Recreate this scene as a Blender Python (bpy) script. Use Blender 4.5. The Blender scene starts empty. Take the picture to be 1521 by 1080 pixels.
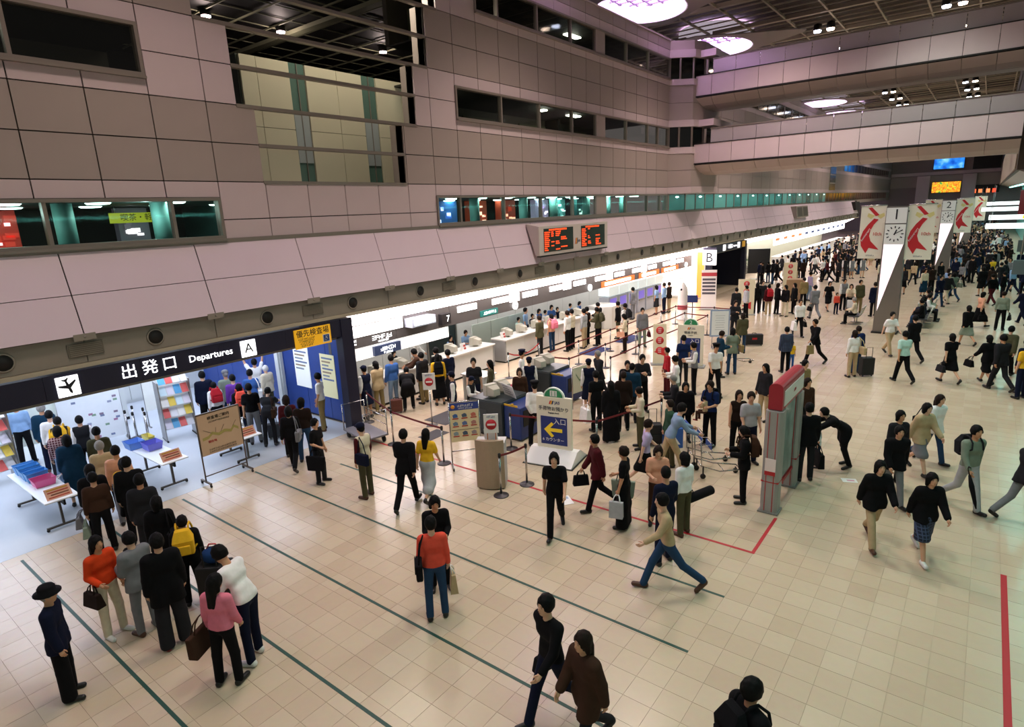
import bpy, bmesh, math, random, colorsys
import numpy as np
from mathutils import Vector, Matrix
random.seed(7)
D = bpy.data
SC = bpy.context.scene
COL = SC.collection

# ------------------------------------------------------------------ camera, world, light, exposure
def camera():
    yaw, pitch, roll = (math.radians(a) for a in (-38.11, -14.08, -2.46))
    f = Vector((math.sin(yaw)*math.cos(pitch), math.cos(yaw)*math.cos(pitch), math.sin(pitch)))
    r = Vector((math.cos(yaw), -math.sin(yaw), 0)); u = r.cross(f)
    r2 = r*math.cos(roll)+u*math.sin(roll); u2 = -r*math.sin(roll)+u*math.cos(roll)
    cd = D.cameras.new('camera'); co = D.objects.new('camera', cd); COL.objects.link(co)
    m = Matrix((r2, u2, -f)).transposed().to_4x4(); m.translation = (0, 0, 6.0)
    co.matrix_world = m
    cd.sensor_fit = 'HORIZONTAL'; cd.sensor_width = 36; cd.lens = 36*895.4/1521
    cd.clip_start = .05; cd.clip_end = 400
    SC.camera = co
camera()
w = D.worlds.new('world'); SC.world = w; w.use_nodes = True
bg = w.node_tree.nodes['Background']; bg.inputs[0].default_value = (1.0, .90, .84, 1); bg.inputs[1].default_value = .14
vs = SC.view_settings
vs.view_transform = 'Standard'; vs.look = 'None'; vs.gamma = 1; vs.use_curve_mapping = False
vs.exposure = 0.0

CEIL = 16.0
XW = -14.35          # upper wall face
XF = -13.8           # ledge lip
# hall ceiling lamps, two rows of paired spots; the light of each pair is one soft spot below it
LAMPS = [(x, y) for y in (-14, -4, 6, 18, 30, 42.2, 47.9, 59, 71.2, 76.5, 82.3, 90, 101) for x in (-8.9, -2.7)]
def hall_lights():
    for i, (x, y) in enumerate(LAMPS):
        if y in (47.9, 76.5, 82.3): continue
        ld = D.lights.new('hall_spot', 'SPOT'); ld.spot_size = math.radians(114); ld.spot_blend = .75
        ld.shadow_soft_size = .9
        ld.energy = {-14: 350, -4: 800, 6: 2000, 18: 2900, 30: 3000}.get(y, 3500)
        ld.color = (1.0, .80, .70) if x < -5 else (.86, .95, .84)
        o = D.objects.new('hall_spot', ld); COL.objects.link(o); o.location = (x, y, CEIL-.5)
hall_lights()

# ------------------------------------------------------------------ helpers
def lin(c):
    if isinstance(c, str):
        c = c.lstrip('#'); c = tuple(int(c[i:i+2], 16)/255 for i in (0, 2, 4))
    return tuple((v/12.92 if v <= .04045 else ((v+.055)/1.055)**2.4) for v in c)
MC = {}
def mat(col, rough=.6, metal=0., emit=0., noise=0., nscale=8., bump=0., spec=.5, key=None, alpha=None, transmission=0.):
    k = key or (col, rough, metal, emit, noise, nscale, bump, spec, alpha, transmission)
    if k in MC: return MC[k]
    c = lin(col)
    m = D.materials.new('m_%s' % str(col).strip('#')); m.use_nodes = True
    nt = m.node_tree; b = nt.nodes['Principled BSDF']
    b.inputs['Base Color'].default_value = (*c, 1); b.inputs['Roughness'].default_value = rough
    b.inputs['Metallic'].default_value = metal; b.inputs['Specular IOR Level'].default_value = spec
    if transmission: b.inputs['Transmission Weight'].default_value = transmission
    if alpha is not None: b.inputs['Alpha'].default_value = alpha
    if emit:
        b.inputs['Emission Color'].default_value = (*c, 1); b.inputs['Emission Strength'].default_value = emit
    if noise or bump:
        tc = nt.nodes.new('ShaderNodeTexCoord'); n = nt.nodes.new('ShaderNodeTexNoise')
        n.inputs['Scale'].default_value = nscale; n.inputs['Detail'].default_value = 3
        nt.links.new(tc.outputs['Object'], n.inputs['Vector'])
        if noise:
            mx = nt.nodes.new('ShaderNodeMix'); mx.data_type = 'RGBA'
            mx.inputs[6].default_value = (*[v*(1-noise) for v in c], 1); mx.inputs[7].default_value = (*[min(1, v*(1+noise)) for v in c], 1)
            nt.links.new(n.outputs['Fac'], mx.inputs[0]); nt.links.new(mx.outputs[2], b.inputs['Base Color'])
        if bump:
            bp = nt.nodes.new('ShaderNodeBump'); bp.inputs['Strength'].default_value = bump; bp.inputs['Distance'].default_value = .01
            nt.links.new(n.outputs['Fac'], bp.inputs['Height']); nt.links.new(bp.outputs['Normal'], b.inputs['Normal'])
    MC[k] = m
    return m
def cloth(c): return mat(c, .88, noise=.15, nscale=11, bump=.6, spec=.15)

class MB:
    """collects shapes; build() links them as one mesh object"""
    def __init__(s): s.v = []; s.f = []; s.m = []; s.sm = []
    def add(s, vs, fs, mi=0, smooth=False):
        o = len(s.v); s.v += [tuple(v) for v in vs]
        for f in fs: s.f.append([i+o for i in f]); s.m.append(mi); s.sm.append(smooth)
        return s
    def box(s, x0, x1, y0, y1, z0, z1, mi=0):
        return s.add([(x, y, z) for z in (z0, z1) for y in (y0, y1) for x in (x0, x1)],
                     [(0, 2, 3, 1), (4, 5, 7, 6), (0, 1, 5, 4), (2, 6, 7, 3), (0, 4, 6, 2), (1, 3, 7, 5)], mi)
    def cbox(s, c, sz, mi=0):
        return s.box(c[0]-sz[0]/2, c[0]+sz[0]/2, c[1]-sz[1]/2, c[1]+sz[1]/2, c[2]-sz[2]/2, c[2]+sz[2]/2, mi)
    def prism(s, poly, axis, a, b, mi=0, smooth=False):
        """poly in the two other axes, extruded along axis from a to b"""
        n = len(poly)
        def P(u, v, w):
            return {'x': (w, u, v), 'y': (u, w, v), 'z': (u, v, w)}[axis]
        vs = [P(u, v, a) for u, v in poly]+[P(u, v, b) for u, v in poly]
        fs = [tuple(range(n))[::-1], tuple(range(n, 2*n))]+[(i, (i+1) % n, n+(i+1) % n, n+i) for i in range(n)]
        return s.add(vs, fs, mi, smooth)
    def tube(s, pts, r, n=8, mi=0, closed=False):
        pts = [Vector(p) for p in pts]; rs = r if isinstance(r, (list, tuple)) else [r]*len(pts)
        vs = []; fs = []; N = len(pts); prev = None
        for i, p in enumerate(pts):
            t = (pts[(i+1) % N if closed else min(i+1, N-1)]-pts[(i-1) % N if closed else max(i-1, 0)])
            t = t.normalized() if t.length > 1e-9 else Vector((0, 0, 1))
            if prev is None:
                a = Vector((0, 0, 1)) if abs(t.z) < .9 else Vector((1, 0, 0)); u = t.cross(a).normalized()
            else:
                u = (prev-t*prev.dot(t)); u = u.normalized() if u.length > 1e-6 else t.orthogonal().normalized()
            prev = u; w2 = t.cross(u)
            for k in range(n):
                a = 2*math.pi*k/n; vs.append(p+(u*math.cos(a)+w2*math.sin(a))*rs[i])
        for i in range(N if closed else N-1):
            j = (i+1) % N
            for k in range(n): fs.append((i*n+k, i*n+(k+1) % n, j*n+(k+1) % n, j*n+k))
        if not closed: fs += [tuple(range(n))[::-1], tuple(range((N-1)*n, N*n))]
        return s.add(vs, fs, mi, n > 5)
    def lathe(s, prof, c=(0, 0, 0), n=16, mi=0, axis='z', smooth=True):
        vs = []; fs = []
        for r, z in prof:
            for k in range(n):
                a = 2*math.pi*k/n; p = (r*math.cos(a), r*math.sin(a), z)
                if axis == 'x': p = (p[2], p[0], p[1])
                if axis == 'y': p = (p[0], p[2], p[1])
                vs.append((p[0]+c[0], p[1]+c[1], p[2]+c[2]))
        m = len(prof)
        for i in range(m-1):
            for k in range(n): fs.append((i*n+k, i*n+(k+1) % n, (i+1)*n+(k+1) % n, (i+1)*n+k))
        fs += [tuple(range(n))[::-1], tuple(range((m-1)*n, m*n))]
        return s.add(vs, fs, mi, smooth)
    def ell(s, c, r, n=10, m=7, mi=0):
        vs = [(c[0], c[1], c[2]-r[2])]; fs = []
        for i in range(1, m):
            t = math.pi*i/m
            for k in range(n):
                a = 2*math.pi*k/n; vs.append((c[0]+r[0]*math.sin(t)*math.cos(a), c[1]+r[1]*math.sin(t)*math.sin(a), c[2]-r[2]*math.cos(t)))
        vs.append((c[0], c[1], c[2]+r[2])); L = len(vs)-1
        for k in range(n): fs.append((0, 1+(k+1) % n, 1+k))
        for i in range(m-2):
            for k in range(n):
                a = 1+i*n; fs.append((a+k, a+(k+1) % n, a+n+(k+1) % n, a+n+k))
        a = 1+(m-2)*n
        for k in range(n): fs.append((a+k, a+(k+1) % n, L))
        return s.add(vs, fs, mi, True)
    def quad(s, a, b, c, d, mi=0): return s.add([a, b, c, d], [(0, 1, 2, 3)], mi)
    def mesh(s, name, mats):
        me = D.meshes.new(name); me.from_pydata(s.v, [], s.f)
        for m in (mats if isinstance(mats, (list, tuple)) else [mats]): me.materials.append(m)
        me.polygons.foreach_set('material_index', s.m); me.polygons.foreach_set('use_smooth', s.sm)
        return me
    def build(s, name, mats, parent=None, bevel=0, fix=True):
        me = s.mesh(name, mats)
        if fix or bevel:
            bm = bmesh.new(); bm.from_mesh(me)
            bmesh.ops.recalc_face_normals(bm, faces=bm.faces)
            if bevel:
                es = [e for e in bm.edges if e.is_manifold and e.calc_face_angle(0) > .9]
                bmesh.ops.bevel(bm, geom=es, offset=bevel, segments=2, profile=.6, affect='EDGES', clamp_overlap=True)
            bm.to_mesh(me); bm.free()
        return obj(name, me, parent)
def obj(name, me, parent=None, loc=None, rz=None):
    o = D.objects.new(name, me); COL.objects.link(o)
    if parent is not None: o.parent = parent
    if loc is not None: o.location = loc
    if rz is not None: o.rotation_euler = (0, 0, rz)
    return o
def tag(o, label=None, cat=None, group=None, kind=None):
    if label: o['label'] = label
    if cat: o['category'] = cat
    if group: o['group'] = group
    if kind: o['kind'] = kind
    return o
def thing(name, label, cat, loc=(0, 0, 0), rz=0, group=None):
    o = obj(name, None, None, loc, rz); o.empty_display_size = .1
    return tag(o, label, cat, group)
def struct(name, mb, mats, parent=None):
    o = mb.build(name, mats, parent)
    if parent is None: o['kind'] = 'structure'
    return o
def sroot(name):
    o = obj(name, None); o['kind'] = 'structure'; return o
def copy_tree(o, parent=None):
    c = o.copy(); COL.objects.link(c); c.parent = parent
    for ch in o.children: copy_tree(ch, c)
    return c
def dup(root, loc, rz=0, label=None, group=None):
    c = copy_tree(root); c.location = loc; c.rotation_euler = (0, 0, rz)
    if label: c['label'] = label
    if group: c['group'] = group
    return c
def hd(h):
    """compass heading (0 = along the hall, 90 = away from the check-in wall) to a z rotation for things that face +Y"""
    return -math.radians(h)
def blocks(n, size, m, parent, loc, rot, name='small_print'):
    """unreadably small print: a row of little stroke clusters"""
    s = MB(); r = random.Random(n*7+int(size*1000)); w_ = size*.92; x = -n*w_/2
    for k in range(n):
        for q in range(3):
            if r.random() < .5: z = -size*.4+size*.4*q; s.box(x+size*.06, x+size*.8, z-size*.06, z+size*.06, 0, .003)
            else: u = x+size*(.12+.3*q); s.box(u-size*.06, u+size*.06, -size*.42, size*.42, 0, .003)
        x += w_
    o = s.build(name, m, parent); o.location = loc; o.rotation_euler = rot
    return o
def text(s, size, m, parent, loc, rot, ext=.004, align='CENTER', sx=1.0, name='lettering'):
    c = D.curves.new('txt', 'FONT'); c.body = s; c.size = size; c.extrude = ext
    c.align_x = align; c.align_y = 'CENTER'; c.resolution_u = 2
    t = D.objects.new('txt', c); COL.objects.link(t)
    dg = bpy.context.evaluated_depsgraph_get(); dg.update()
    me = D.meshes.new_from_object(t.evaluated_get(dg)); D.objects.remove(t); D.curves.remove(c)
    me.materials.clear(); me.materials.append(m)
    o = obj(name, me, parent); o.location = loc; o.rotation_euler = rot; o.scale = (sx, 1, 1)
    return o
# ------------------------------------------------------------------ building materials
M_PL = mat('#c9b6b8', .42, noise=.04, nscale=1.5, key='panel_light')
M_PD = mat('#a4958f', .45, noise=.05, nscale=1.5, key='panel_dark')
M_LEDGE = mat('#dac6ce', .45, noise=.03, nscale=1.2, key='ledge')
M_FASC = mat('#8f857a', .5, noise=.05, nscale=3)
M_FASC2 = mat('#b5a893', .5)
M_JOINT = mat('#2a2320', .8)
M_NAVY = mat('#1d1d33', .35, noise=.06, nscale=3)
M_BLUE = mat('#173a86', .28, noise=.10, nscale=2)
M_BLACK = mat('#0a0908', .6)
M_DARK = mat('#171412', .7)
M_STEEL = mat('#9c9a98', .3, metal=.9)
M_WHITE = mat('#e6e4e0', .5)
M_LWALL = mat('#c8cbc8', .5, noise=.04, nscale=2)
M_FRAME = mat('#8a7f76', .4, metal=.3)
M_GLASS = mat('#0c1514', .04, spec=.6, alpha=.16, key='glass')
M_GLASSD = mat('#0a0e0d', .05, spec=.7, alpha=.28, key='glass_dark')
M_LETW = mat('#ffffff', .5, emit=2.2)
M_LETD = mat('#1a1a22', .6)
M_GRID = mat('#a09480', .6)

def floor_material():
    m = D.materials.new('floor_tile'); m.use_nodes = True; nt = m.node_tree; b = nt.nodes['Principled BSDF']
    g = nt.nodes.new('ShaderNodeNewGeometry'); off = nt.nodes.new('ShaderNodeVectorMath'); off.operation = 'SUBTRACT'
    off.inputs[1].default_value = (-2.60, 8.07, 0); nt.links.new(g.outputs['Position'], off.inputs[0])
    dv = nt.nodes.new('ShaderNodeVectorMath'); dv.operation = 'MULTIPLY'; dv.inputs[1].default_value = (1/.38, 1/.38, 0)
    fl = nt.nodes.new('ShaderNodeVectorMath'); fl.operation = 'FLOOR'
    nt.links.new(off.outputs[0], dv.inputs[0]); nt.links.new(dv.outputs[0], fl.inputs[0])
    wn = nt.nodes.new('ShaderNodeTexWhiteNoise'); wn.noise_dimensions = '2D'; nt.links.new(fl.outputs[0], wn.inputs['Vector'])
    r = nt.nodes.new('ShaderNodeValToRGB'); cr = r.color_ramp
    cr.elements[0].color = (*lin('#c3ae95'), 1); cr.elements[1].color = (*lin('#cfbda3'), 1)
    for p, c in ((.06, '#c6b298'), (.55, '#cab79d'), (.93, '#cdbba1')):
        e = cr.elements.new(p); e.color = (*lin(c), 1)
    nt.links.new(wn.outputs['Value'], r.inputs[0])
    n = nt.nodes.new('ShaderNodeTexNoise'); n.inputs['Scale'].default_value = 9; n.inputs['Detail'].default_value = 6
    nt.links.new(g.outputs['Position'], n.inputs['Vector'])
    mx = nt.nodes.new('ShaderNodeMix'); mx.data_type = 'RGBA'; mx.blend_type = 'MULTIPLY'; mx.inputs[0].default_value = .25
    nt.links.new(r.outputs[0], mx.inputs[6]); nt.links.new(n.outputs['Color'], mx.inputs[7])
    hs = nt.nodes.new('ShaderNodeMix'); hs.data_type = 'RGBA'; hs.inputs[0].default_value = .55
    nt.links.new(mx.outputs[2], hs.inputs[6]); nt.links.new(r.outputs[0], hs.inputs[7])
    nt.links.new(hs.outputs[2], b.inputs['Base Color']); b.inputs['Roughness'].default_value = .24
    b.inputs['Specular IOR Level'].default_value = .45
    return m
M_TILE = floor_material()

# ------------------------------------------------------------------ floor
def cam_px(p):
    c = SC.camera; q = c.matrix_world.inverted() @ Vector(p)
    return 760.5+895.4*q.x/-q.z, 540-895.4*q.y/-q.z, -q.z
def build_floor():
    bpy.context.view_layer.update()
    s = MB(); s.box(-26, 9, -16, 47.6, -.25, -.006)
    fl = struct('floor', s, mat('#b3a189', .6))
    far = MB(); far.box(-26, 9, 47.6, 132, -.25, 0); far.build('far_floor', M_TILE, fl)
    ent = MB(); ent.box(-24, -14.003, -6, 10.46, -.006, 0); ent.build('entrance_floor', mat('#b9bfc6', .3, noise=.05, nscale=2), fl)
    T = .38; cells = []
    for i in range(-30, 22):
        for j in range(-24, 105):
            x, y = -2.60+T*i, 8.07+T*j
            if x+T < -13.7 and y < 10.1: continue
            if x < -16.5 or y > 47.5: continue
            cx, cy, dz = cam_px((x+T/2, y+T/2, 0))
            vis = dz > 0 and 0 < cx < 1521 and 0 < cy < 1080
            cells.append((1/(dz*dz)*1 if vis else 0, x, y))
    cells.sort(reverse=True)
    g = .0022; b = MB()
    def tile(b, x, y):
        b.add([(x+g, y+g, -.02), (x+T-g, y+g, -.02), (x+T-g, y+T-g, -.02), (x+g, y+T-g, -.02),
               (x+g, y+g, 0), (x+T-g, y+g, 0), (x+T-g, y+T-g, 0), (x+g, y+T-g, 0)],
              [(4, 5, 6, 7), (0, 1, 5, 4), (1, 2, 6, 5), (2, 3, 7, 6), (3, 0, 4, 7)])
    one = MB(); tile(one, 0, 0); me = one.mesh('floor_tile', M_TILE)
    for k, (a, x, y) in enumerate(cells):
        if k < 300: obj('floor_tile', me, fl, (x, y, 0))
        else: tile(b, x, y)
    o = b.build('tile_field', M_TILE, fl, fix=False); o['kind'] = 'stuff'
    # painted lines
    gm = mat('#1b463a', .5); rm = mat('#b3202a', .5)
    def line(x0, x1, y0, y1, m, lab, grp=None):
        s = MB(); s.box(x0, x1, y0, y1, .0005, .003)
        tag(s.build('floor_line', m), lab, 'floor line', grp)
    for y, x1, lab in ((2.25, -5.6, 'green queue line on the floor by the woman in the black hat'),
                       (3.72, -4.6, 'green queue line under the couple in pink and white'),
                       (5.22, -2.6, 'green queue line passing below the woman in coral top'),
                       (6.98, -2.6, 'green queue line passing behind the woman in coral top'),
                       (8.46, -2.6, 'green queue line ending below the walking person in blue jeans')):
        line(-13.75 if y < 8 else -12.3, x1, y-.024, y+.024, gm, lab)
    line(-12.9, -2.58, 9.94, 10.0, rm, 'long red line on the floor past the no-entry podium')
    line(-2.64, -2.58, 10.0, 11.45, rm, 'short red line leading to the standing kiosk')
    line(.82, .90, 6.0, 11.5, rm, 'thick red line on the open floor away from the queues')
build_floor()

# ------------------------------------------------------------------ left wall
PANEL = {}
def panel(parent, y0, y1, z0, z1, m, x=XW, name='panel', g=.012):
    k = (round(y1-y0, 3), round(z1-z0, 3), m.name)
    if k not in PANEL:
        s = MB(); s.box(-.05, 0, g, y1-y0-g, g, z1-z0-g); me = s.mesh('panel', m)
        bm = bmesh.new(); bm.from_mesh(me); bmesh.ops.recalc_face_normals(bm, faces=bm.faces); bm.to_mesh(me); bm.free()
        PANEL[k] = me
    return obj(name, PANEL[k], parent, (x, y0, z0))
ZJ = [5.24+.87*k for k in range(11)]     # 5.24 .. 13.94
OPEN = {2: (8.66, 13.42), 3: (8.66, 13.42), 4: (8.22, 14.03), 5: (8.22, 14.03), 6: (7.48, 14.63), 7: (7.48, 14.63), 8: (6.9, 15.2), 9: (6.9, 15.2)}
WINS = [(5.68, 6.62, ((-3.32, 7.46), (14.66, 33.0))), (9.07, 10.10, ((-3.32, 6.26), (15.86, 33.0))), (12.52, 13.55, ((-3.32, 5.06), (17.06, 33.0)))]
def in_open(r, y0, y1):
    """pieces of [y0,y1] outside the opening for row r"""
    if r not in OPEN: return [(y0, y1)]
    a, b = OPEN[r]; out = []
    if y0 < a-.02: out.append((y0, min(y1, a)))
    if y1 > b+.02: out.append((max(y0, b), y1))
    return [(p, q) for p, q in out if q-p > .05]
def wall_left():
    root = sroot('wall_left')
    # backing behind the joints
    s = MB(); X0, X1 = XW-.3, XW-.04
    # blank fields between windows and opening
    s.box(X0, X1, 7.46, 14.66, 5.3, 6.98)
    for r, (a, b) in OPEN.items():
        z0, z1 = ZJ[r], ZJ[r+1] if r+1 < len(ZJ) else 14.4
        for (wa, wb) in ((-3.32, a), (b, 33.0)):
            lo, hi = z0, z1
            pieces = [(wa, wb, lo, hi)]
            for zb, zt, ys in WINS:
                np_ = []
                for (p, q, l, h) in pieces:
                    for (ya, yb) in ys:
                        if h > zb and l < zt and p < yb and q > ya and (ya >= p-.5 and yb <= q+.5 or True):
                            if max(p, ya) < min(q, yb):
                                if p < ya: np_.append((p, ya, l, h))
                                if q > yb: np_.append((yb, q, l, h))
                                m0, m1 = max(p, ya), min(q, yb)
                                if l < zb: np_.append((m0, m1, l, zb))
                                if h > zt: np_.append((m0, m1, zt, h))
                                break
                    else:
                        np_.append((p, q, l, h))
                pieces = np_
            for (p, q, l, h) in pieces: s.box(X0, X1, p, q, l, h)
    for ya, yb in WINS[0][2]: s.box(X0, X1, ya, yb, 6.62, 6.98); s.box(X0, X1, ya, yb, 5.3, 5.68)
    s.box(X0, X1, -3.32, 33, 13.94, 14.4)
    s.build('backing', M_JOINT, root)
    ys = [7.48+1.2*j for j in range(-9, 22)]; ys[-1] = 33.0
    for y0, y1 in zip(ys[:-1], ys[1:]):
        for r in range(11):
            z0 = ZJ[r]; z1 = ZJ[r+1] if r+1 < len(ZJ) else 14.4
            if r == 0: z0 = 5.66
            light = r in (0, 1, 4, 5, 8, 9)
            m = M_PL if light else M_PD
            segs = in_open(r, y0, y1)
            for a, b in segs:
                w = None
                for zb, zt, spans in WINS:
                    for (ya, yb) in spans:
                        if a >= ya-.3 and b <= yb+.3 and z1 > zb+.01 and z0 < zt-.01: w = (zb, zt)
                if w is None: panel(root, a, b, z0, z1, m)
                else:
                    if z0 < w[0]-.05: panel(root, a, b, z0, w[0], m)
                    if z1 > w[1]+.05: panel(root, a, b, w[1], z1, m)
    # parapet cap
    s = MB(); s.box(XW-.34, XW+.03, -3.32, 33, 14.4, 14.46); s.build('parapet_cap', M_PL, root)
    return root
WL = wall_left()

def window(n, zb, zt, y0, y1, muls, piers=(), glass=M_GLASS, x=XW, d=.06):
    root = sroot('window_%d' % n)
    s = MB(); f = .07
    s.box(x-.16, x+.05, y0, y1, zt-f, zt); s.box(x-.16, x+.05, y0, y1, zb, zb+f)
    s.box(x-.16, x+.05, y0, y0+f, zb+f, zt-f); s.box(x-.16, x+.05, y1-f, y1, zb+f, zt-f)
    s.build('window_frame', M_FRAME, root)
    s = MB(); s.box(x-.05, x+.11, y0, y1, zb-.05, zb); s.build('window_sill', M_FRAME, root)
    for y in muls:
        s = MB(); s.box(x-.12, x+.03, y-.035, y+.035, zb+f, zt-f); s.build('mullion', M_FRAME, root)
    for a, b in piers:
        s = MB(); s.box(x-.14, x+.02, a, b, zb+f, zt-f); s.build('pier_panel', M_PD, root)
    cuts = sorted([(y0+f, y0+f)]+[(y-.035, y+.035) for y in muls]+list(piers)+[(y1-f, y1-f)])
    for (a0, a1), (b0, b1) in zip(cuts[:-1], cuts[1:]):
        if b0-a1 > .1:
            s = MB(); s.box(x-.07, x-.055, a1, b0, zb+f, zt-f); s.build('pane', glass, root)
window(1, 5.68, 6.62, -3.32, 7.46, (-.8, 1.6, 4.0, 6.35))
window(2, 5.68, 6.62, 14.66, 33.0, (15.82, 18.24, 20.65, 23.05, 28.0, 30.4, 32.0), ((25.05, 26.0),))
window(3, 9.07, 10.10, -3.32, 6.26, (-.8, 1.6, 4.0), glass=M_GLASSD)
window(4, 9.07, 10.10, 15.86, 33.0, (18.3, 20.7, 23.1, 28.0, 30.36, 31.6), ((25.1, 25.9),), glass=M_GLASSD)
window(5, 12.52, 13.55, 17.06, 33.0, (18.3, 20.7, 23.1, 28.0, 30.36), ((25.1, 25.9),), glass=M_GLASSD)

# the stepped opening: sills, rails, returns, cream wall behind and the room ceiling over it
def opening():
    root = sroot('wall_opening')
    for r, (a, b) in OPEN.items():
        z = ZJ[r]
        s = MB(); s.box(XW-.14, XW+.02, a-.02, b+.02, z-.05, z+.03); s.build('rail', M_FRAME, root)
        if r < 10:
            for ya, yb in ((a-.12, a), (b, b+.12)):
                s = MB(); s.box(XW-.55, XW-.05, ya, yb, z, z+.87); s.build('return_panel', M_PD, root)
    s = MB(); s.box(-33, XW-.3, 4, 27, 6.75, 6.93); s.build('room_floor', mat('#4a443c', .7), root)
    s = MB(); s.box(-33, XW-.32, 1, 27, 14.0, 14.1); s.build('room_ceiling', M_BLACK, root)
    s = MB(); s.box(-33.2, -33, 1, 27, 6.9, 14); s.build('room_back', M_DARK, root)
    s = MB(); s.box(-33, -17.6, 27, 27.2, 6.9, 14); s.build('room_side', M_DARK, root)
    cream = mat('#d8cdb4', .6, noise=.03, nscale=1)
    ys = [10.0, 10.5, 11.55, None, 12.1, 13.25, 14.25, None, 14.85, 16.0, 16.45]
    s = MB(); s.box(-17.6, -17.1, 9.95, 16.5, 6.93, 10.6); s.build('core_block', mat('#3d423a', .6), root)
    for z0, z1 in ((6.93, 8.7), (8.7, 10.6)):
        for a, b in zip(ys[:-1], ys[1:]):
            if a is None or b is None: continue
            s = MB(); s.box(-17.1, -17.02, a+.008, b-.008, z0+.008, z1-.008); s.build('cream_panel', cream, root)
    gl = mat('#5f7a70', .25); gp = mat('#a9aeb0', .3)
    for a, b in ((11.57, 12.08), (14.27, 14.83)):
        s = MB(); s.box(-17.1, -17.06, a, b, 6.93, 10.6); s.build('glass_strip', gl, root)
        s = MB(); s.box(-17.06, -17.03, (a+b)/2-.015, (a+b)/2+.015, 6.93, 10.6); s.build('strip_bar', M_FRAME, root)
        s = MB(); s.box(-17.06, -17.04, a, b, 7.75, 9.2); s.build('blind', gp, root)
    # ceiling bars of the room
    bm = mat('#8a8a70', .6)
    def bar(x0, x1, y0, y1, z=13.9, h=.06):
        s = MB(); s.box(x0, x1, y0, y1, z, z+h); s.build('ceiling_bar', bm, root)
    for k in range(15): bar(-32, -14.8, 4.2+1.5*k, 4.26+1.5*k)
    for k in range(13): bar(-31.4+1.3*k, -31.36+1.3*k, 2, 26.8, 13.94, .04)
    for y in (9.2, 17.0): bar(-32, -14.8, y, y+.38, 13.78, .16)
    for i, (x, y) in enumerate(((-24.5, 13.3), (-24.4, 16.4), (-24.0, 21.6))):
        s = MB(); s.lathe([(.16, 0), (.2, .05), (.2, .22), (.06, .26)], (0, 0, 0)); 
        t = thing('spot_lamp', 'round pink spot lamp on the dark ceiling behind the stepped wall opening', 'lamp', (x, y, 13.72), 0, 'spot lamps behind the wall opening')
        s.build('housing', M_BLACK, t)
        e = MB(); e.lathe([(.17, -.03), (.17, .01)]); e.build('bulb', mat('#ffd6d6', .5, emit=26), t)
        ld = D.lights.new('spot_lamp_light', 'POINT'); ld.energy = 45; ld.color = (1, .8, .72); ld.shadow_soft_size = .15
        lo = obj('spot_lamp_light', ld, t); lo.location = (0, 0, -.3)
    ld = D.lights.new('room_wash', 'AREA'); ld.energy = 320; ld.size = .5; ld.size_y = 6; ld.shape = 'RECTANGLE'; ld.color = (1, .93, .74)  # added area light to brighten the cream wall; no fixture is modelled
    lo = obj('room_wash', ld); lo.location = (-15.6, 13.2, 13.2); lo.rotation_euler = (0, math.radians(-30), 0)
opening()

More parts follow.
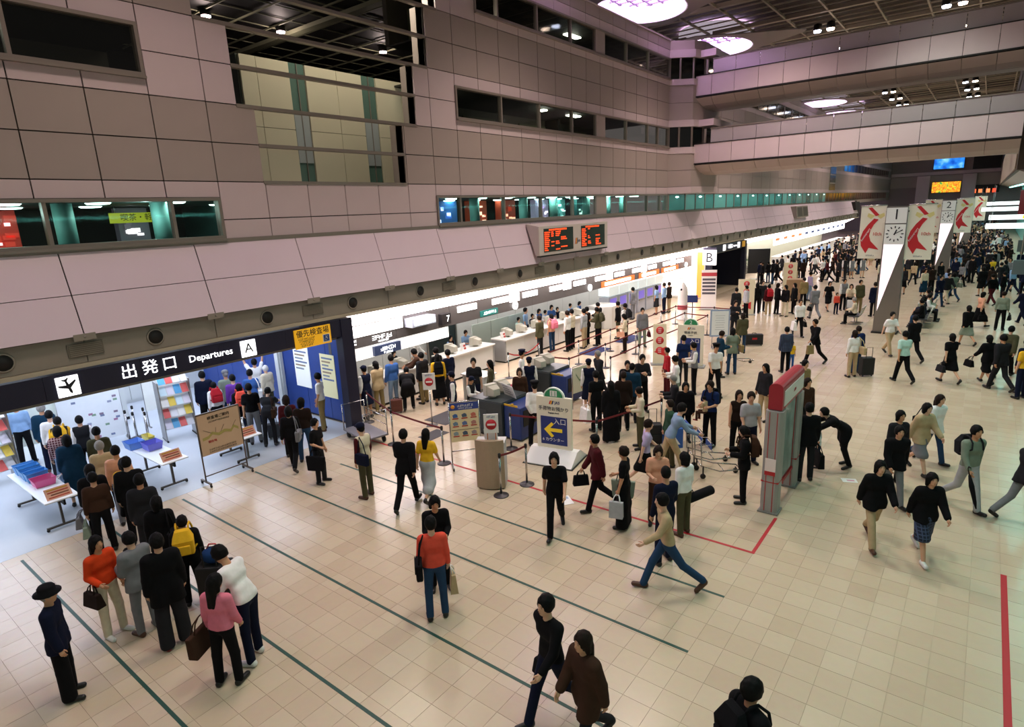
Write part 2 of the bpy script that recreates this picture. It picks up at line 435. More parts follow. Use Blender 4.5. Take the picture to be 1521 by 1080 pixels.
# ------------------------------------------------------------------ ledge, fascia
def ledge():
    root = sroot('trim_1')
    ys = [1.43+2.62*k for k in range(0, 36)]
    P = [(XF, 4.0), (XF-.25, 4.78), (XF-.52, 5.62)]
    s = MB(); s.prism([(XF-.04, 3.99), (XF-.56, 5.60), (XF-.6, 3.99)], 'y', -4, 95); s.build('ledge_core', M_JOINT, root)
    def slab(y0, y1, a, b):
        n = Vector((.955, 0, .297))*.03
        A = Vector((a[0], 0, a[1])); B = Vector((b[0], 0, b[1])); d = (B-A).normalized()*.008; A += d; B -= d
        vs = []
        for y in (y0+.012, y1-.012):
            for p in (A, B, B-n, A-n): vs.append((p.x, y, p.z))
        m = MB(); m.add(vs, [(0, 1, 2, 3), (7, 6, 5, 4), (0, 4, 5, 1), (1, 5, 6, 2), (2, 6, 7, 3), (3, 7, 4, 0)])
        return m
    for y0, y1 in zip([-3.81, -1.19]+ys[:-1], [-1.19, 1.43]+ys[1:]):
        slab(y0, y1, P[0], P[1]).build('ledge_panel', M_LEDGE, root)
        slab(y0, y1, P[1], P[2]).build('ledge_panel', M_LEDGE, root)
    s = MB(); s.box(XF-.7, XF-.5, -4, 95, 5.58, 5.68); s.build('ledge_cap', M_FRAME, root)
    fr = sroot('trim_2')
    s = MB(); s.box(XF-.5, XF-.16, -4, 95, 3.44, 4.0); s.build('fascia_core', M_JOINT, fr)
    allys = [-3.81, -1.19]+ys
    pm = {}
    for y0, y1 in zip(allys[:-1], allys[1:]):
        m = MB(); m.box(XF-.16, XF-.12, y0+.008, y1-.008, 3.46, 4.0); m.build('fascia_panel', M_FASC, fr)
    s = MB(); s.box(XF-.5, XF-.06, -4, 95, 3.37, 3.45); s.build('fascia_lip', M_FASC2, fr)
    br = MB(); br.box(0, .05, -.19, .19, -.07, .06); br.ell((.05, 0, 0), (.02, .025, .025), 8, 5); bme = br.mesh('bracket', M_FASC)
    noz = MB(); noz.lathe([(.17, .0), (.185, .012), (.165, .03), (.15, .02)], axis='x', n=20); nme = noz.mesh('nozzle', M_FASC)
    hol = MB(); hol.lathe([(.15, 0), (.148, .022)], axis='x', n=20); hme = hol.mesh('nozzle_throat', M_BLACK)
    vt = MB(); vt.box(0, .02, -.31, .31, -.135, .135, 0)
    for k in range(7): vt.box(.02, .03, -.28, .28, -.115+.036*k, -.100+.036*k, 1)
    vme = vt.mesh('vent_grille', [mat('#6f665a', .6), mat('#8b8072', .5)])
    for k, y in enumerate(allys):
        obj('bracket', bme, fr, (XF-.05, y, 3.98))
        o = obj('nozzle', nme, fr, (XF-.12, y+1.31, 3.72)); obj('nozzle_throat', hme, o)
        if k % 2 == 1: obj('vent_grille', vme, fr, (XF-.115, y, 3.72))
ledge()

# ------------------------------------------------------------------ departures portal A
def portal(n, y0, y1, x0=-14.05, x1=-13.82):
    root = sroot('door_%d' % n)
    ys = [y0+(y1-y0)*k/8 for k in range(9)] if n == 1 else [y0, (y0+y1)/2, y1]
    for a, b in zip(ys[:-1], ys[1:]):
        s = MB(); s.box(x0, x1, a+.004, b-.004, 2.86, 3.34); s.build('beam_panel', M_NAVY, root)
    s = MB(); s.box(x0-.55, x0, y0, y1, 2.76, 2.9); s.build('beam_soffit', M_FASC, root)
    s = MB(); s.box(x0-.05, x1+.03, y1-.02, y1+.36, 0, 3.34); s.build('post', M_NAVY, root, bevel=.01)
    return root
PA = portal(1, -3.6, 10.05)
def portal_a():
    s = MB(); s.box(-23.4, -14.1, 10.52, 10.62, 0, 3.4)
    wb = struct('wall_entrance_side', s, M_NAVY)
    for k in range(8):
        a = -14.15-1.15*k
        s = MB(); s.box(a-1.14, a-.01, 10.46, 10.52, .08, 3.3); s.build('blue_panel', M_BLUE, wb)
    s = MB(); s.box(-23.6, -23.4, -6, 10.6, 0, 3.5)
    wr = struct('wall_entrance_back', s, M_LWALL)
    for k in range(13):
        s = MB(); s.box(-23.4, -23.36, -5.9+1.25*k, -5.9+1.25*k+1.23, .1, 3.4); s.build('wall_panel', M_LWALL, wr)
    s = MB(); s.box(-23.4, -14.6, -6, 10.6, 3.45, 3.55)
    ce = struct('ceiling_entrance', s, M_WHITE)
    em = mat('#dfe9ff', .5, emit=9)
    for x in (-16, -18.2, -20.4, -22.4):
        for y in (-4, -.6, 2.8, 6.2, 9.0):
            s = MB(); s.box(x-.45, x+.45, y-.9, y+.9, 3.41, 3.45); s.build('light_panel', em, ce)
portal_a()
# ------------------------------------------------------------------ check-in hall under the ledge
M_STRIP = mat('#fff2f4', .5, emit=8.0)
def soffit(n, y0, y1):
    root = sroot('ceiling_checkin_%d' % n)
    N = max(1, round((y1-y0)/2.6))
    for k in range(N):
        a = y0+(y1-y0)*k/N; b = y0+(y1-y0)*(k+1)/N
        s = MB(); P = [(-13.95, 3.36), (-14.95, 2.84), (-14.97, 2.88), (-13.95, 3.41)]
        s.prism(P, 'y', a, b); s.build('light_strip', M_STRIP, root)
    s = MB(); s.box(-14.3, -13.9, y0, y1, 3.36, 3.38); s.build('strip_lip', mat('#7a3f3f', .6), root)
    s = MB(); s.box(-19.5, -14.98, y0, y1, 3.1, 3.2); s.build('soffit_panel', M_WHITE, root)
    return root
soffit(1, 10.45, 38.6); soffit(2, 46.1, 92)
def checkin_shell():
    s = MB(); s.box(-17.9, -17.7, 10.3, 38.6, 0, 3.15)
    wl = struct('wall_checkin_back', s, M_LWALL)
    for k in range(20):
        a = 10.35+1.4*k
        s = MB(); s.box(-17.7, -17.66, a+.01, min(a+1.39, 38.5), .1, 2.0); s.build('wall_panel', M_LWALL, wl)
        s = MB(); s.box(-17.7, -17.62, a+.01, min(a+1.39, 38.5), 2.05, 2.5); s.build('light_band', mat('#f4f6f6', .5, emit=1.1), wl)
    em = mat('#fdf6f6', .5, emit=7)
    for k in range(9):
        s = MB(); s.box(-16.9, -16.3, 11.2+3*k, 13.4+3*k, 3.06, 3.1); s.build('light_panel', em, wl)
    # header
    hr = sroot('trim_3')
    dg = mat('#57524f', .5)
    for k in range(11):
        a = 10.45+2.56*k
        s = MB(); s.box(-15.1, -14.98, a+.004, a+2.556, 2.12, 2.84); s.build('header_panel', dg, hr)
    wb = mat('#fff8f6', .5, emit=2.6); ws = mat('#ffffff', .5, emit=2.2)
    def lbox(y0, y1, z0, z1, m, nm='light_box', x=-14.975):
        s = MB(); s.box(x-.01, x+.03, y0, y1, z0, z1); return s.build(nm, m, hr)
    # left bays: white boxes, projecting sign, number 7, lettering
    lbox(10.5, 13.3, 2.46, 2.80, wb); lbox(13.3, 13.34, 2.46, 2.8, dg)
    s = MB(); s.box(-14.98, -14.6, 13.4, 14.5, 2.44, 2.72); pj = s.build('projecting_sign', mat('#b9bfcc', .4), hr)
    lbox(13.5, 14.42, 2.5, 2.66, ws, x=-14.57)
    R = (math.pi/2, 0, math.pi/2)
    text('A', .22, mat('#c9a0a0', .5), hr, (-14.93, 11.9, 2.63), R)
    blocks(6, .15, M_LETW, hr, (-14.96, 12.4, 2.32), R); blocks(7, .07, M_LETW, hr, (-14.96, 12.45, 2.19), R)
    blocks(9, .07, M_LETW, hr, (-14.96, 11.1, 2.36), R); blocks(10, .06, M_LETW, hr, (-14.96, 11.1, 2.25), R)
    s = MB(); s.box(-14.97, -14.8, 15.0, 15.45, 2.24, 2.62); nb = s.build('number_box', mat('#2b2728', .4), hr)
    text('7', .32, M_LETW, hr, (-14.795, 15.3, 2.43), R)
    s = MB(); s.box(-15.02, -14.9, 12.0, 13.1, 1.75, 2.05); s.build('hanging_sign', mat('#3c4a6d', .4), hr)
    blocks(5, .14, M_LETW, hr, (-14.895, 12.55, 1.93), R); blocks(5, .08, M_LETW, hr, (-14.895, 12.55, 1.80), R)
    lbox(10.5, 15.5, 1.72, 2.1, mat('#f6f3f0', .5, emit=.9), x=-15.04)
    text('━━━', .12, mat('#d0442c', .5), hr, (-14.995, 11.1, 1.86), R)
    # repeated bays
    y = 16.0
    k = 0
    while y < 36.5:
        lbox(y, y+1.05, 2.52, 2.74, wb if k % 2 else ws)
        if k % 2 == 0: text('日本エアシステム', .13, mat('#6a6472', .5), hr, (-14.94, y+.52, 2.63), R)
        else: lbox(y+1.1, y+1.75, 2.46, 2.8, wb)
        if k % 3 == 1:
            s = MB(); s.lathe([(.16, 0), (.16, .06), (.13, .08)], axis='x'); o = s.build('round_number', mat('#ffffff', .5, emit=2), hr); o.location = (-14.95, y+1.4, 2.3)
            text(str(6-k//3), .22, M_LETD, hr, (-14.86, y+1.4, 2.3), R)
        y += 2.0; k += 1
    lbox(17.25, 18.3, 2.16, 2.38, mat('#1f6e66', .4, emit=.5)); blocks(7, .12, M_LETW, hr, (-14.94, 17.8, 2.27), R)
    om = mat('#e0672a', .5, emit=.9)
    for a, b in ((26.6, 30.2), (30.8, 33.4), (33.8, 36.2)):
        lbox(a, b, 2.14, 2.42, om); lbox(a+.3, b-.5, 2.2, 2.36, ws, x=-14.94)
checkin_shell()
def bright_bay():
    """white-lit end bay beside the far gate"""
    s = MB(); s.box(-17.7, -14.1, 38.5, 38.6, 0, 3.1); w = struct('wall_checkin_end', s, M_WHITE)
    for k in range(5): s = MB(); s.box(-17.6+.68*k, -17.6+.68*k+.64, 38.46, 38.5, .15, 2.9); s.build('lit_panel', mat('#fff6ee', .5, emit=1.6), w)
    s = MB(); s.box(-14.6, -14.15, 38.44, 38.5, .1, 3.0); s.build('orange_panel', mat('#f08a3c', .5, emit=1.2), w)
    for z in (.7, 1.3): s = MB(); s.box(-17.2, -15.0, 38.2, 38.46, z, z+.04); s.build('shelf', M_WHITE, w)
bright_bay()

# ------------------------------------------------------------------ portal B and the wall beyond it
def portal_b():
    PB = portal(2, 39.0, 45.7)
    s = MB(); s.box(-14.1, -13.79, 38.62, 39.0, 0, 3.34); s.build('post', M_NAVY, PB, bevel=.01)
    s = MB(); s.box(-20, -14.1, 46.0, 46.2, 0, 3.4); s.build('side_panel', M_NAVY, PB)
    s = MB(); s.box(-20.2, -20, 38.6, 46, 0, 3.4); s.build('back_panel', mat('#2c3a44', .5), PB)
    s = MB(); s.box(-20, -14.4, 38.6, 46, 3.36, 3.44); s.build('portal_ceiling', M_DARK, PB)
    R = (math.pi/2, 0, math.pi/2)
    for y in (41.2, 44.2):
        s = MB(); s.box(-13.83, -13.79, y-.24, y+.24, 2.9, 3.3); s.build('sign_plate', mat('#ffffff', .5, emit=1.2), PB, bevel=.01)
    text('出発口', .3, M_LETW, PB, (-13.79, 42.4, 3.1), R); text('Departures', .16, M_LETW, PB, (-13.79, 43.4, 3.1), R)
    s = MB(); s.box(-13.83, -13.79, 45.0, 45.6, 2.9, 3.3); s.build('sign_plate', mat('#c28f2e', .5, emit=.4), PB)
    t = thing('letter_sign', 'white box sign with black letter B hanging at the far departures gate', 'sign', (-13.6, 37.9, 2.2))
    s = MB(); s.box(-.42, .42, -.08, .08, .05, 1.0); s.build('sign_box', mat('#ffffff', .5, emit=.85), t, bevel=.02)
    text('B', .85, M_LETD, t, (0, -.085, .5), (math.pi/2, 0, 0))
    s = MB(); s.box(-.42, .42, -.07, .07, 1.0, 1.14); s.build('sign_top', mat('#54506a', .5), t)
    s = MB(); s.tube([(-.28, 0, 1.12), (-.28, 0, 1.19)], .02); s.build('hanger', M_STEEL, t)
portal_b()
def far_checkin():
    s = MB(); s.box(-17.9, -17.7, 46.1, 92, 0, 3.15)
    w = struct('wall_far_checkin', s, mat('#cfc8b4', .6))
    for k in range(8):
        s = MB(); s.box(-17.7, -17.64, 46.2+1.3*k, 46.2+1.3*k+1.27, .1, 3.05); s.build('cream_panel', mat('#d9d0bb', .55), w)
    hr = sroot('trim_4')
    for k in range(12):
        a = 58+2.8*k
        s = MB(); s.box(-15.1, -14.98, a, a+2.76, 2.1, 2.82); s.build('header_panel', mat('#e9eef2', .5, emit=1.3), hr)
        s = MB(); s.box(-14.97, -14.94, a+.3, a+1.5, 2.5, 2.72); s.build('light_box', mat('#e0622e', .5, emit=.8) if k < 4 else mat('#3c4a6d', .5), hr)
    em = mat('#f4fbff', .5, emit=6)
    for k in range(11):
        s = MB(); s.box(-17.0, -16.0, 59+3*k, 61+3*k, 3.05, 3.09); s.build('light_panel', em, w)
    cm = mat('#d8dcdc', .5)
    for k in range(10):
        t = thing('check_in_counter', 'pale check-in counter far along the hall behind the crowd', 'counter', (-15, 60+3.1*k, 0), 0, 'far check-in counters')
        s = MB(); s.box(-.3, .3, -1.4, 1.4, 0, 1.02); s.build('counter_body', cm, t); s = MB(); s.box(-.4, .36, -1.45, 1.45, 1.02, 1.08); s.build('counter_top', M_WHITE, t)
far_checkin()

# ------------------------------------------------------------------ pier carrying the bridges, far wall
def pier():
    root = sroot('wall_pier')
    poly = [(-14.4, 32.95), (-13.35, 33.8), (-13.05, 34.6), (-13.05, 37.0), (-13.6, 38.2), (-14.4, 38.7)]
    def inset(d): return [(x-d*(1 if x > -14.3 else 0), y+(d*.6 if y < 36 else -d*.6)) for x, y in poly]
    def band(z0, z1, m, nm, d=0.):
        s = MB(); s.prism(inset(d), 'z', z0+.008, z1-.008); s.build(nm, m, root)
    s = MB(); s.prism(inset(.06), 'z', 6.64, 14.4); s.build('pier_core', M_JOINT, root)
    for z0, z1, m, d in ((6.62, 6.98, M_PL, -.05), (6.98, 7.85, M_PD, 0), (7.85, 8.72, M_PD, 0), (8.72, 9.07, M_PL, -.04), (10.10, 10.46, M_PL, -.1),
                         (10.46, 11.33, M_PD, 0), (11.33, 12.2, M_PD, 0), (12.2, 12.52, M_PL, -.04), (13.55, 13.94, M_PL, -.1), (13.94, 14.4, M_PD, 0)):
        band(z0, z1, m, 'pier_band', d)
    gd = mat('#0b0f0e', .06, spec=.7)
    for z0, z1 in ((9.07, 10.10), (12.52, 13.55)): band(z0, z1, gd, 'pier_glazing', .02)
    for z0, z1 in ((9.07, 10.10), (12.52, 13.55)):
        for (x, y) in ((-13.9, 33.32), (-13.36, 33.78), (-13.05, 34.6)):
            s = MB(); s.box(x-.04, x+.04, y-.04, y+.04, z0, z1); s.build('mullion', M_FRAME, root)
        s = MB(); s.box(-13.5, -12.3, 34.1, 37, z1, z1+.34); s.build('canopy_block', M_PL, root)
pier()
def far_wall():
    root = sroot('wall_left_far')
    s = MB(); s.box(XW-.3, XW-.03, 38.5, 128, 5.3, 14.4); s.box(XW-.3, XW-.03, 33.0, 38.5, 5.3, 6.7)
    s.build('backing', M_PD, root)
    ys = [38.7+2.4*k for k in range(38)]
    def span(z0, z1, m, n0=0, n1=37):
        b = MB()
        for a, c in zip(ys[n0:n1], ys[n0+1:n1+1]): b.box(XW-.03, XW, a+.015, c-.015, z0+.015, z1-.015)
        b.build('panel_row', m, root)['kind'] = 'stuff'
    for z0, z1, m in ((6.62, 6.98, M_PL), (6.98, 7.85, M_PD), (7.85, 8.72, M_PD), (8.72, 9.07, M_PL), (9.07, 10.1, M_PD), (10.1, 10.46, M_PL), (10.46, 11.33, M_PD), (11.33, 12.2, M_PD), (12.2, 12.52, M_PL), (13.55, 13.94, M_PL), (13.94, 14.4, M_PD)):
        span(z0, z1, m)
    gd = mat('#14130f', .08)
    for z0, z1, a, b in ((12.52, 13.55, 44, 76), (9.07, 10.1, 84, 124), (9.07, 10.1, 66, 72)):
        w = sroot('window_%d' % (20+int(a)))
        s = MB(); s.box(XW-.02, XW+.02, a, b, z0+.05, z1-.05); s.build('pane', gd, w)
        y = a
        while y <= b: s = MB(); s.box(XW+.02, XW+.05, y-.04, y+.04, z0+.05, z1-.05); s.build('mullion', M_FRAME, w); y += 2.4
    # lit lower band
    w = sroot('window_12')
    cols = ['#2f6a66', '#123034', '#4a8a84', '#4a2420', '#1b3352', '#5a948e', '#0c1c1e', '#31605a']
    y = 33.1; k = 0
    while y < 122:
        L = 1.6 if k % 4 else 2.4
        lit = y < 74
        c = cols[(k*5+k//3) % 8] if lit else ['#3a2a20', '#5a2a20', '#22201c'][k % 3]
        s = MB(); s.box(XW-.02, XW+.01, y+.05, y+L-.05, 5.72, 6.58); s.build('pane', mat(c, .15, emit=.22 if lit else .08), w)
        s = MB(); s.box(XW, XW+.04, y-.06, y+.05, 5.7, 6.62); s.build('mullion', M_FRAME, w)
        if lit and k % 2 == 0:
            s = MB(); s.ell((XW+.02, y+L*.5, 6.45), (.02, .25, .05), 8, 5); s.build('lamp_glow', mat('#c8fff4', .5, emit=5), w)
        y += L; k += 1
    s = MB(); s.box(XW+.01, XW+.06, 76.2, 79.2, 6.9, 10.3)
    st = struct('window_13', s, mat('#6f6d58', .2))
    for z in (7.6, 8.5, 9.4): s = MB(); s.box(XW+.06, XW+.1, 76.2, 79.2, z, z+.12); s.build('transom', M_PD, st)
    # hanging speakers on the ledge
    for y, lab in ((62, 'double monitor box on the ledge far along the hall'), (92, 'dark wedge speaker on the ledge beyond the monitor box')):
        t = thing('wall_monitor', lab, 'monitor', (XF-.2, y, 4.35)); wd = 2.2 if y < 80 else 1.6
        s = MB(); s.prism([(-.1, 0), (.35, .1), (.2, 1.1), (-.35, 1.1)], 'y', -wd, wd); s.build('casing', M_FASC if y < 80 else M_DARK, t)
        if y < 80:
            for c in (-1, 1):
                s = MB(); s.add([(.36, c*1.05-.85, .2), (.36, c*1.05+.85, .2), (.25, c*1.05+.85, 1.0), (.25, c*1.05-.85, 1.0)], [(0, 1, 2, 3)]); s.build('screen', mat('#4a4038', .4), t)
    # end of the hall
    s = MB(); s.box(-22, 9, 128, 128.4, 0, 16)
    ew = struct('wall_end', s, mat('#8c7f80', .6))
    for z0, z1, m in ((7.2, 9.0, M_PD), (9.1, 9.6, M_PL), (12, 14, M_PL)):
        s = MB(); s.box(-14.3, 1, 127.7, 128, z0, z1); s.build('end_band', m, ew)
    for x in (-9.5, -3.2):
        s = MB(); s.box(x-.9, x+.9, 127.0, 128, 0, 9); s.build('end_column', M_PL, ew)
    s = MB(); s.box(-3.0, .6, 127.6, 127.9, 9.7, 11.6); s.build('dark_gallery', M_BLACK, ew)
    s = MB(); s.box(-3.3, .8, 127.4, 127.9, 5.9, 7.1); s.build('dark_gallery', M_BLACK, ew)
    for x, c in ((-2.4, '#ff6a3c'), (-1.6, '#d08050'), (-.6, '#ff8a50'), (.2, '#ff5030')):
        s = MB(); s.box(x-.25, x+.25, 127.3, 127.4, 5.9, 6.5); s.build('shop_light', mat(c, .5, emit=1.5), ew)
    for nm, x0, x1, z0, z1, lab, c in (('video_screen', -8.3, -4.2, 10.0, 11.9, 'large blue glowing screen high on the end wall', None), ('advert_panel', -8.2, -4.3, 6.2, 7.9, 'bright multicoloured lit advert on the end wall', 1)):
        t = thing(nm, lab, 'screen' if c is None else 'advert', (0, 127.5, z0))
        s = MB(); s.box(x0-.08, x1+.08, -.1, .15, -.08, z1-z0+.08); s.build('frame', M_DARK, t)
        m = D.materials.new(nm); m.use_nodes = True; nt = m.node_tree; b = nt.nodes['Principled BSDF']
        tc = nt.nodes.new('ShaderNodeTexCoord'); n = nt.nodes.new('ShaderNodeTexNoise'); n.inputs['Scale'].default_value = .8 if c is None else 2.2
        rr = nt.nodes.new('ShaderNodeValToRGB'); cr = rr.color_ramp
        nt.links.new(tc.outputs['Object'], n.inputs['Vector']); nt.links.new(n.outputs['Fac'], rr.inputs[0])
        stops = ((.3, '#0d4fc0'), (.5, '#2f8ff0'), (.7, '#8fd8ff')) if c is None else ((.3, '#3f9a4a'), (.42, '#f0d030'), (.52, '#e05020'), (.62, '#f4c030'), (.75, '#d03040'))
        for q, (p, cc) in enumerate(stops):
            e = cr.elements[q] if q < 2 else cr.elements.new(p); e.position = p; e.color = (*lin(cc), 1)
        nt.links.new(rr.outputs[0], b.inputs['Emission Color']); b.inputs['Emission Strength'].default_value = 1.3; b.inputs['Base Color'].default_value = (0, 0, 0, 1)
        s = MB(); s.box(x0, x1, -.14, -.1, 0, z1-z0); s.build('display', m, t)
far_wall()

# ------------------------------------------------------------------ bridges
def bridge(z0, lab):
    root = sroot('bridge'); root['label'] = lab; root['category'] = 'bridge'
    x0, x1, Y = -13.65, .7, 34.0
    def arc(y, s):
        return [(y, z0-.06), (y+s*.12, z0-.16), (y+s*.45, z0-.42), (y+s*.95, z0-.55), (y+s*1.3, z0-.55), (y+s*1.3, z0-.35), (y+s*.3, z0-.05)]
    n = 12; d = (x1-x0)/n
    s = MB(); s.box(x0, x1, Y+.06, Y+3.2, z0-.05, z0+.7); s.build('deck', M_DARK, root)
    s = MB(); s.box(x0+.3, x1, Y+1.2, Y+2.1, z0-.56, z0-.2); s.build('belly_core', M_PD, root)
    for k in range(n):
        a, b = x0+d*k, x0+d*(k+1)
        for side in (0, 1):
            ya = Y if side == 0 else Y+3.26
            s = MB(); s.box(a+.01, b-.01, ya-.0, ya+.05, z0+.05, z0+1.02); s.build('fascia_panel', M_PL, root)
            yb = Y+.14 if side == 0 else Y+3.08
            if k > 0:
                s = MB(); s.box(a+.012, b-.012, yb, yb+.03, z0+1.06, z0+1.76); s.build('parapet_panel', mat('#b9aeb0', .25, metal=.35), root)
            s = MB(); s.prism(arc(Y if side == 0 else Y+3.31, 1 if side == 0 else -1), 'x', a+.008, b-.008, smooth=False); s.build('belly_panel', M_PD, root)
    for z, h, dy in ((z0-.02, .06, -.03), (z0+1.02, .045, -.02), (z0+1.77, .04, .1)):
        s = MB(); s.box(x0 if z < z0+1.5 else x0+d, x1, Y+dy, Y+dy+.14, z, z+h); s.build('edge_rail', M_DARK if z < z0+1.5 else M_FRAME, root)
    s = MB(); s.box(x0+.85, x0+.95, Y+.1, Y+.2, z0+1.05, z0+1.8); s.build('parapet_post', M_FRAME, root)
bridge(8.15, 'lower pale panelled footbridge crossing the hall above the crowd')
bridge(11.6, 'upper pale panelled footbridge crossing the hall under the ceiling')

# ------------------------------------------------------------------ hall ceiling
def ceiling():
    s = MB(); s.box(-24, 4, -20, 130, 16.95, 17.1)
    ce = struct('ceiling', s, mat('#33271c', .8))
    ym = {}
    one = MB(); one.box(-.05, .05, -20, 129, 0, .12); me = one.mesh('ceiling_beam', M_GRID)
    ov = [(31.8+11.0*k) for k in range(-3, 8)]; RX_, RY_ = 2.35, 2.85
    def gaps(x):
        u = (x+15.5)/RX_
        return [] if abs(u) >= 1 else [(y-RY_*math.sqrt(1-u*u), y+RY_*math.sqrt(1-u*u)) for y in ov]
    for k in range(12):
        x = -21.5+2.2*k; g = gaps(x)
        if not g: obj('ceiling_beam', me, ce, (x, 0, 16.0)); continue
        e = [-20]+[v for a in g for v in a]+[129]
        for a, b in zip(e[::2], e[1::2]):
            if b > a: s = MB(); s.box(x-.05, x+.05, a, b, 16.0, 16.12); s.build('ceiling_beam', M_GRID, ce)
    thin = MB(); thin.box(-24, 3.5, -.03, .03, 0, .07); tme = thin.mesh('ceiling_bar', M_GRID)
    thick = MB(); thick.box(-24, 3.5, -.14, .14, 0, .2); kme = thick.mesh('ceiling_girder', M_GRID)
    k = 0; y = 20.0
    while y < 129:
        w_, z, h_, nm, pm = (.14, 15.97, .2, 'ceiling_girder', kme) if k % 5 == 0 else (.03, 16.03, .07, 'ceiling_bar', tme)
        hit = [c for c in ov if abs(y-c) < RY_+w_]
        if not hit: obj(nm, pm, ce, (0, y, z))
        else:
            q = max(0, abs(y-hit[0])-w_)/RY_; hx = RX_*math.sqrt(max(0, 1-q*q))
            for a, b in ((-24, -15.5-hx), (-15.5+hx, 3.5)): s = MB(); s.box(a, b, y-w_, y+w_, z, z+h_); s.build(nm, M_GRID, ce)
        y += 1.0 if y < 75 else 1.6; k += 1
    return ce
ceiling()
M_OVAL = mat('#ecc8ff', .5, emit=19.0)
def oval_light(y, lab, x=-15.5, rx=2.2, ry=2.7):
    t = thing('oval_ceiling_light', lab, 'ceiling light', (x, y, 15.9), 0, 'oval coffered ceiling lights')
    N = 40
    ring = [(rx*math.cos(2*math.pi*k/N), ry*math.sin(2*math.pi*k/N)) for k in range(N)]
    s = MB(); vs = [(u, v, 0) for u, v in ring]+[(u, v, .95) for u, v in ring]+[(u*1.03, v*1.03, .95) for u, v in ring]+[(u*1.03, v*1.03, 0) for u, v in ring]
    fs = []
    for k in range(N):
        j = (k+1) % N
        for q in range(4): fs.append((q*N+k, q*N+j, ((q+1) % 4)*N+j, ((q+1) % 4)*N+k))
    s.add(vs, fs, 0, False); s.build('rim', mat('#f4e6f4', .6, emit=.35), t)  # slight glow on the rim stands in for light from the diffuser
    s = MB(); s.prism(ring, 'z', .93, .97); s.build('diffuser', M_OVAL, t)
    gm = mat('#6a5a70', .6)
    for k in range(-3, 4):
        u = k*.62; h = ry*math.sqrt(max(0, 1-(u/rx)**2))
        s = MB(); s.box(u-.06, u+.06, -h, h, .84, .93); s.build('louvre', gm, t)
    for k in range(-4, 5):
        v = k*.62; h = rx*math.sqrt(max(0, 1-(v/ry)**2))
        s = MB(); s.box(-h, h, v-.06, v+.06, .85, .925); s.build('louvre', gm, t)
    # teardrop collar running to a point
    outer = []
    for k in range(N):
        a = 2*math.pi*k/N; c = math.cos(a); e = 1.32
        px = rx*e*c; py = ry*e*math.sin(a)
        if c > 0: px += 2.6*c**6; py *= (1-.25*c)
        outer.append((px, py))
    s = MB(); vs = [(u*1.03, v*1.03, -.02) for u, v in ring]+[(u, v, .0) for u, v in outer]+[(u, v, .06) for u, v in outer]+[(u*1.03, v*1.03, .06) for u, v in ring]
    s.add(vs, fs); s.build('collar', mat('#8d837c', .7), t)
for k in range(-3, 8):
    y = 31.8+11.0*k
    oval_light(y, {0: 'large oval coffered ceiling light partly hidden by the wall top', 1: 'oval coffered ceiling light just behind the wall end of the upper bridge', 4: 'oval coffered ceiling light seen above the lower bridge parapet', 5: 'oval coffered ceiling light seen above the lower bridge parapet'}.get(k, 'oval coffered ceiling light over the wall top away from the bridges'))
def ceiling_lamps():
    hm = mat('#15110e', .6)
    proto = {}
    for i, (x, y) in enumerate(LAMPS):
        if y < 20: continue
        for dy in (0,):
            for dx, c in ((-.35, '#dfe6ff'), (.35, '#ffe0c8')):
                t = thing('ceiling_lamp', 'small bright round lamp of a pair on the dark grid ceiling', 'lamp', (x+dx, y, 15.55), 0, 'paired round lamps on the grid ceiling')
                if 'h' not in proto:
                    s = MB(); s.lathe([(.2, .02), (.24, .1), (.22, .36), (.08, .42)], n=14); proto['h'] = s.mesh('lamp_housing', hm)
                if c not in proto:
                    s = MB(); s.lathe([(.19, -.06), (.21, .03)], n=14); proto[c] = s.mesh('bulb', mat(c, .5, emit=22))
                obj('lamp_housing', proto['h'], t); obj('bulb', proto[c], t)
ceiling_lamps()

# ------------------------------------------------------------------ right side far off
def right_side():
    s = MB(); s.box(.75, 5, 36.4, 127, 6.9, 16)
    w = struct('wall_right', s, mat('#4a4038', .7))
    s = MB(); s.box(.7, .75, 38, 127, 7.0, 10.2); s.build('face_panel', mat('#9a8a78', .6), w)
    for z in (10.4, 13.6):
        s = MB(); s.box(.68, .75, 38, 127, z, z+1.8); s.build('dark_opening', M_BLACK, w)
    s = MB(); s.prism([(.75, 6.95), (1.9, 6.55), (5, 6.55), (5, 6.95)], 'y', 38, 127); s.build('soffit', M_PD, w); s = MB(); s.box(2.0, 5, -12, 38, 6.55, 6.95); s.build('soffit', M_PD, w)
    s = MB(); s.box(2.0, 2.2, 40, 125, 6.48, 6.55); s.build('cyan_tube', mat('#7ff0e2', .5, emit=12), w)
    for k in range(8): s = MB(); s.box(2.2, 2.4, -11+6*k, -6+6*k, 6.48, 6.55); s.build('cyan_tube', mat('#7ff0e2', .5, emit=15), w)
    s = MB(); s.box(3.6, 3.8, 38, 127, 0, 6.4)
    lw = struct('wall_right_lower', s, mat('#4f8a88', .5))
    for k in range(60):
        s = MB(); s.box(3.5, 3.6, 39+1.4*k, 39.7+1.4*k, .1, 6.2); s.build('fin', mat('#8fd0c8', .4), lw)
    for y, lab in ((46, 'dark red hanging banner by the teal finned wall'), (66, 'dark red hanging banner farther along the teal finned wall')):
        t = thing('banner', lab, 'banner', (2.55, y, 4.0)); s = MB(); s.box(-.7, .7, -.03, .03, 0, 2.0); s.build('cloth', mat('#8c1a24', .7), t)
        s = MB(); s.tube([(-.75, 0, 2.02), (.75, 0, 2.02)], .03); s.build('rod', M_STEEL, t)
right_side()
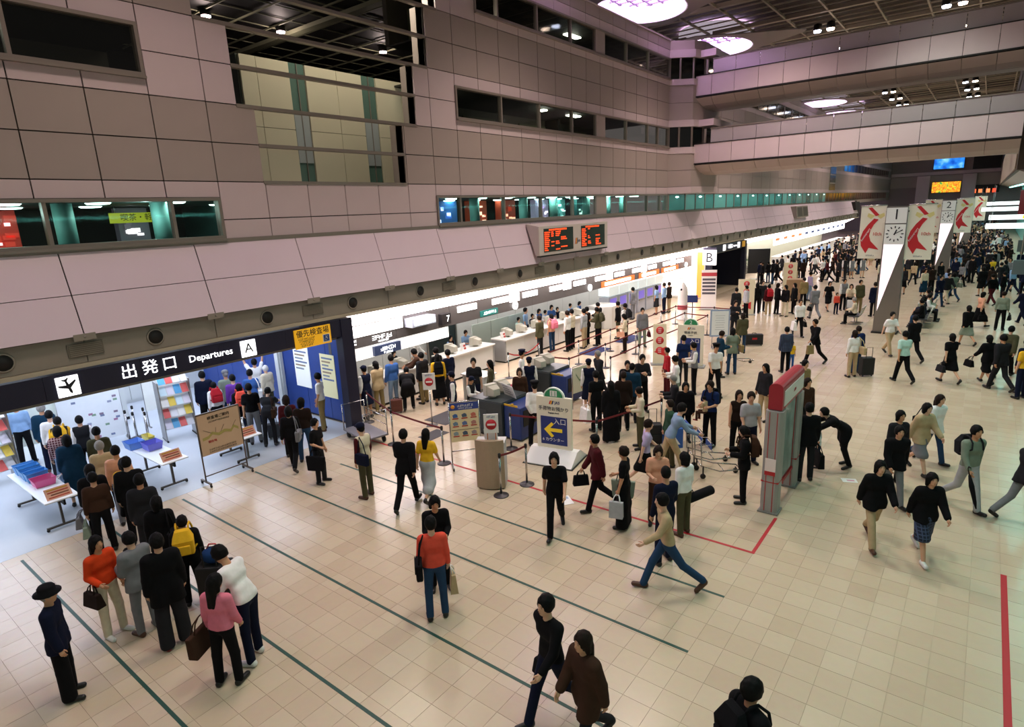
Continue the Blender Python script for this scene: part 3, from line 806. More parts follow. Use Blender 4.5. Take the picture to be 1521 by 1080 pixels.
# ------------------------------------------------------------------ people: blended tapered limbs, surfaced on a grid into one continuous skin
class Field:
    def __init__(s, lo, hi, h):
        s.h = h; s.o = np.array(lo, float); n = np.ceil((np.array(hi)-s.o)/h).astype(int)+1
        s.n = n; s.d = np.full(n, 1.0, np.float32)
        s.ax = [s.o[i]+h*np.arange(n[i]) for i in range(3)]
    def _win(s, lo, hi):
        a = np.maximum(((np.array(lo)-s.o)/s.h).astype(int), 0); b = np.minimum(((np.array(hi)-s.o)/s.h).astype(int)+2, s.n)
        if (b <= a).any(): return None
        sl = tuple(slice(p, q) for p, q in zip(a, b))
        return sl, s.ax[0][sl[0]][:, None, None], s.ax[1][sl[1]][None, :, None], s.ax[2][sl[2]][None, None, :]
    def _smin(s, sl, d, k):
        cur = s.d[sl]
        if k <= 0: s.d[sl] = np.minimum(cur, d)
        else:
            hh = np.clip(.5+.5*(cur-d)/k, 0, 1); s.d[sl] = cur*(1-hh)+d*hh-k*hh*(1-hh)
    def cone(s, a, b, ra, rb, k=.03, fy=1.):
        """tapered capsule; fy<1 flattens it front to back"""
        a = np.array(a, float); b = np.array(b, float); R = max(ra, rb)+.06+k
        w = s._win(np.minimum(a, b)-R, np.maximum(a, b)+R)
        if w is None: return
        sl, X, Y, Z = w; u = b-a; g = 1/fy
        px, py, pz = X-a[0], (Y-a[1])*g, Z-a[2]; ux, uy, uz = u[0], u[1]*g, u[2]
        L = ux*ux+uy*uy+uz*uz+1e-9
        t = np.clip((px*ux+py*uy+pz*uz)/L, 0, 1)
        d = np.sqrt((px-t*ux)**2+(py-t*uy)**2+(pz-t*uz)**2)-(ra+t*(rb-ra))
        s._smin(sl, (d*(fy if fy < 1 else 1)).astype(np.float32), k)
    def ell(s, c, r, M=None, k=.02, sub=False):
        c = np.array(c, float); r = np.array(r, float); R = r.max()+.06
        w = s._win(c-R, c+R)
        if w is None: return
        sl, X, Y, Z = w; p = [X-c[0], Y-c[1], Z-c[2]]
        if M is not None: p = [M[i][0]*p[0]+M[i][1]*p[1]+M[i][2]*p[2] for i in range(3)]
        q = np.sqrt((p[0]/r[0])**2+(p[1]/r[1])**2+(p[2]/r[2])**2); d = ((q-1)*r.min()).astype(np.float32)
        if sub: s.d[sl] = np.maximum(s.d[sl], -d)
        else: s._smin(sl, d, k)
    def rough(s, a):
        s.d = s.d+(a*np.sin(s.ax[0][:, None, None]*71)*np.sin(s.ax[1][None, :, None]*63+1)*np.sin(s.ax[2][None, None, :]*57)).astype(np.float32)
    def cut(s, p, n):
        """keep the side away from n"""
        n = np.array(n, float); n /= np.linalg.norm(n); p = np.array(p, float)
        s.d = np.maximum(s.d, ((s.ax[0][:, None, None]-p[0])*n[0]+(s.ax[1][None, :, None]-p[1])*n[1]+(s.ax[2][None, None, :]-p[2])*n[2]).astype(np.float32))
    def nets(s):
        d = s.d.copy(); 
        for ax in range(3):
            sl = [slice(None)]*3; sl[ax] = 0; d[tuple(sl)] = 1; sl[ax] = -1; d[tuple(sl)] = 1
        neg = d < 0; n = s.n
        c = [neg[i:n[0]-1+i, j:n[1]-1+j, k:n[2]-1+k] for i in (0, 1) for j in (0, 1) for k in (0, 1)]
        cnt = sum(x.astype(np.int8) for x in c); act = (cnt > 0) & (cnt < 8)
        idx = np.full(act.shape, -1, np.int64); I = np.argwhere(act); idx[act] = np.arange(len(I))
        acc = np.zeros((len(I), 3)); num = np.zeros(len(I))
        for ax in range(3):
            for p in (0, 1):
                for q in (0, 1):
                    oa = [0, 0, 0]; o1, o2 = [x for x in range(3) if x != ax]; oa[o1] = p; oa[o2] = q
                    ob = list(oa); ob[ax] = 1
                    va = d[I[:, 0]+oa[0], I[:, 1]+oa[1], I[:, 2]+oa[2]]; vb = d[I[:, 0]+ob[0], I[:, 1]+ob[1], I[:, 2]+ob[2]]
                    m = (va < 0) != (vb < 0); t = np.where(m, va/(va-vb+1e-12), 0)
                    pt = np.tile(np.array(oa, float), (len(I), 1)); pt[:, ax] += t
                    acc[m] += pt[m]; num[m] += 1
        V = s.o+s.h*(I+acc/np.maximum(num, 1)[:, None])
        F = []
        for ax in range(3):
            o1, o2 = (ax+1) % 3, (ax+2) % 3
            sa = [slice(1, -1)]*3; sb = [slice(1, -1)]*3; sa[ax] = slice(0, n[ax]-1); sb[ax] = slice(1, n[ax])
            A = neg[tuple(sa)]; B = neg[tuple(sb)]; E = np.argwhere(A != B)
            if not len(E): continue
            sgn = A[E[:, 0], E[:, 1], E[:, 2]]
            base = E.copy(); base[:, o1] += 1; base[:, o2] += 1
            def at(d1, d2):
                q = base.copy(); q[:, o1] += d1; q[:, o2] += d2; return idx[q[:, 0], q[:, 1], q[:, 2]]
            quad = np.stack([at(-1, -1), at(0, -1), at(0, 0), at(-1, 0)], 1)
            quad[~sgn] = quad[~sgn][:, ::-1]
            F.append(quad)
        return V, (np.concatenate(F) if F else np.zeros((0, 4), int))

def npmesh(name, parts, nmat):
    """parts: list of (V, F quads, material index) joined into one mesh"""
    Vs = []; Fs = []; ms = []; o = 0
    for V, F, mi in parts:
        if len(V) == 0: continue
        Vs.append(V); Fs.append(F+o); ms.append(np.full(len(F), mi)); o += len(V)
    V = np.concatenate(Vs); F = np.concatenate(Fs).astype(np.int32); m = np.concatenate(ms).astype(np.int32)
    me = D.meshes.new(name); me.vertices.add(len(V)); me.vertices.foreach_set('co', V.astype(np.float32).ravel())
    me.loops.add(F.size); me.loops.foreach_set('vertex_index', F.ravel())
    me.polygons.add(len(F)); me.polygons.foreach_set('loop_start', np.arange(0, F.size, 4, dtype=np.int32))
    for _ in range(nmat): me.materials.append(None)
    me.polygons.foreach_set('material_index', m); me.polygons.foreach_set('use_smooth', np.ones(len(F), bool))
    me.update(calc_edges=True)
    return me

POSES = {
 # lean, legs ((hip, out, knee) right, left), arms ((pitch, out, elbow, inward) right, left), head (yaw, pitch)
 'stand': dict(legs=((2, 4, 2), (-2, 4, 2)), arms=((3, 8, 12, .0), (-2, 8, 10, .0))),
 'stand2': dict(legs=((6, 3, 8), (-2, 7, 0)), arms=((8, 7, 22, .15), (0, 9, 14, .0)), head=(18, 4)),
 'walk': dict(lean=4, legs=((24, 1, 6), (-20, 1, 26)), arms=((-22, 8, 10, 0), (24, 8, 26, .1))),
 'walk2': dict(lean=3, legs=((-16, 1, 34), (17, 1, 3)), arms=((16, 8, 20, .1), (-15, 8, 8, 0))),
 'stride': dict(lean=8, legs=((30, 1, 10), (-32, 1, 18)), arms=((-26, 10, 14, 0), (30, 8, 30, .1))),
 'hold': dict(legs=((0, 4, 2), (2, 5, 4)), arms=((12, 6, 82, .35), (10, 6, 78, .35)), head=(0, 14)),
 'phone': dict(legs=((2, 3, 4), (-3, 6, 2)), arms=((32, 14, 132, .5), (4, 8, 18, .0)), head=(-8, 4)),
 'bag': dict(legs=((1, 4, 2), (4, 5, 6)), arms=((-4, 10, 74, .2), (2, 8, 12, 0))),
 'cross': dict(legs=((0, 5, 2), (2, 5, 4)), arms=((20, 10, 95, .8), (16, 10, 92, .8)), head=(0, 10)),
 'reach': dict(lean=14, legs=((2, 4, 4), (6, 5, 8)), arms=((42, 6, 30, .2), (36, 8, 40, .3)), head=(0, 12)),
 'push': dict(lean=24, legs=((26, 1, 10), (-18, 1, 14)), arms=((34, 8, 34, 0), (34, 8, 34, 0)), head=(0, -8)),
 'talk': dict(lean=24, legs=((6, 4, 6), (-2, 6, 2)), arms=((12, 6, 40, .5), (6, 10, 14, 0)), head=(0, 22)),
 'bend': dict(lean=58, legs=((-6, 6, 14), (6, 6, 26)), arms=((52, 6, 14, 0), (46, 6, 18, 0)), head=(0, -20)),
 'crouch': dict(lean=60, legs=((42, 6, 66), (34, 6, 62)), arms=((20, 6, 12, 0), (16, 6, 12, 0)), head=(0, -6)),
 'stoop': dict(lean=42, legs=((4, 5, 14), (-2, 5, 8)), arms=((44, 8, 20, .1), (38, 8, 24, .1)), head=(0, 0)),
 'sit': dict(lean=4, legs=((84, 6, 84), (82, 6, 82)), arms=((20, 8, 58, .3), (18, 8, 62, .3)), head=(0, 10)),
 'raise': dict(legs=((0, 5, 2), (0, 5, 2)), arms=((150, 22, 20, 0), (154, 22, 18, 0)), head=(0, -8)),
 'behind': dict(legs=((0, 7, 0), (0, 7, 0)), arms=((-24, 8, 34, .5), (-24, 8, 34, .5))),
}
def skel(pose):
    P = POSES[pose]; J = {}; rad = math.radians
    lean = rad(P.get('lean', 0)); hz = 1.0
    pel = np.array([0, 0, hz]); J['pel'] = pel
    for sd, (hip, out, kn) in zip((1, -1), P['legs']):
        n = 'r' if sd > 0 else 'l'; h = pel+[sd*.085, 0, -.06]; a, o = rad(hip), rad(out)
        th = np.array([sd*math.sin(o), math.sin(a), -math.cos(a)]); th /= np.linalg.norm(th)
        k = h+.42*th; b = a-rad(kn); sh = np.array([sd*math.sin(o)*.3, math.sin(b), -math.cos(b)]); sh /= np.linalg.norm(sh)
        an = k+.42*sh; J['hip'+n], J['knee'+n], J['ank'+n] = h, k, an
        fp = b if pose != 'sit' else 0; fp = min(.15, fp)*1.0
        fd = np.array([sd*.18, math.cos(fp), math.sin(fp)]); J['toe'+n] = an+fd/np.linalg.norm(fd)*.16+[0, 0, -.045]
        J['heel'+n] = an+[0, -.035, -.045]
    zmin = min(J[q][2] for q in ('toer', 'toel', 'heelr', 'heell'))-.032
    for q in J: J[q] = J[q]-[0, 0, zmin]
    pel = J['pel']; sp = np.array([0, math.sin(lean), math.cos(lean)])
    J['sp'] = sp; fw = np.array([0, math.cos(lean), -math.sin(lean)]); J['fw'] = fw
    J['waist'] = pel+.13*sp; J['chest'] = pel+.33*sp; J['neck'] = pel+.50*sp
    for sd, (pi_, out, el, inw) in zip((1, -1), P['arms']):
        n = 'r' if sd > 0 else 'l'; s = pel+.445*sp+[sd*.165, 0, 0]; a = rad(pi_)+lean*(.3 if lean > .6 else 0); o = rad(out)
        u = np.array([sd*math.sin(o), math.sin(a)*math.cos(o), -math.cos(a)*math.cos(o)])
        e = s+.27*u; b = a+rad(el); f = np.array([sd*(math.sin(o)*.6-inw), math.sin(b), -math.cos(b)]); f /= np.linalg.norm(f)
        w = e+.235*f; J['sh'+n], J['elb'+n], J['wr'+n] = s, e, w; J['hd'+n] = f
    hy, hp = (rad(v) for v in P.get('head', (0, 0)))
    hp = hp+lean*.45
    F = np.array([math.sin(hy)*math.cos(hp), math.cos(hy)*math.cos(hp), -math.sin(hp)]); R = np.array([math.cos(hy), -math.sin(hy), 0]); U = np.cross(R, F)
    J['hM'] = np.array([R, F, U]); J['head'] = J['neck']+.07*sp+.115*U+.02*F
    return J

def fig_field(J, h, grow=.1):
    pts = np.array([v for k, v in J.items() if k not in ('sp', 'fw', 'hM', 'hdr', 'hdl')]); lo = pts.min(0)-.26; hi = pts.max(0)+.26; lo[2] = min(lo[2], -.03)
    return Field(lo, hi, h)
def body_sdf(J, h):
    f = fig_field(J, h); p, sp = J['pel'], J['sp']; X = np.array([1., 0, 0])
    f.cone(p-X*.07, p+X*.07, .100, .100, .04, .85); w = J['waist']; f.cone(w-X*.045, w+X*.045, .092, .092, .06, .82)
    c = J['chest']; f.cone(c-X*.075, c+X*.075, .100, .100, .07, .82); s = (J['shr']+J['shl'])/2; f.cone(s-X*.13, s+X*.13, .062, .062, .05)
    f.cone(J['neck']-.04*sp, J['head'], .056, .05, .02)
    for n in 'rl':
        f.cone(J['hip'+n], J['knee'+n], .080, .055, .03); f.cone(J['knee'+n], J['ank'+n], .055, .036, .015)
        f.cone(J['heel'+n], J['toe'+n], .034, .030, .02)
        f.cone(J['sh'+n], J['elb'+n], .050, .040, .02); f.cone(J['elb'+n], J['wr'+n], .040, .027, .012)
        e = J['wr'+n]+J['hd'+n]*.075; f.cone(J['wr'+n], e, .028, .034, .012)
    M = J['hM']; hc = J['head']
    f.ell(hc, (.077, .095, .116), M, .015)
    loc = lambda a, b, c: hc+a*M[0]+b*M[1]+c*M[2]
    f.ell(loc(0, .045, -.075), (.045, .045, .045), M, .02)            # chin
    f.cone(loc(0, .088, .012), loc(0, .104, -.022), .010, .015, .012)  # nose
    for sd in (1, -1): f.ell(loc(sd*.074, -.004, -.01), (.012, .022, .032), M, .004)
    return f
def fingers(J):
    """five separate bent fingers rooted in each palm, as quads"""
    V = []; F = []
    for n, sd in (('r', 1), ('l', -1)):
        d = J['hd'+n]; w = J['wr'+n]; a = np.array([1., 0, 0]); a = a-d*a.dot(d); a = a/np.linalg.norm(a) if np.linalg.norm(a) > .2 else np.array([0, 1., 0])
        # palm faces the thigh: curl toward the body's middle
        c = np.cross(d, a); side = c if c[1] > 0 else -c; curl = -sd*a
        for k in range(5):
            if k < 4:
                o = (k-1.5)*.018; L = (.066, .076, .072, .056)[k]; r = .0095
                p0 = w+d*.088-side*o; pts = [p0, p0+d*L*.5+curl*.012, p0+d*L*.85+curl*.036]
            else:
                r = .0105; p0 = w+d*.035+side*.026; pts = [p0, p0+d*.032+side*.022+curl*.012, p0+d*.058+side*.026+curl*.02]
            b = len(V); m = 5
            for q, p in enumerate(pts):
                t = pts[min(q+1, 2)]-pts[max(q-1, 0)]; t /= np.linalg.norm(t); u = np.cross(t, [.3, .5, .81]); u /= np.linalg.norm(u); v = np.cross(t, u)
                rr = r*(1, .95, .7)[q]
                for g in range(m): an = 2*math.pi*g/m; V.append(p+rr*(u*math.cos(an)+v*math.sin(an)))
            for q in range(2):
                for g in range(m): F.append((b+q*m+g, b+q*m+(g+1) % m, b+(q+1)*m+(g+1) % m, b+(q+1)*m+g))
            F.append((b+2*m, b+2*m+1, b+2*m+2, b+2*m+3)); F.append((b+2*m+3, b+2*m+4, b+2*m, b+2*m))
    F = [f for f in F if len(set(f)) == 4]
    return np.array(V), np.array(F)
def face_bits(J):
    """eyes, brows and mouth as small quads-based pads"""
    M = J['hM']; hc = J['head']; out = []
    def pad(a, b, c, ra, rc, mi):
        vs = []
        n = 8
        for k in range(n): t = 2*math.pi*k/n; vs.append((a+ra*math.cos(t), b, c+rc*math.sin(t)))
        V = np.array([hc+x*M[0]+y*M[1]+z*M[2] for x, y, z in vs]); out.append((V, np.array([(0, 1, 2, 3), (0, 3, 4, 7), (7, 4, 5, 6)]), mi))
    for sd in (1, -1):
        pad(sd*.030, .0885, .012, .013, .006, 1); pad(sd*.031, .0885, .032, .017, .0045, 1)
    pad(0, .096, -.058, .021, .005, 2)
    return out
TOPS = {'tee': ('short', 0), 'shirt': ('long', 0), 'jacket': ('long', .014), 'coat': ('long', .018), 'vest': ('none', .010), 'dress': ('short', .004), 'tank': ('none', 0), 'long_coat': ('long', .022)}
def top_sdf(J, h, style):
    f = fig_field(J, h); sl, g = TOPS[style]; g += .013; p, sp, fw = J['pel'], J['sp'], J['fw']; X = np.array([1., 0, 0])
    hem = {'tee': -.02, 'shirt': -.01, 'jacket': -.10, 'coat': -.20, 'vest': -.01, 'dress': -.0, 'tank': 0., 'long_coat': -.2}[style]
    f.cone(p-X*.07, p+X*.07, .100+g, .100+g, .04, .88); w = J['waist']; f.cone(w-X*.05, w+X*.05, .095+g, .095+g, .06, .86)
    c = J['chest']; f.cone(c-X*.075, c+X*.075, .102+g, .102+g, .07, .86); s = (J['shr']+J['shl'])/2; f.cone(s-X*.135, s+X*.135, .062+g, .062+g, .05)
    if hem < -.05:
        for n in 'rl': f.cone(J['hip'+n], J['hip'+n]+(J['knee'+n]-J['hip'+n])*(-hem+.12)/.42, .098+g, .105+g, .05)
    f.cut(p+sp*(hem-.055), -sp)
    hem_d = f.d.copy()
    for n in 'rl':
        if sl == 'none': continue
        if sl == 'short':
            e = J['sh'+n]+.72*(J['elb'+n]-J['sh'+n]); f.cone(J['sh'+n], e, .056+g*.8, .058+g*.6, .02)
            f.d = f.d
        else:
            f.cone(J['sh'+n], J['elb'+n], .056+g, .046+g, .025); f.cone(J['elb'+n], J['wr'+n]-J['hd'+n]*.01, .046+g, .034+g, .012)
    f.ell(J['neck']+.075*sp+.02*fw, (.062, .066, .07), None, 0, True)
    return f
def bottom_sdf(J, h, style):
    f = fig_field(J, h); p, sp = J['pel'], J['sp']; X = np.array([1., 0, 0])
    f.cone(p-X*.072-[0, 0, .015], p+X*.072-[0, 0, .015], .108, .108, .04, .9)
    if style in ('trousers', 'jeans', 'wide', 'shorts'):
        fl = {'trousers': (.092, .070, .062), 'jeans': (.088, .064, .060), 'wide': (.098, .094, .098), 'shorts': (.1, .09, .0)}[style]
        for n in 'rl':
            f.cone(J['hip'+n], J['knee'+n], fl[0], fl[1], .03)
            if style != 'shorts': f.cone(J['knee'+n], J['ank'+n]+[0, 0, .0], fl[1], fl[2], .015)
        if style != 'shorts' and min(J['ankr'][2], J['ankl'][2]) < .2: f.cut((0, 0, .035), (0, 0, -1))
        f.cut(p+sp*.085, sp)
    else:
        frac = {'skirt': .95, 'midi': 1.45, 'maxi': 1.95, 'mini': .6}[style]
        L, R = [], []
        for n in 'rl':
            h0 = J['hip'+n]; k, a = J['knee'+n], J['ank'+n]
            if frac <= 1: e = h0+(k-h0)*frac; f.cone(h0, e, .102, .112+.02*frac, .09)
            else: f.cone(h0, k, .102, .122, .09); f.cone(k, k+(a-k)*(frac-1), .122, .13, .09)
            (R if n == 'r' else L).append(h0+(k-h0)*min(frac, 1) if frac <= 1 else k+(a-k)*(frac-1))
        m = (np.array(L[0])+np.array(R[0]))/2
        f.cone(np.array(R[0]), np.array(L[0]), .10, .10, .06); f.cone(p-[0, 0, .1], m, .1, .12, .06)
        f.cut(m-[0, 0, .05], (0, 0, -1)); f.cut(p+sp*.085, sp)
    return f
def hair_sdf(J, h, style):
    M = J['hM']; hc = J['head']; pts = hc; f = Field(hc-[.28, .3, .55], hc+[.28, .28, .24], h)
    loc = lambda a, b, c: hc+a*M[0]+b*M[1]+c*M[2]
    if style == 'bald':
        f.ell(loc(0, -.03, -.01), (.08, .07, .075), M, 0); 
    elif style in ('cap', 'peaked', 'hat'):
        f.ell(loc(0, -.008, .012), (.083, .102, .112), M, 0)
    else:
        f.ell(loc(0, -.010, .012), (.094, .112, .124) if style != 'thin' else (.084, .1, .117), M, 0); f.rough(.006 if style != 'thin' else .002)
    if style in ('bob', 'long', 'pony'):
        for sd in (1, -1): f.cone(loc(sd*.07, -.02, .0), loc(sd*.072, -.02, -.11), .035, .03, .02)
        f.cone(loc(0, -.06, 0), loc(0, -.065, -.11), .07, .06, .03)
    if style == 'long': f.cone(loc(-.03, -.075, -.08), hc+[-.03, 0, -.34]-.105*M[1], .055, .035, .03); f.cone(loc(.03, -.075, -.08), hc+[.03, 0, -.34]-.105*M[1], .055, .035, .03)
    if style == 'pony': f.cone(loc(0, -.11, .03), loc(0, -.13, -.2), .035, .02, .02)
    f.ell(loc(0, .095, -.035), (.062, .075, .088), M, 0, True)
    if style in ('short', 'thin', 'cap', 'peaked', 'bald'): f.cut(loc(0, 0, -.065), -M[2]+.2*M[1])
    return f
def hat_geo(J, style):
    M = J['hM']; hc = J['head']; s = MB(); n = 18
    if style == 'peaked':
        rings = [(.098, .05), (.1, .085), (.125, .12), (.12, .135), (.05, .14)]
    elif style == 'cap': rings = [(.1, .035), (.1, .075), (.085, .115), (.04, .14)]
    else: rings = [(.165, .03), (.168, .045), (.108, .06), (.108, .12), (.09, .145), (.03, .15)]
    s.lathe(rings, n=n)
    if style in ('cap', 'peaked'): s.prism([(.075*math.cos(a), .085+.085*math.sin(a)) for a in [math.pi*k/8 for k in range(9)]], 'z', .045, .055)
    V = np.array([hc+x*M[0]+y*M[1]+z*M[2] for x, y, z in s.v])
    me = D.meshes.new('hat'); me.from_pydata([tuple(v) for v in V], [], s.f); me.polygons.foreach_set('use_smooth', [True]*len(s.f)); me.materials.append(None)
    return me
def shoe_sdf(J, h, n):
    a, b = J['heel'+n], J['toe'+n]; f = Field(np.minimum(a, b)-.1, np.maximum(a, b)+.1, h); f.cone(a, b, .046, .040, .02); f.cone(a+[0, 0, .02], a+[0, .03, .05], .042, .036, .02)
    f.cut((0, 0, min(a[2], b[2])-.034), (0, 0, -1)); return f

VAR = {}
def variant(pose, top, bottom, hair, lod):
    k = (pose, top, bottom, hair, lod)
    if k in VAR: return VAR[k]
    J = skel(pose); out = {}
    if lod < 2:
        h = (.0172, .024)[lod]
        bk = ('body', pose, lod)
        if bk not in VAR:
            V, F = body_sdf(J, h).nets(); parts = [(V, F, 0)]
            fv, ff = fingers(J); parts.append((fv, ff, 0)); parts += face_bits(J)
            VAR[bk] = npmesh('body', parts, 3)
        out['body'] = VAR[bk]
        for nm, st, fn in (('top', top, top_sdf), ('bottom', bottom, bottom_sdf), ('hair', hair, hair_sdf)):
            kk = (nm, pose, st, lod)
            if kk not in VAR:
                V, F = fn(J, h if nm != 'hair' else h*.8, st).nets(); VAR[kk] = npmesh(nm, [(V, F, 0)], 1)
            out[nm] = VAR[kk]
        for n in 'rl':
            kk = ('shoe', n, pose, lod)
            if kk not in VAR: V, F = shoe_sdf(J, h*.8, n).nets(); VAR[kk] = npmesh('shoe', [(V, F, 0)], 1)
            out['shoe'+n] = VAR[kk]
        if hair in ('cap', 'peaked', 'hat'):
            kk = ('hat', pose, hair)
            if kk not in VAR: VAR[kk] = hat_geo(J, hair)
            out['hat'] = VAR[kk]
    else:
        h = .030
        parts = []
        b = body_sdf(J, h); V, F = b.nets(); parts.append((V, F, 0))
        for i, f in ((1, top_sdf(J, h, top)), (2, bottom_sdf(J, h, bottom)), (3, hair_sdf(J, h*.75, hair)), (4, shoe_sdf(J, h*.7, 'r')), (4, shoe_sdf(J, h*.7, 'l'))):
            V, F = f.nets(); parts.append((V, F, i))
        if top == 'vest': V, F = top_sdf(J, h, 'shirt').nets(); parts.append((V, F, 5))
        out['all'] = npmesh('person', parts, 6)
    out['J'] = J
    VAR[k] = out
    return out
SKIN = ['#d9a98a', '#cf9d7c', '#c8936f', '#dcb094']
M_EYE = mat('#1c1412', .4); M_LIP = mat('#a05a4c', .6)
CN = {'black': '#0d0d10', 'charcoal': '#232327', 'navy': '#10162c', 'darkblue': '#16264e', 'grey': '#77787c', 'lightgrey': '#a9abae', 'white': '#ebe9e6', 'cream': '#d8cbb0', 'beige': '#b7a07c', 'khaki': '#8d7a52',
      'olive': '#4d4a34', 'brown': '#3d281d', 'darkbrown': '#241813', 'red': '#a8202a', 'orange': '#d8431c', 'coral': '#e2523f', 'pink': '#dc7a8e', 'yellow': '#e8b32a', 'purple': '#6a3a9a', 'lavender': '#b3a6c8', 'blue': '#3f66a8',
      'lightblue': '#8fb0d8', 'denim': '#27405f', 'paledenim': '#7f95ae', 'teal': '#14344a', 'mint': '#b9dcd2', 'green': '#2c4a38', 'maroon': '#4a151b', 'peach': '#d9a083', 'plaid': '#6b2530', 'sage': '#7e8a7a', 'hairblack': '#060505', 'hairbrown': '#1d110a', 'hairgrey': '#8c8884', 'hairwhite': '#cfcac4', 'shoeblack': '#0e0c0b', 'shoewhite': '#dcdad4', 'shoebrown': '#4a2a18', 'shoered': '#8a1a1e'}
def plaid(c1, c2):
    k = ('plaid', c1, c2)
    if k in MC: return MC[k]
    m = D.materials.new('plaid'); m.use_nodes = True; nt = m.node_tree; b = nt.nodes['Principled BSDF']; b.inputs['Roughness'].default_value = .85
    tc = nt.nodes.new('ShaderNodeTexCoord'); fac = None
    for d in ('X', 'Z'):
        w = nt.nodes.new('ShaderNodeTexWave'); w.bands_direction = d; w.inputs['Scale'].default_value = 5.5; nt.links.new(tc.outputs['Object'], w.inputs['Vector'])
        if fac is None: fac = w
        else:
            a = nt.nodes.new('ShaderNodeMath'); a.operation = 'MAXIMUM'; nt.links.new(fac.outputs['Fac'], a.inputs[0]); nt.links.new(w.outputs['Fac'], a.inputs[1])
    r = nt.nodes.new('ShaderNodeValToRGB'); r.color_ramp.elements[0].position = .8; r.color_ramp.elements[1].position = .9
    r.color_ramp.elements[0].color = (*lin(c1), 1); r.color_ramp.elements[1].color = (*lin(c2), 1)
    nt.links.new(a.outputs[0], r.inputs[0]); nt.links.new(r.outputs[0], b.inputs['Base Color']); MC[k] = m
    return m
def cmat(c):
    if c == 'plaid': return plaid('#5a1a26', '#c9a9a4')
    if c == 'navyplaid': return plaid('#141c30', '#3c4a68')
    return cloth(CN.get(c, c))
PN = 0
def person(x, y, head, pose, top, tc, bottom, bc, hair='short', hc='hairblack', shoe='shoeblack', h=1.64, label=None, group=None, lod=1, z=0., extra=None, ret=None):
    global PN
    PN += 1
    v = variant(pose, top, bottom, hair, lod); s = h/1.72
    sk = mat(SKIN[PN % 4], .55, spec=.35)
    slv = 'yellow' if 'yellow sleeves' in label else 'maroon' if 'cream vest' in label else 'lightblue' if 'blue blouse' in label else 'white'
    def setm(o, ms):
        for sl, m in zip(o.material_slots, ms): sl.link = 'OBJECT'; sl.material = m
    if lod == 2:
        o = obj('person', v['all'], None, (x, y, z), hd(head)); o.scale = (s, s, s)
        setm(o, (sk, cmat(tc), cmat(bc), mat(CN[hc], .7, spec=.18), mat(CN[shoe], .5), cmat(slv)))
        tag(o, label, 'person', group); return o
    o = thing('person', label, 'person', (x, y, z), hd(head), group); o.scale = (s, s, s)
    setm(obj('body', v['body'], o), (sk, M_EYE, M_LIP))
    nm = {'tee': 'shirt', 'shirt': 'shirt', 'jacket': 'jacket', 'coat': 'coat', 'vest': 'vest', 'dress': 'blouse', 'tank': 'top', 'long_coat': 'coat'}[top]
    setm(obj(nm, v['top'], o), (cmat(tc),))
    if top == 'vest': setm(obj('shirt', variant(pose, 'shirt', bottom, hair, lod)['top'], o), (cmat(slv),))
    nb = {'trousers': 'trousers', 'jeans': 'trousers', 'wide': 'trousers', 'shorts': 'shorts'}.get(bottom, 'skirt')
    setm(obj(nb, v['bottom'], o), (cmat(bc),))
    setm(obj('hair', v['hair'], o), (mat(CN[hc], .7, noise=.25, nscale=40, bump=.5, spec=.18),))
    for n in 'rl': setm(obj('shoe', v['shoe'+n], o), (mat(CN[shoe], .45),))
    if 'hat' in v: setm(obj('hat', v['hat'], o), (cmat(extra or 'navy'),))
    if ret is not None: ret.append((o, v['J'], s))
    return o
# ------------------------------------------------------------------ things on the floor of the hall
RX = (math.pi/2, 0, math.pi/2)     # lettering facing away from the wall
RF = (math.pi/2, 0, math.pi)       # lettering facing local +Y
M_RED = mat('#b01c24', .5); M_CHROME = mat('#b8b6b4', .25, metal=1.)
M_BELT = mat('#6e1820', .7); M_CRT = mat('#b9b4a4', .6, noise=.03); M_SCREEN = mat('#20282a', .2)

# --- departures beam lettering and signs
def gate_signs():
    t = thing('departures_sign', 'illuminated white lettering for departures on the navy gate beam', 'sign', (-13.81, 5.0, 3.1))
    for ch, y in (('出', -.31), ('発', .10), ('口', .50)): text(ch, .33, M_LETW, t, (.004, y, 0), RX)
    text('Departures', .22, M_LETW, t, (.004, 1.42, .0), RX)
    for nm, lab, y in (('gate_sign', 'white square aircraft pictogram sign on the navy gate beam', 3.60), ('gate_sign', 'white square sign with letter A on the navy gate beam', 7.32)):
        t = thing(nm, lab, 'sign', (-13.82, y, 2.88))
        s = MB(); s.box(0, .03, -.19, .19, .0, .4); s.build('plate', mat('#ffffff', .5, emit=1.8), t, bevel=.012)
        if y < 5:
            s = MB(); d = .032
            hp = [(.024, .12), (.024, .045), (.155, -.045), (.155, -.08), (.024, -.035), (.018, -.11), (.06, -.145), (.06, -.165)]; s.prism([(0, .165)]+hp+[(0, -.15)]+[(-a, b) for a, b in hp[::-1]], 'x', .03, .036)
            o = s.build('aircraft', M_LETD, t); o.rotation_euler = (math.radians(195), 0, 0); o.location = (0, 0, .2)
        else: text('A', .33, M_LETD, t, (.034, 0, .2), RX)
    t = thing('priority_sign', 'yellow priority screening sign with Japanese lettering on the navy beam', 'sign', (-13.81, 9.12, 2.78))
    s = MB(); s.box(0, .03, -.55, .55, 0, .5); s.build('plate', mat('#e2a51e', .5, emit=.5), t)
    text('優先検査場', .2, M_LETD, t, (.034, 0, .37), RX)
    for k in range(4): blocks(10-k, .055, M_LETD, t, (.031, -.2, .24-.06*k), RX)
    s = MB(); s.box(.03, .036, .28, .5, .04, .25); s.build('wheelchair_plate', M_WHITE, t); text('♿', .17, mat('#2a4a8a', .5), t, (.04, .39, .145), RX)
gate_signs()

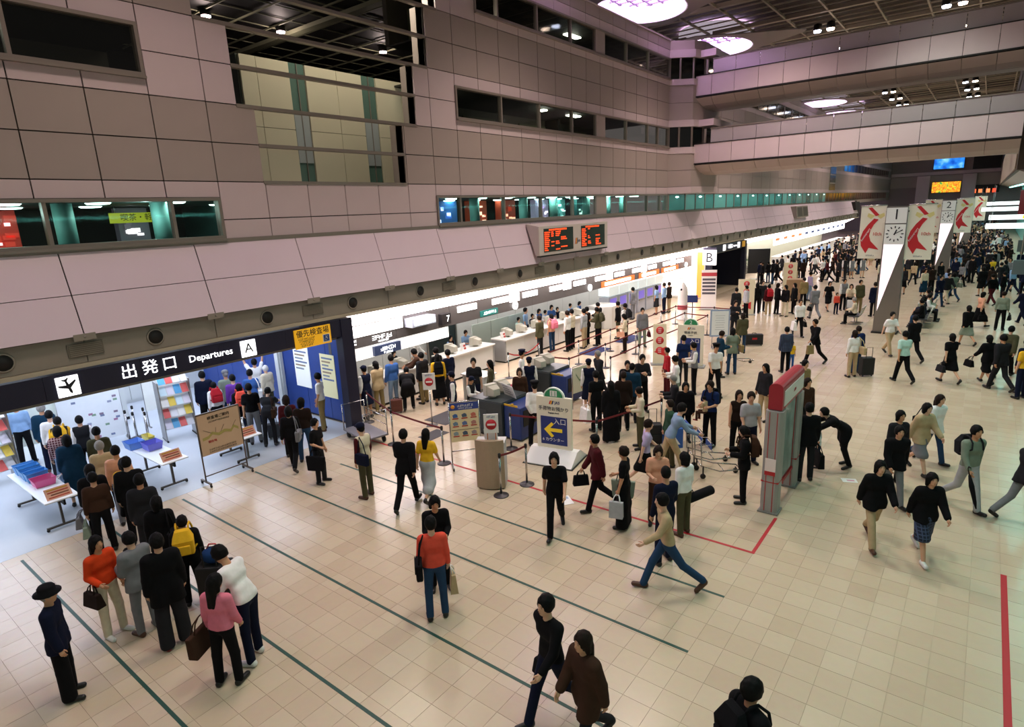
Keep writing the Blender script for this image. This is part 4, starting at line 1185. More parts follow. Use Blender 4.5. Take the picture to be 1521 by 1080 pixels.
# --- flight display on the ledge
def flight_board():
    t = thing('flight_display', 'twin flight information display with orange lettering on the pink ledge', 'display', (-13.6, 19.35, 4.3))
    s = MB(); s.prism([(0, 0), (.0, 1.12), (-.62, 1.22), (-.18, 0)], 'y', 0, 5.4); s.build('casing', mat('#c9bdb6', .5), t, bevel=.012)
    s = MB(); s.box(-.15, .015, .05, 5.35, -.05, .0); s.build('shade_lip', M_DARK, t)
    og = mat('#ff4a1a', .5, emit=1.6); gr = mat('#2f3a22', .5)
    rnd = random.Random(3)
    for y0, y1 in ((.32, 2.45), (3.1, 5.1)):
        s = MB(); s.box(0, .02, y0, y1, .12, 1.02); sc = s.build('screen', mat('#1b2216', .35), t)
        g = MB(); o = MB(); n = 11
        for r in range(n):
            z = .16+.076*r
            g.box(.02, .022, y0+.03, y1-.03, z-.004, z)
            cols = [(0.03, .36), (.5, .18), (.82, .3), (1.2, .5)] if y0 < 1 else [(.05, .4), (.55, .16), (1.2, .42)]
            for k, (a, w_) in enumerate(cols):
                if r == n-1: continue
                if k == 0 or rnd.random() < .55:
                    x = y0+a
                    while x < y0+a+w_*(.5+.5*rnd.random()): 
                        L = .05+.04*rnd.random(); o.box(.02, .026, x, min(x+L, y1-.05), z+.012, z+.055); x += L+.022
        x = y0+.35
        while x < y1-.5: o.box(.02, .026, x, x+.1, .935, .995); x += .13
        g.build('grid', gr, sc); o.build('lettering', og, sc)
    for k, c in enumerate(('#d03028', '#e8b020', '#26306a')):
        s = MB(); s.prism([(2.62+.06*k, .3), (2.66+.06*k, .3), (2.72+.06*k, .55), (2.68+.06*k, .55)], 'x', .0, .008); s.build('logo_stripe', mat(c, .5), t)
    text('JAS', .14, mat('#3a4470', .5), t, (.008, 2.93, .42), RX)
flight_board()

# --- stanchions and belts
def stanchion_proto():
    t = thing('stanchion', 'x', 'stanchion', (0, 0, 0))
    s = MB(); s.lathe([(.17, 0), (.17, .012), (.15, .022), (.04, .032), (.026, .05)], n=18); s.build('base', mat('#4b484a', .45, metal=.6), t)
    s = MB(); s.lathe([(.024, .03), (.024, .92)], n=12); s.build('pole', M_CHROME, t)
    s = MB(); s.lathe([(.03, .89), (.034, .9), (.034, .965), (.026, .985), (.012, .99)], n=12); s.build('belt_head', M_DARK, t)
    return t
SP = None; SPOS = {}
def stanchion(x, y, lab, grp=None):
    global SP
    if SP is None: SP = stanchion_proto(); o = SP; o.location = (x, y, 0); o['label'] = lab
    else: o = dup(SP, (x, y, 0), 0, lab)
    if 'group' in o: del o['group']
    if grp: o['group'] = grp
    return o
def belt(p, q, lab, grp='dark red barrier belts', sag=.02, m=M_BELT):
    (x0, y0), (x1, y1) = p, q; d = Vector((x1-x0, y1-y0, 0)); L = d.length; d.normalize(); n = Vector((-d.y, d.x, 0))*.004
    a = .036; N = 6; s = MB(); up = []
    for k in range(N+1):
        t = (a+(L-2*a)*k/N); z = .93-sag*4*(k/N)*(1-k/N); up.append((Vector((x0, y0, 0))+d*t, z))
    vs = []
    for P, z in up:
        for e in (1, -1):
            for zz in (z-.025, z+.025): vs.append((P.x+n.x*e, P.y+n.y*e, zz))
    fs = []
    for k in range(N):
        b = 4*k; c = b+4; fs += [(b, c, c+1, b+1), (b+3, c+3, c+2, b+2), (b+1, c+1, c+3, b+3), (b+2, c+2, c, b)]
    fs += [(0, 1, 3, 2), (4*N, 4*N+2, 4*N+3, 4*N+1)]
    s.add(vs, fs); o = s.build('barrier_belt', m); tag(o, lab, 'belt', grp); return o
def chain(pts, lab, blab, grp, bgrp, posts=True):
    if posts:
        for p in pts: stanchion(*p, lab, grp)
    for p, q in zip(pts[:-1], pts[1:]): belt(p, q, blab, bgrp)
chain([(-14.2, 10.95), (-12.14, 10.11), (-10.05, 9.9)], 'chrome stanchion of the belt line beside the baggage cage cart', 'dark red belt beside the baggage cage cart', 'stanchions by the cage cart', 'belts by the cage cart')
chain([(-9.2, 11.55), (-7.05, 12.25), (-6.4, 14.6)], 'chrome stanchion between screening machine and advert sign', 'dark red belt behind the advert sign', 'stanchions behind the advert sign', 'belts behind the advert sign')
stanchion(-7.75, 9.3, 'chrome stanchion in front of the brown podium'); stanchion(-7.6, 10.05, 'chrome stanchion behind the brown podium'); belt((-7.75, 9.3), (-7.6, 10.05), 'short belt beside the brown podium')
QX = (-13.5, -12.3, -11.1, -9.9)
for i, x in enumerate(QX):
    ys = [17.4, 20.0, 22.6, 25.2, 27.8] if i else [17.0, 19.0, 27.0]
    if i == 3: ys = [18.2, 20.4, 22.8, 25.2, 27.6]
    if i: chain([(x, y) for y in ys], 'chrome stanchion in the winding rope queue before the long counter', 'dark red belt in the winding rope queue', 'stanchions of the winding queue', 'belts of the winding queue')
    else:
        for y in ys[:2]: stanchion(x, y, 'chrome stanchion of the red rope by the long counter end', 'stanchions of the red rope')
        belt((x, 17.0), (x, 19.0), 'bright red sagging rope by the long counter end', None, .22, mat('#c01a22', .6))
for a, b in (((-12.3, 17.4), (-11.1, 17.4)), ((-11.1, 27.8), (-9.9, 27.6)), ((-12.3, 27.8), (-12.3, 29.6))):
    belt(a, b, 'dark red belt in the winding rope queue', 'belts of the winding queue')
chain([(-12.3, 29.6), (-10.4, 29.9), (-9.0, 29.9)], 'chrome stanchion at the far side of the rope queue', 'dark red belt at the far side of the rope queue', 'far side stanchions', 'far side belts')

# --- counters
def counter(y0, y1, lab, lip=.0, x0=-15.75, x1=-14.98):
    t = thing('check_in_counter', lab, 'counter', (x1, y0, 0)); L = y1-y0; w_ = x1-x0
    n = max(1, round(L/1.3))
    for k in range(n):
        a, b = L*k/n, L*(k+1)/n
        s = MB(); s.box(-w_+.05, -.04, a+.006, b-.006, .08, .92); s.build('front_panel', mat('#d2d0cc', .45, noise=.02), t)
    s = MB(); s.box(-w_+.1, -.1, .03, L-.03, 0, .08); s.build('plinth', M_DARK, t)
    s = MB(); s.box(-w_, .04, -.03, L+.03, .92, .98); s.build('counter_top', mat('#e2dfd8', .35), t, bevel=.012)
    for yy in (-.02, L-.04):
        s = MB(); s.box(-w_+.02, -.02, yy, yy+.06, .05, .915); s.build('end_panel', mat('#8e8d8b', .4), t)
    return t
counter(11.9, 14.3, 'first pale check-in counter beside the blue gate wall')
counter(15.3, 18.0, 'second pale check-in counter with a rounded grey end')
counter(18.75, 26.6, 'long pale check-in counter facing the rope queue')
s = MB(); s.prism([(-14.9, 26.75), (-14.6, 27.0), (-14.6, 28.0), (-14.9, 28.2), (-15.9, 28.2), (-15.9, 26.75)], 'z', 0, 1.15)
tag(s.build('counter_end_block', mat('#c9c6c0', .45), bevel=.02), 'pale curved end block closing the long counter', 'counter')
def crt(x, y, z, rz, lab, grp):
    t = thing('crt_monitor', lab, 'monitor', (x, y, z), rz, grp)
    s = MB(); s.lathe([(.11, 0), (.12, .015), (.05, .03), (.05, .05)], n=14); s.build('stand', M_CRT, t)
    s = MB(); s.box(-.19, .19, .0, .17, .045, .36); s.build('front_case', M_CRT, t, bevel=.015)
    s = MB(); v = [(-.17, 0, .06), (.17, 0, .06), (.17, 0, .34), (-.17, 0, .34), (-.11, -.24, .08), (.11, -.24, .08), (.11, -.24, .27), (-.11, -.24, .27)]
    s.add(v, [(0, 1, 2, 3), (4, 7, 6, 5), (0, 4, 5, 1), (1, 5, 6, 2), (2, 6, 7, 3), (3, 7, 4, 0)]); s.build('rear_case', M_CRT, t, bevel=.01)
    s = MB(); s.box(-.155, .155, .17, .176, .08, .33); s.build('screen', M_SCREEN, t)
    return t
for k, y in enumerate((12.3, 13.4, 15.9, 17.3, 19.3, 20.3, 21.4, 22.5, 23.7, 24.9)):
    crt(-15.35, y, .98, math.pi/2+.2, 'beige terminal monitor standing on %s check-in counter' % ('the first' if y < 15 else 'the second' if y < 18.2 else 'the long'), 'terminals on the %s counter' % ('first' if y < 15 else 'second' if y < 18.2 else 'long'))
PRINT = mat('#c6423c', .6)
def leaflet_holder(x, y, z, rz, lab, grp=None, c=('#c8504a', '#e8e2dc')):
    t = thing('leaflet_holder', lab, 'leaflet holder', (x, y, z), rz, grp)
    s = MB(); s.box(-.14, .14, -.05, .05, 0, .015); s.build('foot', M_WHITE, t)
    s = MB(); s.add([(-.15, -.03, .015), (.15, -.03, .015), (.15, -.11, .27), (-.15, -.11, .27), (-.15, -.045, .015), (.15, -.045, .015), (.15, -.125, .27), (-.15, -.125, .27)],
                    [(0, 1, 2, 3), (7, 6, 5, 4), (0, 4, 5, 1), (1, 5, 6, 2), (2, 6, 7, 3), (3, 7, 4, 0)]); s.build('backplate', M_WHITE, t)
    for i, (u, zz) in enumerate(((-.07, .06), (.07, .06), (-.07, .16), (.07, .16))):
        s = MB(); yy = -.03-.08*(zz-.015)/.255; s.box(u-.055, u+.055, yy, yy+.012, zz-.035, zz+.045); s.build('leaflet', mat(c[i % 2], .6), t)
leaflet_holder(-15.2, 12.9, .98, -math.pi/2, 'red and white leaflet holder on the first counter'); leaflet_holder(-15.2, 16.5, .98, -math.pi/2, 'red and white leaflet holder on the second counter'); leaflet_holder(-15.2, 18.95, .98, -math.pi/2, 'red and white leaflet holder on the long counter')
# dark doorway with hanging coats behind the second counter, frosted partition behind the long one
s = MB(); s.box(-17.66, -17.6, 16.9, 18.6, .1, 1.95); d3 = s.build('door_3', mat('#1c2a2c', .4)); d3['kind'] = 'structure'
s = MB(); s.box(-17.6, -17.56, 16.85, 16.92, .1, 2.0); s.box(-17.6, -17.56, 18.58, 18.65, .1, 2.0); s.box(-17.6, -17.56, 16.92, 18.58, 1.95, 2.0); s.build('door_frame', M_STEEL, d3)
t = thing('partition', 'frosted pale green partition behind the long counter', 'partition', (-16.75, 18.7, 0))
for k in range(3): s = MB(); s.box(-.02, .02, 1.25*k+.01, 1.25*k+1.24, .1, 1.45); s.build('partition_panel', mat('#c3d2c9', .35), t)
s = MB(); s.box(-.04, .04, 0, 3.75, 0, .1); s.build('partition_base', M_STEEL, t)

# --- screening machines
def screener(x, y, lab, blab):
    t = thing('screening_machine', lab, 'machine', (x, y, 0))
    dk = mat('#2b3336', .5, noise=.05); bl = mat('#17326e', .45, noise=.05)
    s = MB(); s.box(0, 1.15, 0, 1.2, .06, 1.0); s.build('cabinet', dk, t, bevel=.02)
    s = MB(); s.box(.04, 1.11, .04, 1.16, 0, .06); s.build('plinth', M_BLACK, t)
    s = MB(); s.box(0.02, 1.13, .02, 1.18, 1.0, 1.03); s.build('top_plate', mat('#3a4244', .4), t)
    s = MB(); s.box(.3, .62, -.012, 0, .2, .75); s.build('access_panel', mat('#343c40', .5), t)
    s = MB(); s.box(1.16, 1.72, .08, 1.12, .05, .95); s.build('tunnel_housing', bl, t, bevel=.03)
    s = MB(); s.box(1.72, 1.735, .2, 1.0, .4, .85); s.build('curtain', M_BLACK, t)
    s = MB(); s.box(1.16, 1.6, .1, .13, .953, 1.0); s.box(1.4, 1.46, .09, .15, 1.0, 1.03); s.build('warning_rail', mat('#c9a02a', .5), t)
    return t
screener(-10.95, 11.95, 'dark screening machine with blue tunnel end next to the picture sign', '')
screener(-11.6, 15.2, 'dark screening machine with blue tunnel end next to the red carpet', '')
crt(-10.4, 12.3, 1.03, hd(-75), 'big beige monitor at the edge of the first screening machine', None)
crt(-10.45, 12.82, 1.03, hd(-80), 'big beige monitor farther back on the first screening machine', None)
crt(-11.05, 15.5, 1.03, hd(-75), 'big beige monitor at the edge of the second screening machine', None)
crt(-11.1, 16.05, 1.03, hd(-80), 'big beige monitor farther back on the second screening machine', None)
t = thing('desk_notice', 'white notice panel leaning on the first screening machine', 'notice', (-9.98, 12.6, 1.03), math.radians(-20))
s = MB(); s.add([(-.3, 0, 0), (.3, 0, 0), (.3, -.12, .36), (-.3, -.12, .36), (-.3, -.012, 0), (.3, -.012, 0), (.3, -.132, .36), (-.3, -.132, .36)], [(0, 1, 2, 3), (7, 6, 5, 4), (0, 4, 5, 1), (1, 5, 6, 2), (2, 6, 7, 3), (3, 7, 4, 0)]); s.build('board', M_WHITE, t)
for k in range(4): s = MB(); s.box(-.22, .2-.05*k, -.0, -.001, 0, .02); o = s.build('print_line', mat('#8a8a90', .6), t); o.location = (0, -.042-.025*k, .08+.07*k); o.rotation_euler = (.3, 0, 0)
t = thing('leaflet_desk', 'low white writing desk with yellow leaflets between the machines', 'desk', (-12.75, 14.45, 0))
s = MB(); s.box(-.5, .5, -.35, .35, .86, .9); s.build('desk_top', M_WHITE, t, bevel=.01)
s = MB(); s.box(-.45, -.4, -.3, .3, 0, .86); s.build('side_panel', M_LWALL, t); s = MB(); s.box(.4, .45, -.3, .3, 0, .86); s.build('side_panel', M_LWALL, t); s = MB(); s.box(-.4, .4, .27, .3, .1, .86); s.build('back_panel', M_LWALL, t)
s = MB(); s.box(-12.9, -11.57, 14.95, 17.0, .001, .008); tag(s.build('carpet', mat('#7d1c30', .95, noise=.15, nscale=40, bump=.4)), 'dark red carpet between the screening machines', 'carpet')
for (x, y, w_, l, lab, c) in ((-12.4, 12.7, .9, 1.5, 'dark grey mat behind the no-entry sign', '#4c4a4c'), (-11.7, 11.2, .5, .75, 'small dark grey mat at the foot of the no-entry sign', '#4c4a4c'), (-12.9, 22.3, .8, 1.6, 'blue mat inside the rope queue near the counter', '#27305c'), (-12.7, 25.2, .8, 1.8, 'blue mat inside the rope queue near the ticket machines', '#27305c')):
    s = MB(); s.box(x-w_/2, x+w_/2, y-l/2, y+l/2, .001, .01); tag(s.build('floor_mat', mat(c, .95, noise=.2, nscale=50)), lab, 'mat')

# --- sign stands
def no_entry(x, y, h, rz, lab):
    t = thing('no_entry_sign', lab, 'sign', (x, y, 0), rz)
    s = MB(); s.box(-.16, .16, -.14, .14, 0, .015); s.build('base', mat('#55524f', .5, metal=.5), t)
    s = MB(); s.lathe([(.02, .015), (.02, h-.5)], n=10); s.build('pole', M_CHROME, t)
    s = MB(); s.box(-.18, .18, -.012, .012, h-.5, h); s.build('board', M_WHITE, t)
    s = MB(); s.lathe([(.125, 0), (.125, .004)], (0, .012, h-.26), n=24, axis='y'); s.build('red_disc', mat('#c01f2c', .5), t)
    s = MB(); s.box(-.09, .09, .016, .02, h-.285, h-.235); s.build('white_bar', M_WHITE, t)
    blocks(4, .06, mat('#2a4a8a', .5), t, (0, .014, h-.06), RF)
no_entry(-12.3, 11.75, 1.6, hd(142), 'no-entry sign on a pole behind the belt line')
t = thing('picture_sign', 'cream sign board of luggage pictures with a blue header on a steel frame', 'sign', (-9.45, 10.1, 0), hd(130))
s = MB(); 
for u in (-.36, .36): s.tube([(u, 0, .06), (u, 0, 1.66)], .018)
s.tube([(-.36, 0, .42), (.36, 0, .42)], .016); s.tube([(-.36, 0, 1.66), (.36, 0, 1.66)], .018)
s.build('frame', M_CHROME, t)
for u in (-.36, .36):
    s = MB(); s.box(u-.02, u+.02, -.25, .25, .05, .085); f = s.build('foot', M_STEEL, t)
    for v in (-.23, .23): c = MB(); c.lathe([(.035, -.015), (.035, .015)], (u, v, .035), n=12, axis='x'); c.build('castor', M_BLACK, f)
s = MB(); s.box(-.35, .35, -.012, .012, .66, 1.64); pb = s.build('board', mat('#e0cda2', .5), t)
s = MB(); s.box(-.35, .35, .012, .016, 1.46, 1.64); s.build('header', mat('#2a3f8a', .5), t); blocks(7, .06, M_WHITE, t, (-.03, .018, 1.57), RF); blocks(9, .04, M_WHITE, t, (-.03, .018, 1.5), RF)
s = MB(); s.lathe([(.05, 0), (.05, .003)], (.27, .016, 1.55), n=16, axis='y'); s.build('badge', mat('#e89a2a', .5), t)
for i in range(3):
    for j in range(3):
        u = .22-.22*i; z = 1.32-.2*j-(.05 if j == 2 else 0)
        s = MB(); s.prism([(u-.06, z-.04), (u+.05, z-.05), (u+.07, z+.02), (u, z+.055), (u-.05, z+.03)], 'y', .012, .016); s.build('picture', mat(('#3a62a0', '#6a8098', '#8c9aa0', '#4a5a70', '#5a6a9a', '#405068', '#c06a5a', '#b07a70', '#9a8a8a')[i*3+j], .6), t)
        s = MB(); s.box(u-.075, u+.075, .012, .016, z-.085, z-.06); s.build('caption', M_RED, t)
s = MB(); s.box(-.33, .33, .012, .016, .955, .965); s.build('rule', M_LETD, t)
# podium with sign and leaflets
t = thing('podium', 'brown-fronted podium with grey sides standing on the red line', 'podium', (-8.25, 9.62, 0), hd(150))
s = MB(); pts = [(-.32+.64*k/8, .2+.1*math.sin(math.pi*k/8)) for k in range(9)]; s.prism(pts+[(.32, .17), (-.32, .17)], 'z', .03, 1.16); s.build('curved_front', mat('#a58f77', .5, noise=.06, nscale=12), t)
s = MB(); s.box(-.32, .32, -.22, .165, .03, 1.05); s.build('cabinet', mat('#a3a19f', .45), t, bevel=.01)
s = MB(); s.box(-.28, .28, -.2, .2, 0, .03); s.build('plinth', M_DARK, t); s = MB(); s.box(-.33, .33, -.24, .16, 1.05, 1.075); s.build('top', mat('#c2bfba', .4), t)
leaflet_holder(-8.3, 9.72, 1.075, hd(150)+math.pi, 'clear holder of folded leaflets on the brown podium', None, ('#dfe6e6', '#c8d4d0'))
t = thing('no_entry_sign', 'no-entry sign on an orange bracket above the podium', 'sign', (-8.15, 9.55, 1.075), hd(142))
s = MB(); s.box(-.1, -.08, -.01, .01, 0, .3); s.box(.08, .1, -.01, .01, 0, .3); s.build('bracket', mat('#b8682a', .5), t)
s = MB(); s.box(-.16, .16, -.012, .012, .22, .66); s.build('board', M_WHITE, t)
s = MB(); s.lathe([(.12, 0), (.12, .004)], (0, .012, .42), n=24, axis='y'); s.build('red_disc', mat('#c01f2c', .5), t); s = MB(); s.box(-.085, .085, .016, .02, .398, .442); s.build('white_bar', M_WHITE, t); blocks(4, .05, mat('#2a4a8a', .5), t, (0, .014, .6), RF)

def airline_sign(x, y, rz, lab, wd, title, sub, wedge=True, w2=1.):
    t = thing('airline_sign', lab, 'sign', (x, y, 0), rz)
    cr = mat('#e9e2cc', .5)
    z0 = .28 if wedge else .05
    if wedge:
        s = MB(); s.prism([(-.5, 0), (.5, 0), (.5, .03), (.1, .3), (-.1, .3), (-.5, .03)], 'x', -.62, .62); s.build('wedge_base', M_WHITE, t)
        s = MB(); s.box(-.66, .66, -.53, .53, 0, .012); s.build('base_mat', M_DARK, t)
    else:
        s = MB(); s.box(-.55, .55, -.25, .25, 0, .05); s.build('base', mat('#8a8a88', .5), t)
    s = MB(); s.box(-wd/2, wd/2, -.05, .05, z0, 1.62); s.build('board', cr, t, bevel=.015)
    s = MB(); pts = [(.28*math.cos(a), 1.6+.26*math.sin(a)) for a in [math.pi*k/14 for k in range(15)]]; s.prism(pts, 'y', -.03, .03); s.build('top_arch', mat('#e6efe6', .5), t)
    s = MB(); a = [(.24*math.cos(math.pi*k/14), 1.62+.21*math.sin(math.pi*k/14)) for k in range(15)]; s.prism(a, 'y', .03, .036); s.build('green_disc', mat('#2a8a58', .5), t)
    if wedge:
        s = MB(); s.box(-.09, .09, .036, .042, 1.64, 1.78); s.build('suitcase_icon', M_WHITE, t)
        s = MB(); s.box(-.05, -.035, .042, .046, 1.65, 1.77); s.box(.035, .05, .042, .046, 1.65, 1.77); s.build('icon_strap', mat('#2a8a58', .5), t)
    else: text('2', .2, M_WHITE, t, (0, .042, 1.71), RF)
    for k, c in enumerate(('#26306a', '#e8b020', '#d03028')):
        s = MB(); s.prism([(.02+.035*k, 1.44), (.05+.035*k, 1.44), (.02+.035*k, 1.53), (-.01+.035*k, 1.53)], 'y', .05, .056); s.build('logo_stripe', mat(c, .5), t)
    text('JAS', .1, mat('#3a4470', .5), t, (-.1, .055, 1.485), RF)
    text(title, .115, mat('#55565c', .6), t, (0, .055, 1.32), RF); text(sub, .05, mat('#55565c', .6), t, (0, .055, 1.22), RF)
    s = MB(); s.box(-wd*.38, wd*.38, .05, .056, z0+.12, 1.12); s.build('blue_panel', mat('#1c2f74', .45), t)
    ar = mat('#e6c22a', .5, emit=.15)
    s = MB(); c = .08; z = .78 if wedge else .72
    s.prism([(.26, z), (.06, z+.2), (.0, z+.15), (.1, z+.045), (-.22, z+.045), (-.22, z-.045), (.1, z-.045), (0, z-.15), (.06, z-.2)], 'y', .056, .062); s.build('arrow', ar, t)
    text('入口', .17, M_WHITE, t, (-.16, .058, 1.0), RF); text('6 カウンター', .1, M_WHITE, t, (.02, .058, .52), RF)
    return t
airline_sign(-7.85, 11.6, hd(170), 'white airline sign with yellow arrow on a wedge base', .92, '手荷物お預かり', 'Baggage check')
airline_sign(-8.4, 21.7, hd(165), 'white airline check-in sign with green arch top beside the rope queue', .95, '搭乗手続', 'Check-in', False)
def circle_sign(x, y, rz, lab, h=1.85, w_=.62, arrow=True):
    t = thing('circle_sign', lab, 'sign', (x, y, 0), rz)
    s = MB(); s.box(-w_/2-.08, w_/2+.08, -.22, .22, 0, .03); s.build('base', mat('#8a8a88', .5), t)
    s = MB(); s.box(-w_/2, w_/2, -.03, .03, .03, h); s.build('board', mat('#efe3c4', .5), t, bevel=.008)
    for k in range(3):
        s = MB(); s.lathe([(.15, 0), (.15, .005)], (0, .03, h-.25-.4*k), n=22, axis='y'); s.build('red_ring', mat('#cf2b30', .5), t)
        blocks(1, .16, M_WHITE, t, (-.0, .036, h-.25-.4*k), RF)
    if arrow:
        s = MB(); s.prism([(-.27, .3), (.22, .5), (-.27, .72)], 'y', .03, .036); s.build('red_arrow', mat('#cf2b30', .5), t)
circle_sign(-9.55, 21.5, hd(150), 'narrow cream sign with red circles beside the airline check-in sign', 1.6, .5)
circle_sign(-10.0, 33.7, hd(155), 'cream sign with red circles beyond the frosted notice frame', 1.95, .85)
circle_sign(-10.3, 44.3, hd(155), 'cream sign with red circles in the thick of the far queue', 1.9, .85)
t = thing('notice_stand', 'frosted notice in a blue-grey frame on a stand', 'notice', (-8.5, 25.2, 0), hd(150))
s = MB(); s.box(-.32, .32, -.2, .2, 0, .025); s.build('base', M_STEEL, t)
s = MB(); s.tube([(-.3, 0, .02), (-.3, 0, .55)], .02); s.tube([(.3, 0, .02), (.3, 0, .55)], .02); s.build('legs', M_STEEL, t)
s = MB(); s.box(-.4, .4, -.025, .025, .5, 1.66); s.build('frame', mat('#8ea2bd', .4), t); s = MB(); s.box(-.34, .34, .025, .03, .57, 1.6); s.build('sheet', mat('#dfe5e4', .5), t)
for k in range(7): s = MB(); s.box(-.2+.02*(k % 3), .2-.03*(k % 2), .03, .032, .8+.1*k, .815+.1*k); s.build('print_line', mat('#9aa3a6', .6), t)
t = thing('route_sign', 'pale route sign in a steel frame behind the second screening machine', 'sign', (-9.45, 15.5, 0), hd(100))
s = MB(); s.box(-.4, .4, -.02, .02, .5, 1.3); s.build('board', mat('#d5d0b8', .5), t); s = MB(); s.tube([(-.42, 0, 0), (-.42, 0, 1.34), (.42, 0, 1.34), (.42, 0, 0)], .018); s.build('frame', M_CHROME, t)
s = MB(); s.prism([(-.25, .8), (-.1, 1.0), (.1, .9), (.27, 1.12), (.27, 1.06), (.1, .84), (-.1, .94), (-.25, .74)], 'y', .02, .024); s.build('route_line', mat('#7a8a6a', .6), t)

# --- kiosk
def kiosk():
    t = thing('information_kiosk', 'grey two-post information kiosk with red top on the open floor', 'kiosk', (-2.8, 11.72, 0))
    gy = mat('#9a9792', .45, noise=.04, nscale=6)
    for y in (0, 1.42):
        s = MB(); s.prism([(-.16, -.11), (-.11, -.16), (.11, -.16), (.16, -.11), (.16, .11), (.11, .16), (-.11, .16), (-.16, .11)], 'z', .03, 2.12); p_ = s.build('post', gy, t)
        for u in (-.07, .07): 
            s = MB(); s.box(u-.006, u+.006, y*0-.168, -.155, .05, 2.1); s.build('red_line', M_RED, p_)
        s = MB(); s.box(-.164, .164, -.164, .164, .66, .675); s.build('ring', M_RED, p_)
        s = MB(); s.box(-.19, .19, -.19, .19, 0, .03); s.build('foot', mat('#77746f', .5), p_)
        p_.location = (0, y, 0)
    s = MB(); s.box(-.1, .1, -.178, -.164, .82, 1.16); s.build('notice', mat('#e6d6d2', .5), t); s = MB(); s.box(-.1, .1, -.182, -.178, .82, .9); s.build('notice_band', M_RED, t)
    s = MB(); pts = [(-.13, 0), (.13, 0), (.13, .42)]+[(.13*math.cos(a), .42+.1*math.sin(a)) for a in [math.pi*k/8 for k in range(1, 8)]]+[(-.13, .42)]
    s.prism([(x, z+2.14) for x, z in pts], 'y', -.1, 1.55); s.build('red_hood', mat('#9c2530', .4), t)
    for sd in (-1, 1):
        s = MB(); s.box(sd*.13, sd*.14, .0, 1.5, 2.2, 2.5); s.build('header_plate', mat('#d8d4ce', .4), t)
    s = MB(); s.box(-.06, .06, .17, 1.25, .5, 2.12); s.build('glass_panel', mat('#b9c4bd', .12, metal=.2), t)
    for sd in (-1, 1): s = MB(); s.box(sd*.06, sd*.068, .2, 1.22, .55, 2.05); s.build('poster', mat('#9aa8a2', .15, noise=.5, nscale=3), t)
    s = MB(); s.box(-.1, .1, .17, 1.25, .44, .5); s.build('lower_rail', M_RED, t)
    blocks(3, .07, M_RED, t, (.145, .75, 2.36), RX)
kiosk()

# --- clock pillars with banners
def clock_pillar(x, y, lab, num, lod=0):
    t = thing('clock_pillar', lab, 'pillar', (x, y, 0), hd(180))
    st = mat('#8d8782', .32, metal=.75, noise=.05, nscale=3)
    s = MB(); s.prism([(-.46, 0), (.46, 0), (.40, 5.55), (-.40, 5.55)], 'y', -.28, .22); s.build('shaft', st, t)
    s = MB(); s.box(-.5, .5, -.4, .35, 0, .06); s.build('foot_plate', M_DARK, t)
    lit = mat('#ffeaf2', .4, emit=.9)
    s = MB(); s.prism([(.37, 1.0), (.37, 4.0), (-.37, 4.0)], 'y', .22, .25); s.build('light_wedge', lit, t)
    s = MB(); s.box(-.38, .38, .22, .25, 4.85, 5.5); s.build('number_plate', mat('#d9d9d6', .4, emit=.12), t); text(num, .62, M_LETD, t, (0, .252, 5.2), RF)
    s = MB(); s.box(-.38, .38, .22, .26, 3.95, 4.8); s.build('clock_plate', mat('#dcdcd8', .4, emit=.12), t)
    for k in range(12):
        a = math.pi*k/6; s = MB(); s.box(-.022, .022, .26, .266, .24, .33); o = s.build('hour_mark', M_LETD, t); o.location = (0, 0, 4.4); o.rotation_euler = (0, a, 0)
    for a, L, w_ in ((math.radians(-20), .19, .025), (math.radians(300), .29, .016)):
        s = MB(); s.box(-w_, w_, .268, .274, -.05, L); o = s.build('clock_hand', M_LETD, t); o.location = (0, 0, 4.4); o.rotation_euler = (0, a, 0)
    return t
def banner(x, y, lab, grp, side, w_=.98, h=2.3):
    t = thing('anniversary_banner', lab, 'banner', (x, y, 3.3), hd(180), grp)
    s = MB(); s.box(-w_/2, w_/2, -.008, .008, 0, h); s.build('cloth', mat('#e6e2d0', .8), t)
    s = MB(); s.tube([(-w_/2-.02, 0, h+.02), (w_/2+.02, 0, h+.02)], .02); s.build('rod', M_CHROME, t)
    s = MB(); s.box(min(-side*.47, -side*.54), max(-side*.47, -side*.54), -.03, .03, h-.3, h-.22); s.build('arm', M_CHROME, t)
    rd = mat('#c01c26', .6)
    cv = lambda x, z: (-(x-715)/140*w_, h-(z-265)/275*h)
    out = [(720, 330), (690, 360), (665, 395), (654, 430), (660, 472), (690, 512)]; inn = [(745, 335), (722, 362), (706, 392), (702, 420), (712, 447), (706, 482)]
    s = MB()
    for k in range(5): s.prism([cv(*out[k]), cv(*out[k+1]), cv(*inn[k+1]), cv(*inn[k])], 'y', .008, .014)
    s.prism([cv(712, 447), cv(762, 493), cv(704, 483)], 'y', .008, .014); s.prism([cv(684, 275), cv(704, 272), cv(748, 312), cv(728, 318)], 'y', .008, .014)
    s.build('red_ribbon', rd, t)
    gw = mat('#d8cf8a', .7)
    for sd in (1, -1): s = MB(); s.prism([(sd*.03-.1, h-.42), (sd*.3-.1, h-.3), (sd*.34-.1, h-.44), (sd*.18-.1, h-.56)], 'y', .008, .011); s.build('gold_wing', gw, t)
    text('10th', .2, rd, t, (-.2, .012, h-1.22), RF); text('Anniversary', .13, M_WHITE, t, (.24, .017, h-1.25), (math.pi/2, math.radians(-62), math.pi)); blocks(6, .06, mat('#3a4470', .6), t, (0, .012, .14), RF)
clock_pillar(-3.15, 31.5, 'steel clock pillar numbered 1 with a glowing wedge', '1')
banner(-4.06, 31.6, 'white anniversary banner with red ribbon on the check-in side of the first clock pillar', None, 1); banner(-2.24, 31.35, 'white anniversary banner with red ribbon on the teal-wall side of the first clock pillar', None, -1)
